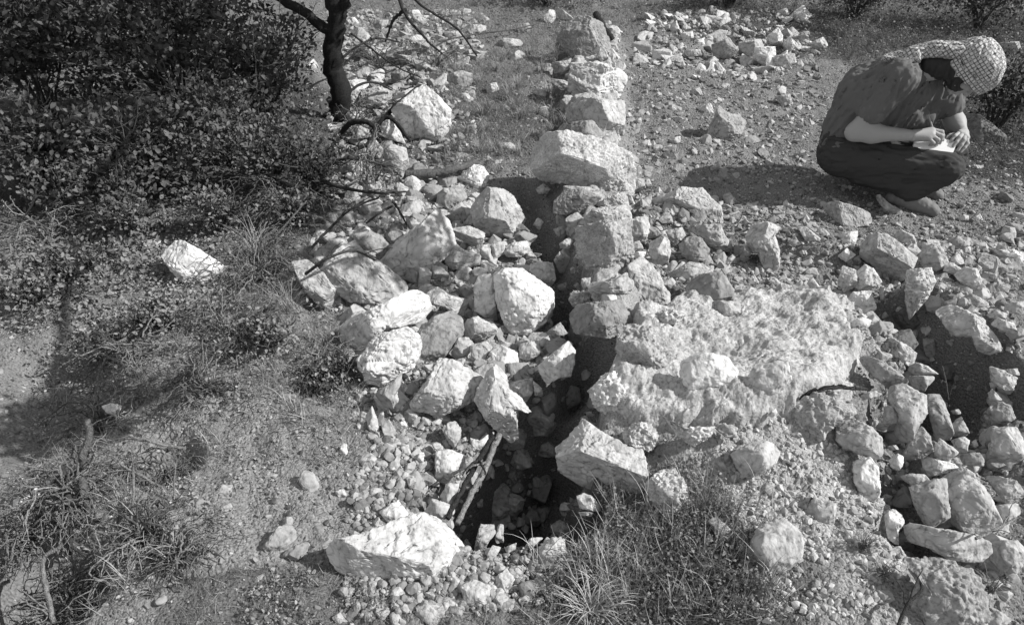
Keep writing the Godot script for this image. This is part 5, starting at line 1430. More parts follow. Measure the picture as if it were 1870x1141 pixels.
	rock("stone", "small white cobble at the grey tilted stone's foot", Vector3(1.072, 0.144, -2.348), -25, 32, 0.75, 0.717, 0, 0, [-2.5, -0.6, -0.9, 2.2, 2.3, 0.5, 1.3, -2.1])
	rock("stone", "thin white sliver on the pit's left rim", Vector3(1.578, -0.031, -2.675), -31, 30, 0.75, 0.533, 0, 0, [-2.4, 2.8, -0.9, 4.0, 2.5, -3.2, 0.8, -3.7])
	rock("boulder", "smooth grey-white stone right of the pit's rim", Vector3(1.936, -0.026, -2.605), -37, 29, 0.75, 0.428, 0, 0, [-6.1, 0.0, -2.5, 3.4, 5.1, 1.9, 4.9, -2.3, -1.9, -3.4])
	rock("boulder", "white stone cut by the right edge of the view", Vector3(2.246, 0.014, -2.891), -38, 25, 0.6, 0.781, 0, 0, [-13.6, -0.4, -2.5, 4.0, 5.1, 3.5, 9.0, -0.3, 6.7, -4.0, 1.2, -4.4, -4.2, -1.7])
	rock("stone", "dark square stone near the right edge", Vector3(2.039, -0.030, -2.599), -38, 28, 0.75, 0.222, 0, 0, [-3.1, -0.2, 0.8, 3.3, 2.9, -0.7, -0.9, -2.8])
	rock("stone", "pale block at the right edge beside the dark square stone", Vector3(2.052, 0.009, -2.516), -39, 28, 0.75, 0.500, 0, 0, [-4.7, 0.3, 2.1, 4.2, 4.9, -1.4, -3.8, -3.4])
	rock("stone", "small bright stone on the soil right of the shoe", Vector3(2.291, 0.005, -3.295), -35, 24, 0.75, 0.696, 0, 0, [-2.7, -0.3, -0.2, 2.4, 2.5, -0.4, 0.7, -2.1])
	rock("stone", "flat pale chip left of the small bright soil stone", Vector3(2.223, 0.004, -3.303), -34, 24, 0.75, 0.573, 0, 0, [-2.7, -0.6, -0.7, 1.5, 2.0, 1.8, 2.2, -0.8, -1.6, -1.8])
	rock("stone", "flat white flake on the soil below the person's knee", Vector3(2.583, 0.004, -3.899), -34, 20, 0.75, 0.459, 0, 0, [-4.4, -0.7, -1.2, 1.3, 4.7, 2.0, 2.5, -0.5, -1.5, -2.3])
	rock("stone", "pale cobble left of the white shard", Vector3(1.313, 0.008, -3.057), -23, 28, 0.75, 0.382, 0, 0, [-3.1, -0.0, -0.3, 2.7, 3.1, -0.2, 0.3, -2.6])
	rock("stone", "tiny pale cobble above the pale right-edge block", Vector3(2.081, 0.003, -2.680), -38, 27, 0.75, 0.429, 0, 0, [-1.8, -0.5, -0.2, 1.5, 1.7, 0.4, 0.3, -1.4])
	rock("stone", "grey gravelly lump under the person", Vector3(1.884, 0.016, -3.394), -29, 24, 0.75, 0.424, 0, 0, [-9.2, 4.5, -5.9, 5.6, 0.2, 1.9, 7.3, -0.4, 6.2, -3.8, 0.8, -5.0, -2.7, -0.3])
	rock("boulder", "long tilted boulder lining the pit's right side", Vector3(1.680, 0.116, -2.232), -37, 30, 0.7, 0.507, 0, 0, [-13.9, 3.4, -12.5, 7.0, -6.9, 6.6, 1.0, 5.2, 8.3, 0.6, 14.0, -3.9, 10.8, -7.6, 4.9, -6.9, 1.3, -2.7, -2.9, -4.4, -7.4, -2.3])
	rock("boulder", "white-topped stone standing in the pit", Vector3(1.355, 0.134, -2.072), -33, 33, 0.8, 0.515, 0, 0, [-7.2, 0.7, -5.0, 3.6, 1.5, 2.6, 5.1, 1.0, 5.8, -2.8, 3.7, -4.1, -0.3, -2.7, -3.9, -1.1])
	rock("stone", "flat white stone in the pit below the white-topped one", Vector3(1.467, 0.027, -2.101), -35, 34, 0.75, 0.544, 0, 0, [-5.2, -1.9, -2.4, 2.1, 1.1, 2.3, 6.2, 0.7, -0.3, -2.4])
	rock("boulder", "long grey slab sloping down from the mass", Vector3(1.230, 0.155, -1.928), -33, 35, 0.7, 0.351, 0, 0, [-9.8, 1.7, -8.1, 4.0, -2.5, 3.8, 4.5, 1.9, 8.0, -0.1, 7.9, -2.9, 4.2, -4.8, -2.5, -2.3])
	rock("boulder", "tall faceted grey boulder below the sloping slab", Vector3(1.263, 0.113, -1.792), -35, 37, 0.9, 0.461, 0, 0, [-7.6, 5.5, -4.2, 8.0, 3.3, 6.7, 5.5, 1.7, 4.8, -2.9, 4.3, -9.5, 1.9, -10.6, -1.3, -8.2, -1.7, -3.0, -6.7, 1.5])
	rock("stone", "grey forked shard left of the tall faceted boulder", Vector3(1.198, 0.098, -1.768), -34, 38, 0.75, 0.406, 0, 0, [-2.5, 4.3, -0.2, 4.2, 4.0, 1.3, 0.9, -1.6, -0.0, -5.7, -2.5, -5.1, -1.3, -2.0])
	rock("boulder", "narrow grey upright block right of the tall faceted boulder", Vector3(1.427, 0.021, -1.859), -38, 36, 0.8, 0.388, 0, 0, [-6.7, 5.5, -2.7, 7.8, -0.2, 5.0, 5.6, -2.7, 5.7, -5.5, 1.7, -7.9, -1.9, -2.1])
	rock("boulder", "smooth egg-shaped grey boulder right of the mass's foot", Vector3(1.049, 0.134, -1.643), -33, 40, 0.9, 0.425, 0, 0, [-7.1, 0.5, -6.3, 3.4, -3.2, 5.1, 2.0, 4.7, 5.9, 2.2, 7.4, -1.7, 6.6, -4.0, 2.2, -4.3, -3.2, -4.5, -6.0, -3.1])
	rock("boulder", "triangular grey stone below the tall faceted boulder", Vector3(1.293, 0.028, -1.720), -37, 39, 0.8, 0.384, 0, 0, [-3.2, -4.5, -3.1, 0.5, -1.6, 6.6, 2.2, 4.0, 4.5, 0.2, 2.2, -3.6, -2.5, -6.3])
	rock("stone", "pale angular stone right of the triangular grey one", Vector3(1.368, 0.023, -1.702), -39, 38, 0.75, 0.453, 0, 0, [-3.2, -0.9, -2.5, 3.2, 3.9, 1.6, 2.3, -2.4, -2.0, -3.0])
	rock("boulder", "broad pale rock face at the mass's right flank", Vector3(0.935, 0.180, -1.694), -29, 39, 0.35, 0.449, 1, 0, [-8.7, 1.0, -3.7, 6.2, 2.3, 6.3, 9.0, 8.0, 10.0, 4.4, 7.4, 1.1, 3.3, -3.4, 3.3, -6.9, -3.8, -9.4, -7.4, -5.1])
	rock("stone", "flat white slab under the thin dark root", Vector3(1.005, 0.192, -1.771), -30, 37, 0.75, 0.540, 0, 0, [-7.1, -1.2, 4.5, 3.3, 5.3, 0.5, -2.0, -2.7])
	rock("stone", "pale slab right of the flat white slab", Vector3(1.133, 0.165, -1.805), -32, 37, 0.75, 0.482, 0, 0, [-2.9, -1.7, 0.1, 2.0, 3.8, 1.8, 1.3, -0.1, -2.4, -3.1])
	rock("boulder", "round dull stone near the right edge", Vector3(1.664, -0.014, -1.906), -41, 35, 0.75, 0.352, 0, 0, [-4.4, -1.3, -2.8, 4.3, 1.5, 4.6, 4.7, 1.4, 3.1, -2.9, 0.1, -5.0, -2.8, -4.1])
	rock("boulder", "large grey block below the round dull stone", Vector3(1.586, 0.015, -1.732), -42, 36, 0.7, 0.485, 0, 0, [-5.9, 3.4, -0.2, 7.0, 4.2, 3.2, 5.8, -3.7, -2.3, -7.2, -4.3, -1.4])
	rock("stone", "pale curved stone at the right edge of the pit floor", Vector3(1.712, 0.054, -2.019), -40, 33, 0.75, 0.531, 0, 0, [-5.4, 2.6, -0.7, 2.9, 3.9, 2.1, 4.3, -2.4, 1.9, -3.5, -3.0, -2.2])
	rock("stone", "white chip above the pale curved stone", Vector3(1.737, 0.083, -2.023), -41, 32, 0.75, 0.516, 0, 0, [-2.7, -0.4, 0.7, 1.7, 2.5, -0.4, -0.9, -1.3])
	rock("stone", "small pale corner stone under the pale curved one", Vector3(1.667, 0.018, -1.970), -40, 34, 0.75, 0.455, 0, 0, [-2.1, 0.3, -1.5, 2.4, 2.9, -0.2, -0.1, -2.3])
	rock("stone", "pale crumbly stone right of the narrow upright block", Vector3(1.504, -0.019, -1.849), -39, 37, 0.75, 0.478, 0, 0, [-2.7, 0.3, -1.4, 4.3, 3.2, -0.3, 2.2, -2.5, -0.8, -3.4])
	rock("stone", "round pale cobble under the crumbly stone", Vector3(1.444, 0.013, -1.741), -40, 38, 0.75, 0.494, 0, 0, [-3.2, -0.2, -0.3, 2.9, 1.7, 2.3, 2.4, -1.7, 0.1, -2.9])
	rock("stone", "tiny oval stone right of the round pale cobble", Vector3(1.500, 0.002, -1.756), -41, 37, 0.75, 0.488, 0, 0, [-1.1, -0.0, -0.3, 1.5, 1.0, -0.1, 0.4, -1.4])
	rock("boulder", "grey square stone above the large speckled boulder", Vector3(1.454, 0.005, -1.684), -41, 38, 0.75, 0.347, 0, 0, [-4.2, -0.4, 0.9, 2.9, 2.8, 1.7, 3.7, -0.6, -1.4, -2.7])
	rock("stone", "small white chip above the crumbly stone", Vector3(1.532, -0.021, -1.932), -38, 36, 0.75, 0.455, 0, 0, [-1.6, -0.4, 0.2, 1.3, 1.6, 0.0, -0.3, -1.2])
	rock("stone", "grey chip in the dark gap below the forked shard", Vector3(1.188, 0.059, -1.681), -35, 39, 0.75, 0.411, 0, 0, [-1.7, -0.3, 0.5, 1.4, 1.8, 0.2, -0.8, -1.4])
	rock("stone", "white cobble in the gap below the triangular stone", Vector3(1.183, 0.046, -1.633), -36, 40, 0.75, 0.681, 0, 0, [-2.3, -0.3, -0.7, 2.7, 1.2, 2.3, 1.8, -0.5, 1.3, -2.7, -1.2, -1.9])
	rock("boulder", "dark shaded stone beneath the flat pit stone", Vector3(1.421, 0.051, -2.005), -35, 35, 0.75, 0.412, 0, 0, [-4.4, 0.6, 4.1, 4.0, 1.9, -2.7, -2.4, -3.3])
	rock("stone", "grey chip by the dark gap right of the rock face", Vector3(1.074, 0.156, -1.715), -32, 38, 0.75, 0.433, 0, 0, [-2.3, -0.0, 0.8, 1.7, 2.3, -0.3, -0.9, -1.5])
	rock("stone", "pale chip at the top of the sloping slab", Vector3(1.286, 0.140, -1.984), -33, 34, 0.75, 0.480, 0, 0, [-2.1, 0.5, 0.5, 1.5, 2.1, -0.2, -0.4, -1.6])
	rock("stone", "oblong stone right of the long tilted boulder", Vector3(1.716, 0.145, -2.248), -37, 30, 0.75, 0.458, 0, 0, [-2.3, 1.7, 1.8, 0.3, 2.4, -1.3, -1.3, -0.9])
	rock("stone", "pale arched stone beyond the long tilted boulder", Vector3(1.788, 0.150, -2.266), -38, 29, 0.75, 0.477, 0, 0, [-4.1, -1.3, -1.1, 1.6, 2.8, 1.9, 2.9, -1.1, -1.9, -1.7])
	rock("stone", "pale lump at the right edge beyond the tilted boulder", Vector3(1.776, 0.153, -2.195), -39, 29, 0.75, 0.522, 0, 0, [-4.8, -1.1, -3.0, 2.0, 1.9, 2.1, 5.1, -1.3, 0.5, -2.0])
	rock("stone", "small grey cobble tucked under the long tilted boulder's left edge", Vector3(1.674, 0.047, -2.301), -36, 31, 0.75, 0.491, 0, 0, [-1.6, 0.5, 0.1, 1.7, 1.5, -0.6, 0.0, -1.7])
	rock("stone", "upright white stone at the gravel slope's right rim", Vector3(1.042, 0.083, -1.532), -34, 42, 0.8, 0.701, 0, 0, [-5.3, 3.2, -1.2, 6.5, 1.7, 4.4, 4.8, -2.8, 3.9, -5.7, 0.5, -5.8, -2.8, -2.5])
	rock("stone", "white sliver above the large speckled boulder", Vector3(1.348, -0.015, -1.672), -39, 39, 0.75, 0.733, 0, 0, [-6.2, 1.1, 1.9, 2.5, 6.5, 3.2, 5.2, 1.0, -1.3, -4.2, -3.4, -2.4])
	rock("boulder", "large speckled boulder with a shadowed left side", Vector3(1.336, 0.028, -1.475), -42, 41, 0.7, 0.456, 0, 0, [-9.9, 4.6, -7.2, 7.5, -3.3, 9.5, -1.9, 8.2, 3.8, 4.8, 6.0, 2.5, 9.9, -0.8, 7.1, -6.0, 5.3, -8.6, 1.6, -7.8, -3.7, -6.4, -6.6, -2.9, -7.5, 1.3])
	rock("stone", "rounded cap stone over the speckled boulder's top", Vector3(1.396, 0.005, -1.627), -41, 39, 0.75, 0.499, 0, 0, [-5.8, -2.6, -0.5, 1.8, 3.2, 1.4, 4.4, -0.5, -0.2, -0.9])
	rock("stone", "pale pointed stone left of the speckled boulder's top", Vector3(1.236, 0.007, -1.598), -38, 41, 0.75, 0.505, 0, 0, [-4.4, -1.2, -1.7, 1.2, 1.8, 2.5, 3.9, 1.5, 0.6, -2.5])
	rock("boulder", "long pale stone at the right edge above the speckled boulder", Vector3(1.490, 0.013, -1.557), -44, 39, 0.75, 0.457, 0, 0, [-8.0, 1.1, 1.4, 3.4, 5.0, 1.2, 4.1, -2.6, 1.4, -4.2, -2.4, -1.6])
	rock("stone", "grey stone right of the speckled boulder's waist", Vector3(1.445, 0.009, -1.467), -45, 40, 0.75, 0.486, 0, 0, [-3.9, -0.1, 1.2, 4.1, 3.2, 2.3, 1.0, -3.7, -0.4, -4.1])
	rock("boulder", "long mottled boulder lying over a dark hollow", Vector3(1.194, 0.055, -1.324), -42, 44, 0.9, 0.474, 0, 0, [-12.7, -2.1, -10.7, 0.1, -4.4, 2.0, 3.6, 5.0, 8.1, 5.4, 10.6, 3.2, 9.1, -0.6, 5.2, -2.6, 1.5, -4.0, -3.5, -3.8, -9.1, -5.3])
	rock("boulder", "grey boulder at the right edge below the mottled one", Vector3(1.366, 0.012, -1.315), -46, 43, 0.75, 0.477, 0, 0, [-4.9, -0.5, -3.2, 2.8, 0.1, 5.1, 3.8, 3.1, 3.9, -2.9, 0.4, -4.8, -3.2, -3.3])
	rock("boulder", "broad mortared slab with a long crack at the bottom right", Vector3(1.057, 0.111, -1.102), -44, 47, 0.35, 0.395, 1, 0, [-12.3, 4.4, -6.9, 8.4, -1.9, 10.5, 2.2, 11.0, 6.3, 9.0, 10.1, 1.4, 9.0, -4.1, -4.7, -14.1, -7.6, -11.2, -6.3, -4.2, -6.8, 0.9])
	rock("stone", "bright upright stone on the rim left of the shaded hollow", Vector3(1.077, 0.041, -1.397), -38, 44, 0.75, 0.683, 0, 0, [-3.1, 1.3, -1.6, 4.8, 0.8, 3.9, 2.1, 1.7, 1.6, -1.3, 3.5, -5.0, 0.3, -4.4, -1.4, -2.0])
	rock("stone", "thin white flake below the bright upright rim stone", Vector3(1.033, 0.076, -1.275), -39, 46, 0.75, 0.492, 0, 0, [-2.1, 0.7, -0.7, 1.9, 2.4, -0.8, 0.0, -1.7])
	rock("stone", "blocky stone half sunk in the gravel slope", Vector3(0.869, 0.082, -1.406), -32, 45, 0.8, 0.452, 0, 0, [-4.3, -0.8, -3.3, 3.8, -1.3, 2.8, 2.5, 4.0, 3.7, -0.9, 2.9, -3.5, 0.2, -4.3, -1.7, -2.4])
	rock("boulder", "round pale boulder sunk in the weeds", Vector3(0.701, 0.090, -1.283), -29, 49, 0.9, 0.465, 0, 0, [-6.6, -3.7, -5.6, 3.7, -1.0, 8.0, 3.8, 6.9, 6.3, 4.2, 6.9, -0.4, 3.2, -6.0, -2.0, -7.9, -5.5, -6.2])
	rock("stone", "pale rubble stone in the bottom right corner", Vector3(1.225, 0.023, -1.113), -48, 46, 0.75, 0.476, 0, 0, [-2.7, -0.9, -0.6, 2.2, 3.0, 2.3, 1.2, -1.4, -1.3, -3.0])
	rock("stone", "shaded rock in the hollow left of the speckled boulder", Vector3(1.216, 0.051, -1.473), -40, 42, 0.75, 0.373, 0, 0, [-6.8, 0.9, -2.7, 5.6, 0.9, 8.0, 3.6, 2.2, 6.0, -1.8, 2.5, -7.3, 0.1, -6.6, -3.2, -3.6])
	rock("stone", "dull slanting stone sunk in the lower gravel", Vector3(0.936, 0.076, -1.142), -39, 49, 0.75, 0.362, 0, 0, [-2.1, -2.1, -1.1, 1.9, 0.9, 2.3, 2.4, 0.7, 0.3, -2.3])
	rock("stone", "small stone left of the broad slab's upper corner", Vector3(0.845, 0.072, -1.263), -34, 48, 0.75, 0.534, 0, 0, [-1.6, -0.1, -0.5, 1.3, 1.5, 0.1, 0.5, -1.3])
	rock("boulder", "pitted white stone above the weeds", Vector3(0.464, 0.049, -1.502), -17, 47, 0.75, 0.593, 1, 0, [-7.5, 1.1, -5.4, 4.8, -0.9, 8.2, 2.2, 6.1, 4.8, 1.6, 7.5, -3.7, 6.6, -6.2, 0.7, -6.2, -4.2, -4.6])
	rock("stone", "bright white stone lit at the trench's right end", Vector3(0.232, -0.028, -1.535), -9, 49, 0.75, 0.743, 0, 0, [-3.9, 1.6, -1.7, 3.0, 1.6, 1.7, 4.6, -1.1, 3.4, -2.3, -2.7, -1.9])
	rock("stone", "white flake under the bright trench stone", Vector3(0.221, -0.034, -1.498), -8, 50, 0.75, 0.483, 0, 0, [-2.3, 0.3, -0.1, 0.8, 2.2, 0.6, 1.9, -0.6, -1.8, -0.8])
	rock("boulder", "round lumpy stone at the trench's lower end", Vector3(0.115, 0.010, -1.328), -5, 53, 0.75, 0.536, 1, 0, [-4.6, 0.8, -2.5, 3.8, 2.7, 3.8, 4.3, -2.4, 1.8, -4.2, -3.0, -2.9])
	rock("stone", "pale stone half hidden in the tall weeds", Vector3(0.575, 0.075, -1.359), -23, 49, 0.75, 0.499, 0, 0, [-4.2, 1.0, -1.7, 2.7, 3.0, 0.3, 3.4, -2.7, -0.6, -1.7])
	rock("stone", "small pale stone left of the weed-hidden one", Vector3(0.535, 0.059, -1.329), -22, 50, 0.75, 0.475, 0, 0, [-1.0, -0.8, -0.0, 2.0, 1.2, 0.3, -0.4, -1.9])
	rock("stone", "small bright cobble below the round lumpy stone", Vector3(0.075, 0.001, -1.259), -3, 54, 0.75, 0.496, 0, 0, [-1.0, 0.9, 1.1, 0.6, 0.7, -1.0, -0.9, -0.7])
	rock("stone", "tiny white cobble in the middle of the weeds", Vector3(0.458, 0.035, -1.353), -19, 50, 0.75, 0.696, 0, 0, [-1.2, 0.4, -0.0, 1.1, 1.3, -0.2, -0.2, -1.1])
	rock("boulder", "largest boulder, broad and white, at the bottom left of the trench", Vector3(-0.287, 0.035, -1.288), 13, 52, 0.6, 0.594, 0, 1, [-21.8, 4.7, -19.4, 8.2, -11.8, 8.7, -3.1, 10.2, 5.7, 11.6, 11.7, 10.8, 15.4, 9.1, 17.0, 2.1, 19.6, -3.4, 18.7, -6.5, 11.3, -9.3, 4.1, -12.0, -0.2, -12.9, -8.3, -10.8, -12.0, -7.5, -10.9, -4.9, -13.2, -3.3, -17.5, -0.9, -21.4, 1.4])
	rock("stone", "white cube-like stone behind the largest boulder", Vector3(-0.341, 0.011, -1.460), 13, 49, 0.75, 0.722, 0, 0, [-4.5, 1.5, 1.4, 4.0, 3.9, -0.4, 2.6, -2.8, -1.1, -3.9, -2.5, -1.5])
	rock("stone", "small pale stone left of the white cube-like stone", Vector3(-0.387, 0.003, -1.433), 15, 50, 0.75, 0.535, 0, 0, [-1.5, 1.3, 0.4, 1.8, 1.7, -1.0, -0.6, -1.9])
	rock("stone", "white upright stone against the stake", Vector3(-0.190, -0.029, -1.569), 7, 48, 0.75, 0.520, 0, 0, [-3.0, -0.1, -0.5, 3.4, 3.3, 3.1, 2.1, -1.0, 0.4, -4.0, -2.7, -2.4])
	rock("stone", "lumpy white stone between stake and largest boulder", Vector3(-0.217, -0.026, -1.508), 8, 49, 0.75, 0.508, 0, 0, [-4.5, -0.2, -1.9, 3.6, 4.7, 0.6, 4.5, -1.6, 1.2, -2.8, -4.2, -1.6])
	rock("boulder", "grey half-round stone right of the largest boulder's foot", Vector3(-0.086, 0.010, -1.194), 4, 55, 0.75, 0.489, 0, 0, [-4.9, 2.4, -1.5, 4.1, 2.6, 2.3, 5.7, -2.1, 3.5, -3.5, -3.8, -2.3])
	rock("stone", "pitted pale stone under the largest boulder", Vector3(-0.211, 0.009, -1.140), 10, 56, 0.75, 0.442, 1, 0, [-3.6, 2.1, -0.7, 3.2, 3.5, 2.5, 4.0, -0.5, 2.9, -3.3, -3.7, -2.3, -4.2, 0.4])
	rock("stone", "pale stone right of the pitted one at the bottom", Vector3(-0.163, 0.004, -1.156), 8, 56, 0.75, 0.495, 0, 0, [-1.3, 2.0, 0.7, 2.3, 1.9, 0.1, 1.1, -2.0, -1.6, -2.0])
	rock("stone", "splintered tall slab at the trench's foot", Vector3(-0.081, -0.027, -1.401), 3, 52, 0.75, 0.399, 2, 0, [-2.8, -2.4, -0.9, 4.3, 3.1, 4.1, 3.5, 1.5, 1.2, -0.9, 0.2, -4.2, -2.1, -5.8])
	rock("stone", "narrow bright shard right of the splintered slab", Vector3(-0.035, -0.032, -1.422), 1, 51, 0.75, 0.511, 0, 0, [-1.4, -1.5, -0.5, 3.0, 1.1, 2.8, 1.0, -2.3, -1.0, -2.7])
	rock("stone", "tilted pale shard below the narrow bright one", Vector3(-0.053, 0.004, -1.331), 2, 53, 0.75, 0.461, 0, 0, [-1.6, -0.4, -0.3, 2.0, 2.7, 1.5, 0.0, -1.7, -2.1, -2.4])
	rock("stone", "small white chip under the splintered slab", Vector3(-0.084, 0.000, -1.298), 4, 53, 0.75, 0.503, 0, 0, [-0.6, 0.7, 1.1, 1.1, 0.6, -0.9, -1.1, -0.8])
	rock("stone", "pale lump right of the largest boulder among stems", Vector3(-0.016, 0.005, -1.246), 1, 54, 0.75, 0.565, 0, 0, [-2.2, 1.2, 0.3, 2.7, 2.3, -0.0, 1.1, -2.3, -1.4, -1.9])
	rock("stone", "small leaning chip at the trench's lower lip", Vector3(-0.003, 0.002, -1.349), 0, 52, 0.75, 0.436, 0, 0, [-1.8, 0.1, 1.7, 1.5, 1.2, -0.3, -0.9, -1.5])
	rock("stone", "pale slab tilted against the round lumpy stone", Vector3(0.058, 0.003, -1.363), -2, 52, 0.75, 0.486, 0, 0, [-2.9, -2.1, -0.4, 1.7, 3.1, 2.0, 1.0, -0.8, -1.1, -2.1])
	rock("stone", "small pale stone above the bright weed cobble", Vector3(0.018, 0.002, -1.275), -1, 54, 0.75, 0.486, 0, 0, [-1.5, 1.4, 1.0, 1.1, 1.4, -1.3, -0.7, -1.3])
	rock("stone", "grey upright stone under the largest boulder's left side", Vector3(-0.299, 0.003, -1.149), 15, 56, 0.75, 0.359, 0, 0, [-1.8, 1.9, 1.7, 1.5, 1.6, -1.9, -1.5, -1.6])
	rock("stone", "pale stone at the bottom edge left of the largest boulder", Vector3(-0.443, 0.002, -1.130), 21, 55, 0.75, 0.445, 0, 0, [-1.9, 1.0, 0.6, 1.5, 1.9, -1.3, -0.8, -1.2])
	rock("stone", "pale cobble at the bottom edge nearer the largest boulder", Vector3(-0.362, 0.001, -1.127), 18, 56, 0.75, 0.478, 0, 0, [-1.5, 1.2, 0.8, 0.9, 1.6, -1.2, -1.1, -0.8])
	rock("stone", "flat pale patch stone set in the soil", Vector3(-0.617, 0.008, -1.581), 21, 46, 0.3, 0.358, 0, 0, [-3.2, 1.8, -0.8, 4.5, 2.1, 2.7, 2.9, -2.2, 0.4, -4.9, -1.8, -2.3])
	rock("stone", "small white stone above the flat patch stone's right", Vector3(-0.515, 0.001, -1.549), 18, 47, 0.75, 0.497, 0, 0, [-1.7, 1.0, 1.1, 1.2, 1.6, -1.2, -1.1, -1.0])
	rock("stone", "tiny white pebble stone above in the soil", Vector3(-0.523, 0.002, -1.632), 18, 46, 0.75, 0.631, 0, 0, [-0.8, 0.7, 0.6, 0.6, 0.6, -0.8, -0.5, -0.6])
	rock("stone", "small bright stone left of the stake in the dry stems", Vector3(-0.308, 0.004, -1.594), 11, 47, 0.75, 0.446, 0, 0, [-1.5, 1.3, 0.9, 1.4, 1.6, -1.0, -0.9, -1.6])
	rock("boulder", "bright white stone at the left edge behind stems", Vector3(-1.425, 0.013, -1.505), 43, 40, 0.75, 0.746, 0, 0, [-3.4, 2.8, 0.5, 2.1, 4.6, 4.4, 7.2, 3.4, 4.3, -0.2, 0.9, -1.9, -0.9, -5.0, -5.7, -2.5])
	rock("stone", "white leaf-shaped stone between two stems", Vector3(-1.328, 0.004, -1.484), 42, 41, 0.75, 0.759, 0, 0, [-0.5, 0.9, 1.2, 2.9, 1.5, -0.3, -0.6, -2.1, -2.1, -1.2])
	rock("stone", "white oval stone beyond the thick grey stem", Vector3(-1.157, 0.003, -1.443), 39, 43, 0.75, 0.702, 0, 0, [-3.1, 2.0, 1.3, 1.5, 2.4, -1.6, 1.0, -2.5, -1.5, -0.4])
	rock("stone", "tiny white stone by the twig knot", Vector3(-1.043, -0.000, -1.357), 38, 46, 0.75, 0.467, 0, 0, [-1.0, 0.9, 0.6, 0.8, 0.9, -1.0, -0.4, -0.8])
	rock("stone", "small white stone above the low grey rock", Vector3(-1.003, 0.002, -1.507), 34, 44, 0.75, 0.524, 0, 0, [-1.4, 1.1, 0.4, 1.3, 1.3, -1.1, -0.1, -1.4])
	rock("stone", "low rounded grey rock in the soil", Vector3(-1.000, 0.004, -1.450), 35, 45, 0.5, 0.282, 0, 0, [-2.7, 2.6, 1.1, 2.2, 4.6, -1.4, 1.5, -2.8, -2.7, -1.2, -3.9, 1.3])
	rock("stone", "pale lump beside the small dark hole", Vector3(-0.865, 0.006, -1.549), 29, 45, 0.5, 0.399, 0, 0, [-2.8, 1.2, 0.2, 2.2, 2.6, 1.1, 1.7, -2.0, -1.1, -2.3])
	rock("stone", "pale flat stone below the lump by the hole", Vector3(-0.836, 0.006, -1.481), 29, 46, 0.4, 0.381, 0, 0, [-2.3, 1.1, 1.5, 1.9, 1.8, -1.5, -1.0, -1.8])
	rock("stone", "flat grey stone flush with the soil", Vector3(-0.924, 0.004, -1.493), 32, 45, 0.3, 0.253, 0, 0, [-3.7, 2.2, 0.3, 2.4, 3.9, -0.1, 2.9, -3.0, -3.4, -0.8])
	rock("boulder", "broad grey slab set in the bare soil", Vector3(-0.965, 0.009, -1.369), 35, 46, 0.4, 0.270, 0, 0, [-5.7, 2.2, -1.6, 4.0, 3.5, 2.8, 5.2, -0.4, 2.1, -4.6, -2.2, -3.4])
	rock("stone", "smooth grey slab left of the largest boulder", Vector3(-0.651, 0.011, -1.365), 26, 49, 0.4, 0.346, 0, 0, [-4.9, 0.2, 0.3, 4.0, 4.9, 3.2, 4.5, -0.6, 0.7, -3.5, -4.1, -3.7])
	rock("stone", "flat grey slab tucked beside the smooth one", Vector3(-0.596, 0.008, -1.331), 24, 50, 0.4, 0.298, 0, 0, [-4.9, 0.4, -2.1, 1.6, 2.6, 2.1, 4.5, 1.0, 3.0, -1.5, -1.9, -2.4])
	rock("stone", "dull round stone lowest in the bare soil", Vector3(-1.041, 0.006, -1.240), 40, 47, 0.4, 0.259, 0, 0, [-1.6, 1.5, 0.6, 2.0, 2.0, -1.2, -1.1, -2.0])
	rock("boulder", "bright white oblong stone in the shrub's leaves", Vector3(-1.359, 0.035, -2.778), 26, 29, 0.6, 0.697, 0, 0, [-6.2, 13.9, -3.5, 13.8, 5.9, 4.8, 10.8, -1.2, 13.5, -8.8, 11.2, -14.2, 5.7, -13.8, -1.4, -9.1, -8.1, -3.6, -13.6, 9.3, -11.2, 11.7])
	rock("stone", "small white stone above left of the bright oblong one", Vector3(-1.874, 0.009, -3.255), 30, 25, 0.75, 0.620, 0, 0, [-2.6, 3.6, 3.9, 2.6, 2.2, -2.9, -2.9, -3.8])
	rock("stone", "pale stone just under the small white leaf-side one", Vector3(-1.854, 0.007, -3.143), 31, 26, 0.75, 0.502, 0, 0, [-5.8, 2.3, 2.6, 2.3, 5.3, -1.6, -0.9, -3.1])
	rock("stone", "pale stone touching the bright oblong one's left end", Vector3(-1.655, 0.010, -3.022), 29, 27, 0.75, 0.439, 0, 0, [-4.2, 3.3, 3.9, 2.4, 4.2, -2.8, -3.3, -3.0])
	rock("stone", "white stone by the dark hollow at the far left", Vector3(-1.360, 0.005, -1.918), 35, 37, 0.75, 0.744, 0, 0, [-3.2, 2.4, 0.1, 2.1, 4.0, -0.7, 0.4, -2.7, -2.3, -0.8])
	rock("stone", "white chip in leaves near the left edge", Vector3(-1.954, 0.005, -2.590), 37, 28, 0.75, 0.577, 0, 0, [-1.9, 1.1, 1.4, 1.4, 1.7, -1.1, -1.2, -1.5])
	rock("stone", "tiny white chip below the bright oblong stone", Vector3(-1.122, 0.004, -2.441), 25, 33, 0.75, 0.556, 0, 0, [-1.5, 0.4, 1.0, 2.0, 1.0, -1.2, -0.7, -1.6])
	rock("stone", "dark square stone below the tiny white chip", Vector3(-1.075, 0.006, -2.326), 25, 34, 0.75, 0.165, 0, 0, [-1.0, 3.5, 2.5, 1.7, 0.4, -3.7, -2.1, -2.2])
	rock("stone", "pale flake on the soil above the dark hollow", Vector3(-1.673, -0.031, -2.277), 36, 32, 0.75, 0.348, 0, 0, [-2.7, 0.9, 1.3, 1.6, 2.6, -1.2, -1.3, -1.4])


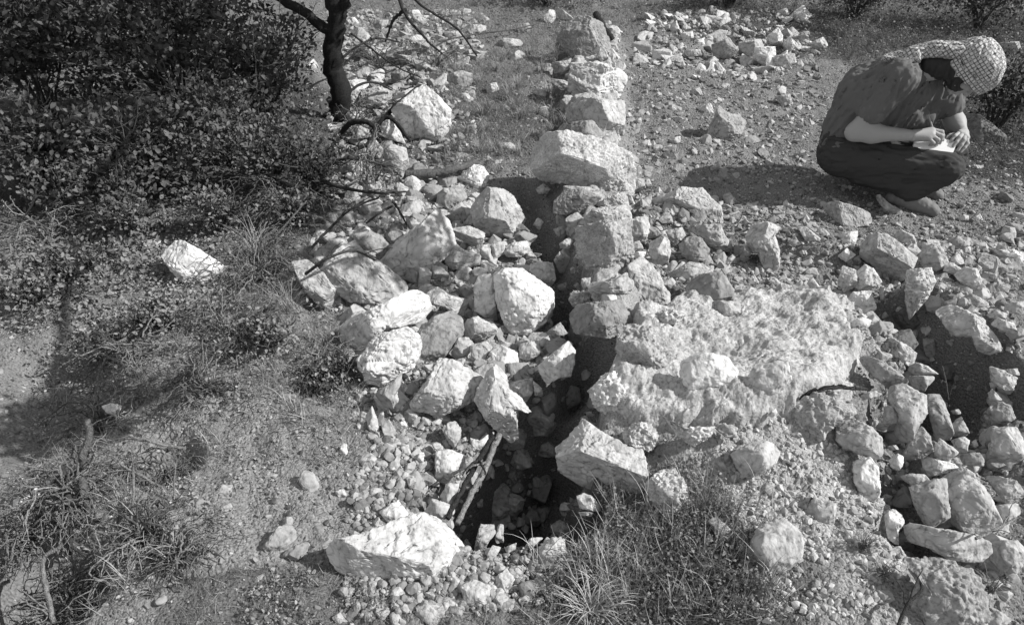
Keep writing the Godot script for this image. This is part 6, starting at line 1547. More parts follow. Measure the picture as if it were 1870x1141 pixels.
func branches() -> void:
	branch("branch", "thick grey bare stem standing in the bottom left corner", "branch", 0.2, 0.012, 0.010, [-123, -0, -145, -123, 4, -147, -124, 8, -149, -125, 11, -154, -125, 15, -156, -124, 18, -160, -125, 22, -163])
	branch("branch", "dark crooked stem left of the thick grey one", "branch", 0.1, 0.010, 0.008, [-123, -0, -133, -125, 4, -140, -128, 8, -148, -132, 12, -155])
	branch("branch", "pale crooked stem between the two upright dark ones", "branch", 0.32, 0.006, 0.004, [-126, -0, -144, -128, 6, -149, -129, 10, -149, -130, 15, -152])
	branch("branch", "long pale stem curving down to the bottom edge at the far left", "branch", 0.36, 0.007, 0.005, [-117, -0, -112, -118, 4, -115, -120, 8, -119, -122, 10, -124, -118, 12, -126])
	branch("branch", "dark crossing twig low at the left edge", "twig", 0.1, 0.007, 0.004, [-137, -0, -134, -129, 3, -138, -125, 4, -140, -116, 4, -142])
	branch("branch", "second dark twig crossing the first at the left edge", "twig", 0.1, 0.007, 0.004, [-137, 2, -145, -129, 3, -139, -121, 3, -133, -114, -0, -130])
	branch("branch", "pale root hanging straight down in the twig tangle", "root", 0.33, 0.006, 0.003, [-108, -0, -137, -108, 4, -141, -108, 10, -147, -111, 12, -155])
	branch("branch", "pale bent twig at the top of the twig tangle", "twig", 0.36, 0.005, 0.003, [-106, 3, -155, -110, 8, -155, -111, 12, -153, -114, 14, -154])
	branch("branch", "thin straight pale stalk right of the twig tangle", "twig", 0.38, 0.003, 0.002, [-100, -0, -150, -100, 6, -154, -100, 10, -158])
	branch("branch", "pale twig arching over the dark hollow in the tangle", "twig", 0.36, 0.005, 0.003, [-105, 2, -172, -107, 8, -167, -111, 12, -165, -118, 12, -166])
	branch("branch", "forked pale root low in the tangle beside the white oval stone", "root", 0.34, 0.005, 0.003, [-112, -0, -133, -111, 3, -136, -109, 4, -137, -107, 1, -137])
	branch("branch", "half-buried long root running along the lower left soil", "root", 0.22, 0.022, 0.012, [-103, -1, -118, -88, -0, -122, -76, -0, -125, -62, -1, -129])
	branch("branch", "long pale curved twig crossing the soil below the oblong stone", "twig", 0.42, 0.006, 0.003, [-159, 2, -214, -145, 5, -226, -137, 6, -240, -130, 5, -246, -127, 3, -260])
	branch("branch", "pale straight twig slanting up to the shrubs' right end", "twig", 0.4, 0.006, 0.003, [-110, 5, -296, -100, 15, -299, -91, 24, -302])
	branch("branch", "pale twig lying across the shade beside the outcrop", "twig", 0.4, 0.008, 0.004, [-99, 12, -313, -92, 10, -314, -85, 6, -316, -77, 2, -315])
	branch("branch", "long dark branch hanging from the top edge to the scrub", "branch", 0.07, 0.012, 0.006, [-83, 50, -581, -76, 40, -563, -63, 26, -558, -58, 20, -559, -49, 5, -580])
	branch("branch", "straight dark branch right of it reaching further down", "branch", 0.07, 0.010, 0.006, [-71, 55, -561, -62, 48, -553, -43, 30, -574, -35, 20, -577, -27, 4, -588])
	branch("branch", "short dark curved branch under the hanging one", "branch", 0.07, 0.014, 0.008, [-78, 40, -579, -89, 30, -596, -98, 15, -628, -104, 2, -636])
	branch("branch", "short dark log near the top between stones", "log", 0.1, 0.024, 0.02, [-89, 2, -598, -79, 2, -604, -68, 2, -610])
	branch("branch", "weathered log lying right below the diamond block", "log", 0.22, 0.026, 0.018, [-57, 6, -369, -42, 6, -370, -31, 7, -373, -20, 6, -383])
	branch("branch", "dark root lying left of the diamond block", "root", 0.06, 0.013, 0.008, [-116, 6, -471, -100, 7, -471, -83, 5, -470])
	branch("branch", "dark root looped round the small oblong stone", "root", 0.06, 0.014, 0.008, [-82, 5, -442, -76, 9, -444, -68, 8, -434, -60, 3, -421])
	branch("branch", "dark root arching over the round grey stone", "root", 0.06, 0.018, 0.011, [-103, 2, -435, -96, 10, -432, -86, 12, -428, -80, 10, -422, -83, 5, -413, -93, 2, -410])
	branch("branch", "dark curved strip along the diamond block's upper left edge", "root", 0.06, 0.016, 0.009, [-78, 5, -461, -71, 11, -466, -61, 14, -486])  # plain dark tube bent along the edge of the block
	branch("branch", "thin bare twig across the pale triangular stone", "twig", 0.1, 0.006, 0.004, [-55, 16, -313, -61, 15, -306, -67, 10, -307])
	branch("branch", "thin dark twig dropping behind the dappled boulder", "twig", 0.1, 0.007, 0.004, [-54, 20, -309, -52, 12, -314, -50, 3, -318])
	branch("branch", "dark root curving over the mortared mass's right flank", "root", 0.08, 0.010, 0.005, [88, 18, -175, 92, 22, -176, 101, 22, -178, 114, 16, -184])
	branch("branch", "short dark stick right of the mound at the top", "log", 0.07, 0.028, 0.022, [68, 23, -637, 71, 21, -608, 78, 13, -600])
	branch("branch", "long wooden stake leaning along the lower trench's left edge", "stake", 0.42, 0.010, 0.009, [-4, 6, -174, -8, 2, -164, -12, -1, -156, -16, -2, -145])
	branch("branch", "added dark strip as the shaded left side of the pale stake", "stake", 0.07, 0.009, 0.008, [-6, 6, -173, -11, 2, -165, -15, -1, -158, -19, -2, -147])  # shadow side of the stake, modelled as its own dark piece
	branch("branch", "thin pale twig resting on the speckled boulder's foot", "twig", 0.4, 0.004, 0.003, [118, 18, -124, 126, 17, -128, 133, 16, -132])
	branch("branch", "thin dark root crossing the bottom right slab", "root", 0.07, 0.005, 0.003, [91, 13, -103, 95, 14, -108, 99, 14, -111, 103, 12, -115])
	branch("branch", "thin twig upright in the pit's right side", "twig", 0.25, 0.003, 0.002, [159, -10, -205, 147, 9, -195, 141, 19, -192])
	branch("branch", "bare dark twig in front of the shrub near the trunk", "twig", 0.1, 0.007, 0.004, [-87, 12, -277, -78, 20, -283, -69, 26, -290, -57, 30, -293])
	branch("branch", "pale leaning stalk at the shrubs' left end", "twig", 0.4, 0.005, 0.003, [-227, 10, -311, -216, 20, -305, -208, 30, -301])
	branch("branch", "pale short stalk beside the shrubs' left leaning one", "twig", 0.4, 0.005, 0.003, [-214, 15, -318, -205, 22, -315, -194, 30, -310])
	branch("branch", "thin dark branch crossing the upper rubble towards the diamond block", "branch", 0.08, 0.008, 0.004, [-115, 30, -554, -100, 20, -549, -83, 12, -537, -64, 6, -529])
	branch("branch", "forked dark branch leaning from the trunk over the white slab", "branch", 0.08, 0.010, 0.005, [-118, 20, -523, -108, 26, -534, -99, 22, -570, -85, 10, -602])
	branch("branch", "dark curved branch from the trunk's foot over the bedded slabs", "branch", 0.07, 0.011, 0.005, [-109, 5, -469, -102, 16, -473, -92, 15, -492, -81, 6, -503])
	branch("branch", "thin grey stick lying over stones right of the hanging branches", "branch", 0.2, 0.007, 0.004, [-59, 6, -621, -29, 6, -643, -2, 6, -655, 24, 6, -678])
	branch("branch", "thin dark branch dropping past the small oblong stone", "branch", 0.08, 0.008, 0.004, [-95, 14, -364, -82, 20, -357, -69, 14, -364, -58, 6, -366])
	branch("branch", "dark branch lying along the shaded stones above the outcrop", "branch", 0.08, 0.010, 0.005, [-95, 16, -340, -80, 16, -331, -65, 14, -330, -53, 8, -344])
	branch("branch", "bent dry branch over the white bedded boulder's upper end", "branch", 0.12, 0.007, 0.004, [-84, 12, -260, -73, 20, -260, -64, 18, -268, -56, 10, -272])


func plants() -> void:
	tuft("grass_tuft", "large arching pale grass tuft at the bottom centre below the trench", "", 0.20, -1.15, 70, 0.16, 1.5, 0.25, 0.5, 0.0035, 11, 0)
	tuft("grass_tuft", "grass tuft with long drooping blades right of the round lumpy trench stone", "", 0.23, -1.23, 45, 0.13, 1.6, 0.2, 0.45, 0.003, 12, 0)
	tuft("grass_tuft", "dark grass tuft growing in the gravel slope left of the broad slab", "", 0.93, -1.28, 120, 0.08, 1.2, 0.08, 0.2, 0.002, 13, 0)
	tuft("grass_tuft", "second dark grass tuft below the first on the gravel slope", "", 0.95, -1.20, 90, 0.07, 1.3, 0.1, 0.25, 0.002, 14, 0)
	tuft("grass_tuft", "thin grass in the pit beside the narrow upright block", "", 1.51, -1.96, 25, 0.16, 0.6, 0.15, 0.3, 0.0025, 15, -0.1)
	tuft("grass_tuft", "sparse grass at the bottom right corner beside the slab", "", 1.30, -1.25, 50, 0.09, 1.2, 0.1, 0.3, 0.0025, 16, 0)
	tuft("grass_tuft", "drooping dry tuft right of the bright oblong stone", "", -1.15, -2.93, 90, 0.26, 1.4, 0.2, 0.42, 0.002, 17, 0)
	tuft("grass_tuft", "dry tuft drooping over the soil below the outcrop's left end", "", -0.91, -2.54, 80, 0.2, 1.5, 0.2, 0.42, 0.002, 18, 0)
	tuft("grass_tuft", "dry wiry tuft standing in the soil below the oblong stone", "", -1.04, -2.25, 50, 0.14, 1.2, 0.22, 0.42, 0.002, 19, 0)
	tuft("grass_tuft", "dry wiry tuft above the twig tangle", "", -1.35, -2.09, 40, 0.13, 1.3, 0.22, 0.4, 0.002, 20, 0)
	tuft("grass_tuft", "tall thin weed grass among the weeds at the bottom centre", "pale grass tufts among the weeds", 0.24, -1.45, 15, 0.15, 0.55, 0.18, 0.45, 0.0028, 100, 0)
	tuft("grass_tuft", "tall thin weed grass among the weeds at the bottom centre", "pale grass tufts among the weeds", 0.08, -1.28, 13, 0.18, 0.96, 0.18, 0.45, 0.0028, 101, 0)
	tuft("grass_tuft", "tall thin weed grass among the weeds at the bottom centre", "pale grass tufts among the weeds", 0.21, -1.28, 13, 0.18, 1.0, 0.18, 0.45, 0.0028, 102, 0)
	tuft("grass_tuft", "tall thin weed grass among the weeds at the bottom centre", "pale grass tufts among the weeds", 0.23, -1.14, 9, 0.18, 0.98, 0.18, 0.45, 0.0028, 103, 0)
	tuft("grass_tuft", "tall thin weed grass among the weeds at the bottom centre", "pale grass tufts among the weeds", 0.62, -1.41, 13, 0.13, 1.02, 0.18, 0.45, 0.0028, 104, 0)
	tuft("grass_tuft", "tall thin weed grass among the weeds at the bottom centre", "pale grass tufts among the weeds", 0.67, -1.17, 14, 0.11, 0.86, 0.18, 0.45, 0.0028, 105, 0)
	tuft("grass_tuft", "tall thin weed grass among the weeds at the bottom centre", "pale grass tufts among the weeds", 0.51, -1.29, 11, 0.12, 0.67, 0.18, 0.45, 0.0028, 106, 0)
	tuft("grass_tuft", "tall thin weed grass among the weeds at the bottom centre", "pale grass tufts among the weeds", 0.66, -1.18, 17, 0.18, 0.5, 0.18, 0.45, 0.0028, 107, 0)
	tuft("grass_tuft", "tall thin weed grass among the weeds at the bottom centre", "pale grass tufts among the weeds", 0.25, -1.22, 13, 0.18, 0.81, 0.18, 0.45, 0.0028, 108, 0)
	tuft("grass_tuft", "tall thin weed grass among the weeds at the bottom centre", "pale grass tufts among the weeds", 0.34, -1.26, 15, 0.15, 0.64, 0.18, 0.45, 0.0028, 109, 0)
	tuft("grass_tuft", "tall thin weed grass among the weeds at the bottom centre", "pale grass tufts among the weeds", 0.23, -1.19, 10, 0.1, 0.88, 0.18, 0.45, 0.0028, 110, 0)
	tuft("grass_tuft", "tall thin weed grass among the weeds at the bottom centre", "pale grass tufts among the weeds", 0.25, -1.28, 16, 0.17, 0.59, 0.18, 0.45, 0.0028, 111, 0)
	tuft("grass_tuft", "tall thin weed grass among the weeds at the bottom centre", "pale grass tufts among the weeds", 0.55, -1.46, 12, 0.16, 0.76, 0.18, 0.45, 0.0028, 112, 0)
	tuft("grass_tuft", "tall thin weed grass among the weeds at the bottom centre", "pale grass tufts among the weeds", 0.19, -1.32, 18, 0.13, 0.84, 0.18, 0.45, 0.0028, 113, 0)
	tuft("grass_tuft", "tall thin weed grass among the weeds at the bottom centre", "pale grass tufts among the weeds", 0.70, -1.45, 9, 0.17, 0.67, 0.18, 0.45, 0.0028, 114, 0)
	tuft("grass_tuft", "tall thin weed grass among the weeds at the bottom centre", "pale grass tufts among the weeds", 0.43, -1.17, 10, 0.13, 0.61, 0.18, 0.45, 0.0028, 115, 0)
	tuft("grass_tuft", "tall thin weed grass among the weeds at the bottom centre", "pale grass tufts among the weeds", 0.40, -1.47, 10, 0.19, 1.07, 0.18, 0.45, 0.0028, 116, 0)
	tuft("grass_tuft", "tall thin weed grass among the weeds at the bottom centre", "pale grass tufts among the weeds", 0.52, -1.14, 9, 0.13, 0.69, 0.18, 0.45, 0.0028, 117, 0)
	tuft("grass_tuft", "tall thin weed grass among the weeds at the bottom centre", "pale grass tufts among the weeds", 0.16, -1.24, 18, 0.17, 0.55, 0.18, 0.45, 0.0028, 118, 0)
	tuft("grass_tuft", "tall thin weed grass among the weeds at the bottom centre", "pale grass tufts among the weeds", 0.45, -1.16, 13, 0.11, 0.73, 0.18, 0.45, 0.0028, 119, 0)
	tuft("grass_tuft", "tall thin weed grass among the weeds at the bottom centre", "pale grass tufts among the weeds", 0.72, -1.36, 9, 0.14, 0.77, 0.18, 0.45, 0.0028, 120, 0)
	tuft("grass_tuft", "tall thin weed grass among the weeds at the bottom centre", "pale grass tufts among the weeds", 0.30, -1.19, 13, 0.16, 0.76, 0.18, 0.45, 0.0028, 121, 0)
	tuft("grass_tuft", "tall thin weed grass among the weeds at the bottom centre", "pale grass tufts among the weeds", 0.19, -1.15, 10, 0.11, 0.53, 0.18, 0.45, 0.0028, 122, 0)
	tuft("grass_tuft", "tall thin weed grass among the weeds at the bottom centre", "pale grass tufts among the weeds", 0.17, -1.23, 11, 0.16, 0.83, 0.18, 0.45, 0.0028, 123, 0)
	tuft("grass_tuft", "tall thin weed grass among the weeds at the bottom centre", "pale grass tufts among the weeds", 0.46, -1.36, 9, 0.11, 0.82, 0.18, 0.45, 0.0028, 124, 0)
	tuft("grass_tuft", "tall thin weed grass among the weeds at the bottom centre", "pale grass tufts among the weeds", 0.58, -1.33, 12, 0.15, 0.65, 0.18, 0.45, 0.0028, 125, 0)
	tuft("grass_tuft", "small dry grass tuft on the soil slope left of the outcrop", "dry tufts on the soil slope", -1.04, -2.89, 28, 0.09, 1.3, 0.15, 0.36, 0.0018, 140, 0)
	tuft("grass_tuft", "small dry grass tuft on the soil slope left of the outcrop", "dry tufts on the soil slope", -0.88, -2.08, 28, 0.12, 1.3, 0.15, 0.36, 0.0018, 141, 0)
	tuft("grass_tuft", "small dry grass tuft on the soil slope left of the outcrop", "dry tufts on the soil slope", -1.01, -2.89, 28, 0.08, 1.3, 0.15, 0.36, 0.0018, 142, 0)
	tuft("grass_tuft", "small dry grass tuft on the soil slope left of the outcrop", "dry tufts on the soil slope", -1.05, -2.70, 28, 0.08, 1.3, 0.15, 0.36, 0.0018, 143, 0)
	tuft("grass_tuft", "small dry grass tuft on the soil slope left of the outcrop", "dry tufts on the soil slope", -0.84, -2.77, 28, 0.06, 1.3, 0.15, 0.36, 0.0018, 144, 0)
	tuft("grass_tuft", "small dry grass tuft on the soil slope left of the outcrop", "dry tufts on the soil slope", -0.73, -2.35, 28, 0.13, 1.3, 0.15, 0.36, 0.0018, 145, 0)
	tuft("grass_tuft", "small dry grass tuft on the soil slope left of the outcrop", "dry tufts on the soil slope", -0.83, -2.07, 28, 0.11, 1.3, 0.15, 0.36, 0.0018, 146, 0)
	tuft("grass_tuft", "small dry grass tuft on the soil slope left of the outcrop", "dry tufts on the soil slope", -0.75, -2.20, 28, 0.09, 1.3, 0.15, 0.36, 0.0018, 147, 0)
	tuft("grass_tuft", "small dry grass tuft on the soil slope left of the outcrop", "dry tufts on the soil slope", -1.10, -2.69, 28, 0.12, 1.3, 0.15, 0.36, 0.0018, 148, 0)
	tuft("grass_tuft", "small dry grass tuft on the soil slope left of the outcrop", "dry tufts on the soil slope", -0.68, -2.05, 28, 0.08, 1.3, 0.15, 0.36, 0.0018, 149, 0)
	tuft("grass_tuft", "small dry grass tuft on the soil slope left of the outcrop", "dry tufts on the soil slope", -0.78, -2.15, 28, 0.1, 1.3, 0.15, 0.36, 0.0018, 150, 0)
	tuft("grass_tuft", "small dry grass tuft on the soil slope left of the outcrop", "dry tufts on the soil slope", -0.78, -2.38, 28, 0.11, 1.3, 0.15, 0.36, 0.0018, 151, 0)
	tuft("grass_tuft", "small dry grass tuft on the soil slope left of the outcrop", "dry tufts on the soil slope", -0.88, -2.63, 28, 0.12, 1.3, 0.15, 0.36, 0.0018, 152, 0)
	tuft("grass_tuft", "small dry grass tuft on the soil slope left of the outcrop", "dry tufts on the soil slope", -0.83, -2.84, 28, 0.13, 1.3, 0.15, 0.36, 0.0018, 153, 0)
	tuft("grass_tuft", "small dry grass tuft on the soil slope left of the outcrop", "dry tufts on the soil slope", -0.71, -2.26, 28, 0.06, 1.3, 0.15, 0.36, 0.0018, 154, 0)
	tuft("grass_tuft", "small dry grass tuft on the soil slope left of the outcrop", "dry tufts on the soil slope", -0.84, -2.78, 28, 0.13, 1.3, 0.15, 0.36, 0.0018, 155, 0)
	tuft("grass_tuft", "small dry grass tuft in the scrub right of the diamond block", "dry tufts in the scrub", 0.10, -5.87, 46, 0.1, 1.3, 0.1, 0.38, 0.003, 160, 0)
	tuft("grass_tuft", "small dry grass tuft in the scrub right of the diamond block", "dry tufts in the scrub", 0.06, -4.63, 46, 0.15, 1.3, 0.1, 0.38, 0.003, 161, 0)
	tuft("grass_tuft", "small dry grass tuft in the scrub right of the diamond block", "dry tufts in the scrub", 0.33, -5.43, 46, 0.08, 1.3, 0.1, 0.38, 0.003, 162, 0)
	tuft("grass_tuft", "small dry grass tuft in the scrub right of the diamond block", "dry tufts in the scrub", 0.35, -6.01, 46, 0.16, 1.3, 0.1, 0.38, 0.003, 163, 0)
	tuft("grass_tuft", "small dry grass tuft in the scrub right of the diamond block", "dry tufts in the scrub", -0.33, -4.18, 46, 0.15, 1.3, 0.1, 0.38, 0.003, 164, 0)
	tuft("grass_tuft", "small dry grass tuft in the scrub right of the diamond block", "dry tufts in the scrub", 0.25, -4.67, 46, 0.16, 1.3, 0.1, 0.38, 0.003, 165, 0)
	tuft("grass_tuft", "small dry grass tuft in the scrub right of the diamond block", "dry tufts in the scrub", -0.28, -4.43, 46, 0.11, 1.3, 0.1, 0.38, 0.003, 166, 0)
	tuft("grass_tuft", "small dry grass tuft in the scrub right of the diamond block", "dry tufts in the scrub", 0.24, -4.25, 46, 0.12, 1.3, 0.1, 0.38, 0.003, 167, 0)
	tuft("grass_tuft", "small dry grass tuft in the scrub right of the diamond block", "dry tufts in the scrub", -0.04, -5.97, 46, 0.08, 1.3, 0.1, 0.38, 0.003, 168, 0)
	tuft("grass_tuft", "small dry grass tuft in the scrub right of the diamond block", "dry tufts in the scrub", 0.02, -4.80, 46, 0.16, 1.3, 0.1, 0.38, 0.003, 169, 0)
	tuft("grass_tuft", "small dry grass tuft in the scrub right of the diamond block", "dry tufts in the scrub", 0.04, -5.64, 46, 0.11, 1.3, 0.1, 0.38, 0.003, 170, 0)
	tuft("grass_tuft", "small dry grass tuft in the scrub right of the diamond block", "dry tufts in the scrub", 0.16, -4.72, 46, 0.08, 1.3, 0.1, 0.38, 0.003, 171, 0)
	tuft("grass_tuft", "small dry grass tuft in the scrub right of the diamond block", "dry tufts in the scrub", 0.20, -4.15, 46, 0.09, 1.3, 0.1, 0.38, 0.003, 172, 0)
	tuft("grass_tuft", "small dry grass tuft in the scrub right of the diamond block", "dry tufts in the scrub", -0.02, -5.03, 46, 0.15, 1.3, 0.1, 0.38, 0.003, 173, 0)
	tuft("grass_tuft", "small dry grass tuft in the scrub right of the diamond block", "dry tufts in the scrub", -0.23, -5.39, 46, 0.12, 1.3, 0.1, 0.38, 0.003, 174, 0)
	tuft("grass_tuft", "small dry grass tuft in the scrub right of the diamond block", "dry tufts in the scrub", 0.38, -5.76, 46, 0.09, 1.3, 0.1, 0.38, 0.003, 175, 0)
	tuft("grass_tuft", "small dry grass tuft in the scrub right of the diamond block", "dry tufts in the scrub", 0.04, -4.06, 46, 0.13, 1.3, 0.1, 0.38, 0.003, 176, 0)
	tuft("grass_tuft", "small dry grass tuft in the scrub right of the diamond block", "dry tufts in the scrub", -0.10, -4.10, 46, 0.15, 1.3, 0.1, 0.38, 0.003, 177, 0)
	tuft("grass_tuft", "small dry grass tuft in the scrub right of the diamond block", "dry tufts in the scrub", -0.36, -4.06, 46, 0.1, 1.3, 0.1, 0.38, 0.003, 178, 0)
	tuft("grass_tuft", "small dry grass tuft in the scrub right of the diamond block", "dry tufts in the scrub", -0.19, -4.14, 46, 0.12, 1.3, 0.1, 0.38, 0.003, 179, 0)
	tuft("grass_tuft", "small dry grass tuft in the scrub right of the diamond block", "dry tufts in the scrub", 0.22, -5.56, 46, 0.16, 1.3, 0.1, 0.38, 0.003, 180, 0)
	tuft("grass_tuft", "small dry grass tuft in the scrub right of the diamond block", "dry tufts in the scrub", -0.36, -5.61, 46, 0.12, 1.3, 0.1, 0.38, 0.003, 181, 0)
	tuft("grass_tuft", "small dry grass tuft in the scrub right of the diamond block", "dry tufts in the scrub", -0.18, -4.69, 46, 0.16, 1.3, 0.1, 0.38, 0.003, 182, 0)
	tuft("grass_tuft", "small dry grass tuft in the scrub right of the diamond block", "dry tufts in the scrub", 0.14, -6.03, 46, 0.11, 1.3, 0.1, 0.38, 0.003, 183, 0)
	tuft("grass_tuft", "small dry grass tuft in the scrub right of the diamond block", "dry tufts in the scrub", -0.02, -4.80, 46, 0.14, 1.3, 0.1, 0.38, 0.003, 184, 0)
	tuft("grass_tuft", "small dry grass tuft in the scrub right of the diamond block", "dry tufts in the scrub", -0.08, -5.82, 46, 0.1, 1.3, 0.1, 0.38, 0.003, 185, 0)
	tuft("grass_tuft", "small dry grass tuft in the scrub right of the diamond block", "dry tufts in the scrub", 0.24, -5.09, 46, 0.15, 1.3, 0.1, 0.38, 0.003, 186, 0)
	tuft("grass_tuft", "small dry grass tuft in the scrub right of the diamond block", "dry tufts in the scrub", 0.33, -4.52, 46, 0.14, 1.3, 0.1, 0.38, 0.003, 187, 0)
	tuft("grass_tuft", "small dry grass tuft in the scrub right of the diamond block", "dry tufts in the scrub", 0.04, -5.19, 46, 0.16, 1.3, 0.1, 0.38, 0.003, 188, 0)
	tuft("grass_tuft", "small dry grass tuft in the scrub right of the diamond block", "dry tufts in the scrub", -0.07, -4.02, 46, 0.11, 1.3, 0.1, 0.38, 0.003, 189, 0)
	tuft("grass_tuft", "small dry grass tuft in the scrub right of the diamond block", "dry tufts in the scrub", 0.23, -4.22, 46, 0.14, 1.3, 0.1, 0.38, 0.003, 190, 0)
	tuft("grass_tuft", "small dry grass tuft in the scrub right of the diamond block", "dry tufts in the scrub", -0.12, -5.64, 46, 0.15, 1.3, 0.1, 0.38, 0.003, 191, 0)
	tuft("grass_tuft", "small dry grass tuft in the scrub right of the diamond block", "dry tufts in the scrub", -0.16, -4.45, 46, 0.09, 1.3, 0.1, 0.38, 0.003, 192, 0)
	tuft("grass_tuft", "small dry grass tuft in the scrub right of the diamond block", "dry tufts in the scrub", -0.45, -5.63, 46, 0.15, 1.3, 0.1, 0.38, 0.003, 193, 0)
	tuft("grass_tuft", "wiry tuft of bare stalks in the lower left tangle", "wiry tufts in the lower left", -1.21, -1.23, 22, 0.1, 1.5, 0.15, 0.38, 0.0028, 190, 0)
	tuft("grass_tuft", "wiry tuft of bare stalks in the lower left tangle", "wiry tufts in the lower left", -1.19, -1.57, 22, 0.12, 1.5, 0.15, 0.38, 0.0028, 191, 0)
	tuft("grass_tuft", "wiry tuft of bare stalks in the lower left tangle", "wiry tufts in the lower left", -1.39, -1.53, 22, 0.14, 1.5, 0.15, 0.38, 0.0028, 192, 0)
	tuft("grass_tuft", "wiry tuft of bare stalks in the lower left tangle", "wiry tufts in the lower left", -1.27, -1.37, 22, 0.1, 1.5, 0.15, 0.38, 0.0028, 193, 0)
	tuft("grass_tuft", "wiry tuft of bare stalks in the lower left tangle", "wiry tufts in the lower left", -1.43, -1.82, 22, 0.07, 1.5, 0.15, 0.38, 0.0028, 194, 0)
	tuft("grass_tuft", "wiry tuft of bare stalks in the lower left tangle", "wiry tufts in the lower left", -0.90, -1.27, 22, 0.13, 1.5, 0.15, 0.38, 0.0028, 195, 0)
	tuft("grass_tuft", "wiry tuft of bare stalks in the lower left tangle", "wiry tufts in the lower left", -0.94, -1.20, 22, 0.08, 1.5, 0.15, 0.38, 0.0028, 196, 0)
	tuft("grass_tuft", "wiry tuft of bare stalks in the lower left tangle", "wiry tufts in the lower left", -1.14, -1.47, 22, 0.12, 1.5, 0.15, 0.38, 0.0028, 197, 0)
	tuft("grass_tuft", "wiry tuft of bare stalks in the lower left tangle", "wiry tufts in the lower left", -0.92, -1.31, 22, 0.15, 1.5, 0.15, 0.38, 0.0028, 198, 0)
	tuft("grass_tuft", "wiry tuft of bare stalks in the lower left tangle", "wiry tufts in the lower left", -1.30, -1.37, 22, 0.12, 1.5, 0.15, 0.38, 0.0028, 199, 0)
	tuft("grass_tuft", "wiry tuft of bare stalks in the lower left tangle", "wiry tufts in the lower left", -1.04, -1.39, 22, 0.14, 1.5, 0.15, 0.38, 0.0028, 200, 0)
	tuft("grass_tuft", "wiry tuft of bare stalks in the lower left tangle", "wiry tufts in the lower left", -1.15, -1.22, 22, 0.1, 1.5, 0.15, 0.38, 0.0028, 201, 0)
	tuft("grass_tuft", "wiry tuft of bare stalks in the lower left tangle", "wiry tufts in the lower left", -1.03, -1.23, 22, 0.13, 1.5, 0.15, 0.38, 0.0028, 202, 0)
	tuft("grass_tuft", "wiry tuft of bare stalks in the lower left tangle", "wiry tufts in the lower left", -1.35, -1.65, 22, 0.1, 1.5, 0.15, 0.38, 0.0028, 203, 0)
	twig_tangle("twig_tangle", "tangle of pale bare twigs over the dark hollow at lower left", -1.14, -1.66, 34, 0.2, 0.13, 301)
	twig_tangle("twig_tangle", "tangle of bare stems round the thick grey stem", -1.27, -1.49, 30, 0.2, 0.16, 302)
	twig_tangle("twig_tangle", "bare twigs sprawling in the bottom left corner", -1.20, -1.21, 34, 0.2, 0.1, 303)
	twig_tangle("twig_tangle", "bare twigs below the white oval stone at lower left", -1.05, -1.35, 24, 0.16, 0.08, 304)
	twig_tangle("twig_tangle", "dead wiry bush drooping right of the bright oblong stone", -1.11, -2.79, 44, 0.34, 0.16, 305)
	twig_tangle("twig_tangle", "dead wiry bush drooping above the bare soil", -1.05, -2.35, 40, 0.26, 0.14, 306)
	twig_tangle("twig_tangle", "bare twigs under the low shrubs at the left edge", -2.16, -3.08, 30, 0.34, 0.2, 307)
	twig_tangle("twig_tangle", "bare twigs at the shrub edge left of the outcrop", -1.06, -3.30, 34, 0.34, 0.22, 308)
	twig_tangle("twig_tangle", "bare twigs crossing the stones right of the trunk", -0.75, -3.74, 22, 0.34, 0.22, 309)
	twig_tangle("twig_tangle", "dark bare twigs over the rubble just right of the trunk's top", -1.04, -5.90, 26, 0.42, 0.24, 311)
	twig_tangle("twig_tangle", "thin twigs over the rubble under the hanging branches", -0.56, -5.76, 22, 0.4, 0.18, 312)
	twig_tangle("twig_tangle", "bare twigs round the dark root left of the diamond block", -0.98, -4.53, 24, 0.32, 0.2, 313)
	twig_tangle("twig_tangle", "dry twigs hanging over the soil at the far left shade patch", -1.40, -1.89, 26, 0.24, 0.12, 314)
	twig_tangle("twig_tangle", "wiry dry stems drooping over the middle of the left slope", -1.08, -2.00, 34, 0.24, 0.1, 315)
	twig_tangle("twig_tangle", "wiry dry stems drooping at the outcrop's grassy foot", -0.70, -2.18, 34, 0.22, 0.1, 316)
	twig_tangle("twig_tangle", "low bare twigs right of the half-buried root's left end", -0.92, -1.33, 22, 0.16, 0.06, 317)
	twig_tangle("twig_tangle", "bare twigs at the left edge below the bright white stone", -1.36, -1.39, 26, 0.16, 0.1, 318)
	twig_tangle("twig_tangle", "sparse bare twigs on the soil under the long curved twig", -1.39, -2.18, 26, 0.24, 0.1, 310)
	wall_core("masonry_mass", "broad pale mass of mortared rubble right of the trench", "masonry", [43, -230, 55, -247, 70, -252, 89, -247, 110, -252, 130, -252, 133, -239, 124, -218, 123, -206, 117, -191, 106, -178, 88, -170, 69, -163, 60, -167, 46, -169, 38, -171, 28, -181, 29, -198, 40, -209], 0.045, 0.005, 0.5, 3)
	wall_core("masonry_spine", "narrow mortared core of the spine wall under its blocks", "masonry", [42, -590, 79, -620, 71, -482, 55, -330, 47, -254, 40, -239, 27, -243, 29, -303, 31, -374], 0.05, 0.009, 0.45, 8)


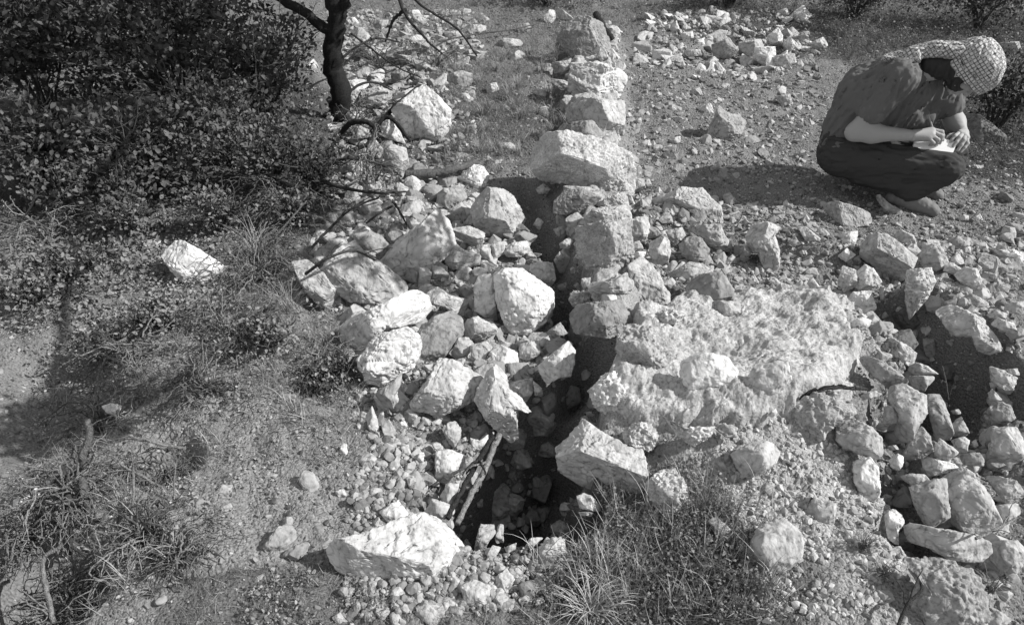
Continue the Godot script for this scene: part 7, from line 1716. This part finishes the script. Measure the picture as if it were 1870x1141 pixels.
func scatter_all() -> void:
	var bits := [pebble_mesh(1), pebble_mesh(2), pebble_mesh(3), pebble_mesh(4)]
	var straw := blade_mesh(1.1, 0.012)
	var stalk := blade_mesh(0.5, 0.010)
	var leaf := leaf_mesh(0.32)
	field("gravel", "fine gravel and crumbs of stone over the whole soil", "gravel", bits[0], [-134, -109, -269, -342, -104, -342, -209, -813, 537, -813, 133, -109], 60000, 0.003, 0.012, 0.6, 0.08, 0.5, M.pebble, 1, 0.004, -0.3)
	field("gravel", "scattered gravel beyond the stones on every side", "gravel", bits[2], [-760, -1150, 760, -1150, 300, -30, -300, -30], 26000, 0.004, 0.02, 0.6, 0.08, 0.45, M.pebble, 13, 0.002, -0.3)
	field("dry_grass", "thin dry grass on the ground beyond the stones", "dry grass", straw, [-760, -1150, 760, -1150, 300, -30, -300, -30], 12000, 0.03, 0.1, 1.2, 0.08, 0.34, M.blade, 39, 0.0, -0.05)
	field("scrub_leaves", "low leaves on the ground beyond the shrubs", "leaves", leaf, [-620, -900, -330, -900, -180, -150, -330, -150], 6000, 0.02, 0.04, 0.9, 0.06, 0.16, M.leaf, 40, 0.15, -0.1)
	field("scree", "broken stones beyond the right edge of the dig", "scree", bits[1], [170, -250, 420, -560, 560, -560, 300, -100, 150, -100], 1500, 0.01, 0.06, 0.5, 0.2, 0.5, M.pebble, 14, 0.004, -0.2)
	field("scree", "small broken stones strewn over the slope between spine and person", "scree", bits[1], [89, -605, 241, -620, 218, -503, 168, -395, 114, -374, 63, -374], 3000, 0.004, 0.035, 0.5, 0.16, 0.52, M.pebble, 2, 0.002, -0.35)
	field("scree", "broken stones at the far heap's foot", "scree", bits[2], [126, -745, 281, -745, 227, -576, 102, -576], 700, 0.012, 0.05, 0.5, 0.2, 0.5, M.pebble, 3, 0.01, -0.5)
	field("gravel", "pale coarse mortar gravel on the lower right slope", "gravel", bits[3], [60, -171, 109, -181, 113, -155, 107, -132, 94, -109, 61, -109, 62, -143], 11000, 0.0015, 0.018, 0.7, 0.3, 0.66, M.pebble, 4, -0.006, -0.22)
	field("scree", "small broken stones on the soil round the crouching person", "scree", bits[0], [119, -395, 292, -403, 229, -288, 116, -279], 2600, 0.004, 0.022, 0.5, 0.16, 0.55, M.pebble, 12, 0.002, -0.35)
	field("rubble", "small rubble between the stones left of the trench", "rubble", bits[1], [-69, -271, 16, -288, 15, -225, 5, -183, -29, -155, -55, -189], 2600, 0.006, 0.03, 0.6, 0.2, 0.55, M.pebble, 6, 0.006, -0.5)
	field("rubble", "small rubble among the stones along the spine", "rubble", bits[2], [49, -669, 92, -669, 46, -254, 26, -254], 1500, 0.006, 0.035, 0.6, 0.25, 0.6, M.pebble, 7, 0.01, -0.5)
	field("rubble", "small rubble among the stones at the right", "rubble", bits[3], [145, -308, 237, -308, 130, -113, 102, -113, 115, -159, 129, -225], 3600, 0.005, 0.028, 0.6, 0.2, 0.58, M.pebble, 8, 0.006, -0.5)
	field("rubble", "small rubble among the upper left stones", "rubble", bits[0], [-173, -745, -39, -745, -14, -319, -88, -319], 2600, 0.008, 0.045, 0.6, 0.2, 0.6, M.pebble, 9, 0.01, -0.5)
	field("rubble", "small rubble right of the spine wall", "rubble", bits[1], [60, -367, 150, -342, 127, -254, 50, -254], 2600, 0.005, 0.03, 0.6, 0.2, 0.56, M.pebble, 10, 0.006, -0.4)
	field("rubble", "small pale rubble at the trench's lower end", "rubble", bits[2], [-43, -183, -12, -183, -22, -147, -15, -135, 18, -134, 9, -116, -44, -112, -49, -155], 2600, 0.004, 0.022, 0.6, 0.15, 0.55, M.pebble, 11, 0.006, -0.4)
	var lumps := [chunk_mesh(5), chunk_mesh(6), chunk_mesh(7), chunk_mesh(8)]
	field("packed_rubble", "broken stones packed between the boulders left of the trench", "rubble", lumps[0], [-96, -308, -72, -395, -10, -374, 18, -288, 16, -239, 24, -222, 5, -194, -10, -183, -44, -194, -61, -225], 640, 0.014, 0.08, 0.7, 0.22, 0.56, M.stone, 40, -0.002, -0.6)
	field("packed_rubble", "more broken stones wedged between the boulders left of the trench", "rubble", lumps[1], [-96, -308, -72, -395, -10, -374, 18, -288, 16, -239, 24, -222, 5, -194, -10, -183, -44, -194, -61, -225], 600, 0.012, 0.065, 0.7, 0.22, 0.56, M.stone, 41, -0.002, -0.6)
	field("packed_rubble", "broken stones heaped among roots right of the tree trunk", "rubble", lumps[2], [-152, -745, -28, -745, -24, -605, -45, -538, -35, -395, -20, -330, -77, -319, -117, -482], 330, 0.018, 0.085, 0.7, 0.22, 0.56, M.stone, 42, -0.002, -0.6)
	field("packed_rubble", "more broken stones among roots right of the tree trunk", "rubble", lumps[3], [-152, -745, -28, -745, -24, -605, -45, -538, -35, -395, -20, -330, -77, -319, -117, -482], 330, 0.018, 0.075, 0.7, 0.22, 0.56, M.stone, 43, -0.002, -0.6)
	field("packed_rubble", "broken stones filling the joints of the spine wall", "rubble", lumps[0], [43, -605, 89, -669, 48, -254, 34, -225, 22, -232, 27, -360], 300, 0.02, 0.08, 0.7, 0.4, 0.66, M.stone, 44, -0.002, -0.6)
	field("packed_rubble", "more broken stones filling the joints of the spine wall", "rubble", lumps[1], [43, -605, 89, -669, 48, -254, 34, -225, 22, -232, 27, -360], 300, 0.02, 0.075, 0.7, 0.35, 0.62, M.stone, 45, -0.002, -0.6)
	field("packed_rubble", "broken stones strewn along the spine wall's left foot", "rubble", lumps[2], [21, -590, 47, -590, 32, -367, 15, -367], 70, 0.015, 0.06, 0.7, 0.22, 0.56, M.stone, 54, -0.002, -0.6)
	field("packed_rubble", "broken stones right of the spine wall above the mortared mass", "rubble", lumps[2], [59, -360, 112, -354, 123, -288, 155, -293, 149, -254, 54, -250], 420, 0.012, 0.05, 0.7, 0.22, 0.56, M.stone, 46, -0.002, -0.6)
	field("packed_rubble", "broken stones between the boulders along the right edge", "rubble", lumps[3], [148, -288, 243, -319, 142, -135, 115, -130, 122, -159, 125, -194, 129, -225], 420, 0.012, 0.06, 0.7, 0.22, 0.56, M.stone, 47, -0.002, -0.6)
	field("packed_rubble", "more broken stones between the boulders along the right edge", "rubble", lumps[0], [148, -288, 243, -319, 142, -135, 115, -130, 122, -159, 125, -194, 129, -225], 420, 0.012, 0.055, 0.7, 0.25, 0.55, M.stone, 48, -0.002, -0.6)
	field("packed_rubble", "broken stones round the largest boulder and the stake", "rubble", lumps[1], [-46, -183, -12, -181, -22, -147, -15, -135, 19, -134, 11, -116, -46, -110, -47, -143], 240, 0.008, 0.04, 0.7, 0.2, 0.5, M.stone, 49, -0.002, -0.6)
	field("packed_rubble", "broken stones of the far heap and its scatter", "rubble", lumps[2], [123, -725, 275, -725, 230, -563, 143, -538, 91, -590], 210, 0.025, 0.1, 0.7, 0.4, 0.68, M.stone, 50, -0.002, -0.6)
	field("packed_rubble", "scattered broken stones on the scree slope", "rubble", lumps[3], [89, -576, 222, -563, 170, -403, 114, -374, 63, -374], 150, 0.01, 0.055, 0.7, 0.25, 0.52, M.stone, 51, -0.002, -0.6)
	field("packed_rubble", "stones lying on the trench floor", "rubble", lumps[0], [34, -220, 19, -194, 4, -164, -9, -143, 18, -143, 14, -164], 110, 0.02, 0.07, 0.7, 0.4, 0.6, M.stone, 52, -0.002, -0.6)
	field("dry_grass", "matted dry grass of the scrub right of the diamond block", "dry grass", straw, [-57, -590, 46, -652, 32, -388, -10, -381, -42, -395], 19000, 0.03, 0.1, 1.2, 0.07, 0.4, M.blade, 21, 0.0, -0.45)
	field("dry_grass", "dry scrub along the top edge", "dry grass", straw, [-178, -825, 178, -825, 115, -669, 29, -620, -136, -652], 9000, 0.05, 0.14, 1.1, 0.06, 0.24, M.blade, 22, 0.0, -0.5)
	field("dry_grass", "dark dry scrub behind the crouching person", "dry grass", straw, [178, -825, 544, -825, 285, -374, 260, -395, 330, -550, 240, -590, 150, -705], 24000, 0.05, 0.15, 1.1, 0.04, 0.17, M.blade, 23, 0.0, -0.4)
	field("scrub_leaves", "small leaves in the dark scrub behind the person", "scrub", leaf, [303, -813, 537, -813, 297, -395, 263, -395, 357, -605, 249, -620], 5000, 0.015, 0.03, 0.9, 0.04, 0.14, M.leaf, 24, 0.09, -0.1)
	field("dry_grass", "wiry dry stalks over the soil left of the outcrop", "dry grass", straw, [-138, -319, -98, -319, -61, -225, -47, -189, -67, -178, -111, -225], 11000, 0.03, 0.1, 1.2, 0.1, 0.4, M.blade, 25, 0.0, -0.15)
	field("fallen_leaves", "small leaves over the ground around the oblong stone", "leaves", leaf, [-236, -319, -101, -330, -102, -254, -145, -239, -186, -225], 11000, 0.012, 0.026, 0.8, 0.1, 0.3, M.leaf, 26, 0.03, -0.2)
	field("weeds", "low dark weeds over the hollow ground at the bottom centre", "weeds", leaf, [21, -155, 41, -159, 57, -162, 63, -151, 64, -135, 69, -109, 1, -109, 7, -125], 7500, 0.006, 0.016, 0.9, 0.06, 0.24, M.leaf, 27, 0.035, -0.3)
	field("weeds", "dry weed blades among the bottom weeds", "weeds", stalk, [21, -155, 41, -159, 64, -155, 65, -135, 69, -109, 1, -109, 7, -125], 6500, 0.03, 0.12, 0.8, 0.12, 0.42, M.blade, 28, 0.0, -0.3)
	field("weeds", "weeds and crumbs along the bottom edge left of the largest boulder", "weeds", leaf, [-67, -125, -47, -130, -30, -115, -30, -109, -76, -109], 1300, 0.006, 0.015, 0.9, 0.06, 0.3, M.leaf, 29, 0.02, -0.1)
	field("dry_grass", "dry grass and litter down the whole left slope", "dry grass", straw, [-201, -254, -118, -262, -61, -225, -46, -181, -57, -164, -89, -169, -100, -143, -97, -112, -125, -112], 13000, 0.025, 0.09, 1.25, 0.1, 0.46, M.blade, 33, 0.0, -0.12)
	field("fallen_leaves", "dry leaves lying over the lower left", "leaves", leaf, [-186, -225, -72, -239, -50, -164, -97, -135, -97, -112, -125, -112], 3500, 0.008, 0.02, 0.6, 0.12, 0.4, M.leaf, 34, 0.012, -0.1)
	field("dry_grass", "dry litter and blades along the bottom edge", "dry grass", straw, [-74, -128, -48, -133, -31, -118, 4, -125, 3, -109, -87, -109], 4200, 0.015, 0.06, 1.2, 0.07, 0.36, M.blade, 35, 0.0, -0.3)
	field("litter", "bits of dry stalk between the stones left of the trench", "litter", stalk, [-97, -313, 16, -293, 15, -225, -10, -181, -54, -183], 1500, 0.015, 0.06, 1.4, 0.06, 0.34, M.blade, 36, 0.012, -0.2)
	field("litter", "bits of dry stalk between the stones at the right", "litter", stalk, [65, -360, 249, -330, 130, -113, 102, -113, 129, -225, 55, -254], 1800, 0.015, 0.06, 1.4, 0.06, 0.3, M.blade, 37, 0.008, -0.2)
	field("litter", "bits of dry stalk among the upper left stones", "litter", stalk, [-172, -767, -19, -767, -14, -319, -88, -319], 1500, 0.03, 0.1, 1.4, 0.06, 0.34, M.blade, 38, 0.02, -0.2)
	field("dry_grass", "short dry bits over the lower left soil", "dry grass", straw, [-186, -225, -111, -225, -67, -178, -49, -155, -49, -125, -79, -125, -125, -112], 3500, 0.012, 0.04, 1.3, 0.12, 0.34, M.blade, 30, 0.0, -0.1)
	field("twig_litter", "twig litter in the lower left tangle", "twigs", stalk, [-163, -183, -110, -183, -95, -143, -100, -112, -125, -112], 2600, 0.03, 0.1, 1.3, 0.08, 0.36, M.blade, 31, 0.02, -0.2)
	field("twig_litter", "twig litter on the stones under the shrub edge", "twigs", stalk, [-111, -374, -54, -395, -45, -308, -90, -279], 900, 0.03, 0.1, 1.2, 0.06, 0.3, M.blade, 32, 0.05, -0.2)
	rock("stone", "shaded stone lying on the dark floor of the lower trench", Vector3(0.03, -0.343, -2.03), -55, 35, 0.8, 0.51, 0, 0, [6.2, 0.0, 2.5, 2.4, -1.2, 3.9, -5.6, 2.0, -3.8, -1.4, -1.2, -4.0, 3.5, -3.3])
	rock("stone", "shaded stone lying on the dark floor of the lower trench", Vector3(-0.06, -0.504, -1.86), 28, 35, 0.8, 0.46, 0, 0, [7.4, 0.0, 4.0, 3.8, -1.4, 4.4, -5.7, 2.1, -8.1, -2.9, -2.1, -6.9, 3.8, -3.6])
	rock("stone", "shaded stone lying on the dark floor of the lower trench", Vector3(0.12, -0.229, -2.08), 43, 35, 0.8, 0.41, 0, 0, [6.2, 0.0, 3.9, 3.7, -1.2, 4.0, -4.2, 1.5, -4.6, -1.7, -1.1, -3.6, 3.2, -3.0])
	rock("stone", "shaded stone lying on the dark floor of the lower trench", Vector3(0.10, -0.171, -2.08), -60, 35, 0.8, 0.42, 0, 0, [7.2, 0.0, 4.4, 4.1, -1.1, 3.7, -4.8, 1.7, -6.1, -2.2, -1.6, -5.2, 4.6, -4.3])
	rock("stone", "shaded stone lying on the dark floor of the lower trench", Vector3(0.07, -0.612, -1.97), -7, 35, 0.8, 0.41, 0, 0, [4.2, 0.0, 2.8, 2.6, -1.2, 4.1, -3.8, 1.4, -4.0, -1.4, -1.2, -4.0, 4.1, -3.8])
	rock("stone", "shaded stone lying on the dark floor of the lower trench", Vector3(-0.05, -0.442, -1.90), 35, 35, 0.8, 0.44, 0, 0, [5.8, 0.0, 5.2, 4.9, -1.7, 5.6, -4.9, 1.8, -5.6, -2.0, -1.7, -5.5, 5.0, -4.7])
	rock("stone", "shaded stone lying on the dark floor of the lower trench", Vector3(0.19, -0.440, -1.77), 15, 35, 0.8, 0.48, 0, 0, [5.7, 0.0, 3.9, 3.7, -1.0, 3.4, -5.0, 1.8, -3.7, -1.3, -1.1, -3.6, 3.5, -3.3])
	rock("stone", "shaded stone lying on the dark floor of the lower trench", Vector3(0.11, -0.644, -2.01), 17, 35, 0.8, 0.45, 0, 0, [6.1, 0.0, 3.0, 2.9, -1.0, 3.3, -4.0, 1.5, -5.6, -2.0, -1.3, -4.2, 3.1, -2.9])
	rock("stone", "shaded stone lying on the dark floor of the lower trench", Vector3(0.02, -0.256, -2.04), 43, 35, 0.8, 0.46, 0, 0, [5.7, 0.0, 3.1, 2.9, -1.5, 4.8, -4.5, 1.6, -6.3, -2.3, -1.1, -3.5, 4.3, -4.1])
	rock("stone", "shaded stone lying on the dark floor of the lower trench", Vector3(-0.01, -0.462, -1.91), -43, 35, 0.8, 0.50, 0, 0, [5.2, 0.0, 4.3, 4.1, -1.2, 3.9, -6.6, 2.4, -5.9, -2.1, -1.8, -5.8, 4.2, -3.9])
	rock("stone", "shaded stone lying on the dark floor of the lower trench", Vector3(-0.06, -0.469, -1.88), -53, 35, 0.8, 0.47, 0, 0, [4.5, 0.0, 4.3, 4.0, -1.1, 3.5, -6.1, 2.2, -6.2, -2.2, -1.3, -4.3, 2.7, -2.6])
	rock("stone", "shaded stone lying on the dark floor of the lower trench", Vector3(0.13, -0.346, -2.08), -45, 35, 0.8, 0.41, 0, 0, [5.6, 0.0, 2.8, 2.6, -1.1, 3.6, -4.0, 1.4, -5.4, -1.9, -1.2, -4.0, 2.8, -2.6])
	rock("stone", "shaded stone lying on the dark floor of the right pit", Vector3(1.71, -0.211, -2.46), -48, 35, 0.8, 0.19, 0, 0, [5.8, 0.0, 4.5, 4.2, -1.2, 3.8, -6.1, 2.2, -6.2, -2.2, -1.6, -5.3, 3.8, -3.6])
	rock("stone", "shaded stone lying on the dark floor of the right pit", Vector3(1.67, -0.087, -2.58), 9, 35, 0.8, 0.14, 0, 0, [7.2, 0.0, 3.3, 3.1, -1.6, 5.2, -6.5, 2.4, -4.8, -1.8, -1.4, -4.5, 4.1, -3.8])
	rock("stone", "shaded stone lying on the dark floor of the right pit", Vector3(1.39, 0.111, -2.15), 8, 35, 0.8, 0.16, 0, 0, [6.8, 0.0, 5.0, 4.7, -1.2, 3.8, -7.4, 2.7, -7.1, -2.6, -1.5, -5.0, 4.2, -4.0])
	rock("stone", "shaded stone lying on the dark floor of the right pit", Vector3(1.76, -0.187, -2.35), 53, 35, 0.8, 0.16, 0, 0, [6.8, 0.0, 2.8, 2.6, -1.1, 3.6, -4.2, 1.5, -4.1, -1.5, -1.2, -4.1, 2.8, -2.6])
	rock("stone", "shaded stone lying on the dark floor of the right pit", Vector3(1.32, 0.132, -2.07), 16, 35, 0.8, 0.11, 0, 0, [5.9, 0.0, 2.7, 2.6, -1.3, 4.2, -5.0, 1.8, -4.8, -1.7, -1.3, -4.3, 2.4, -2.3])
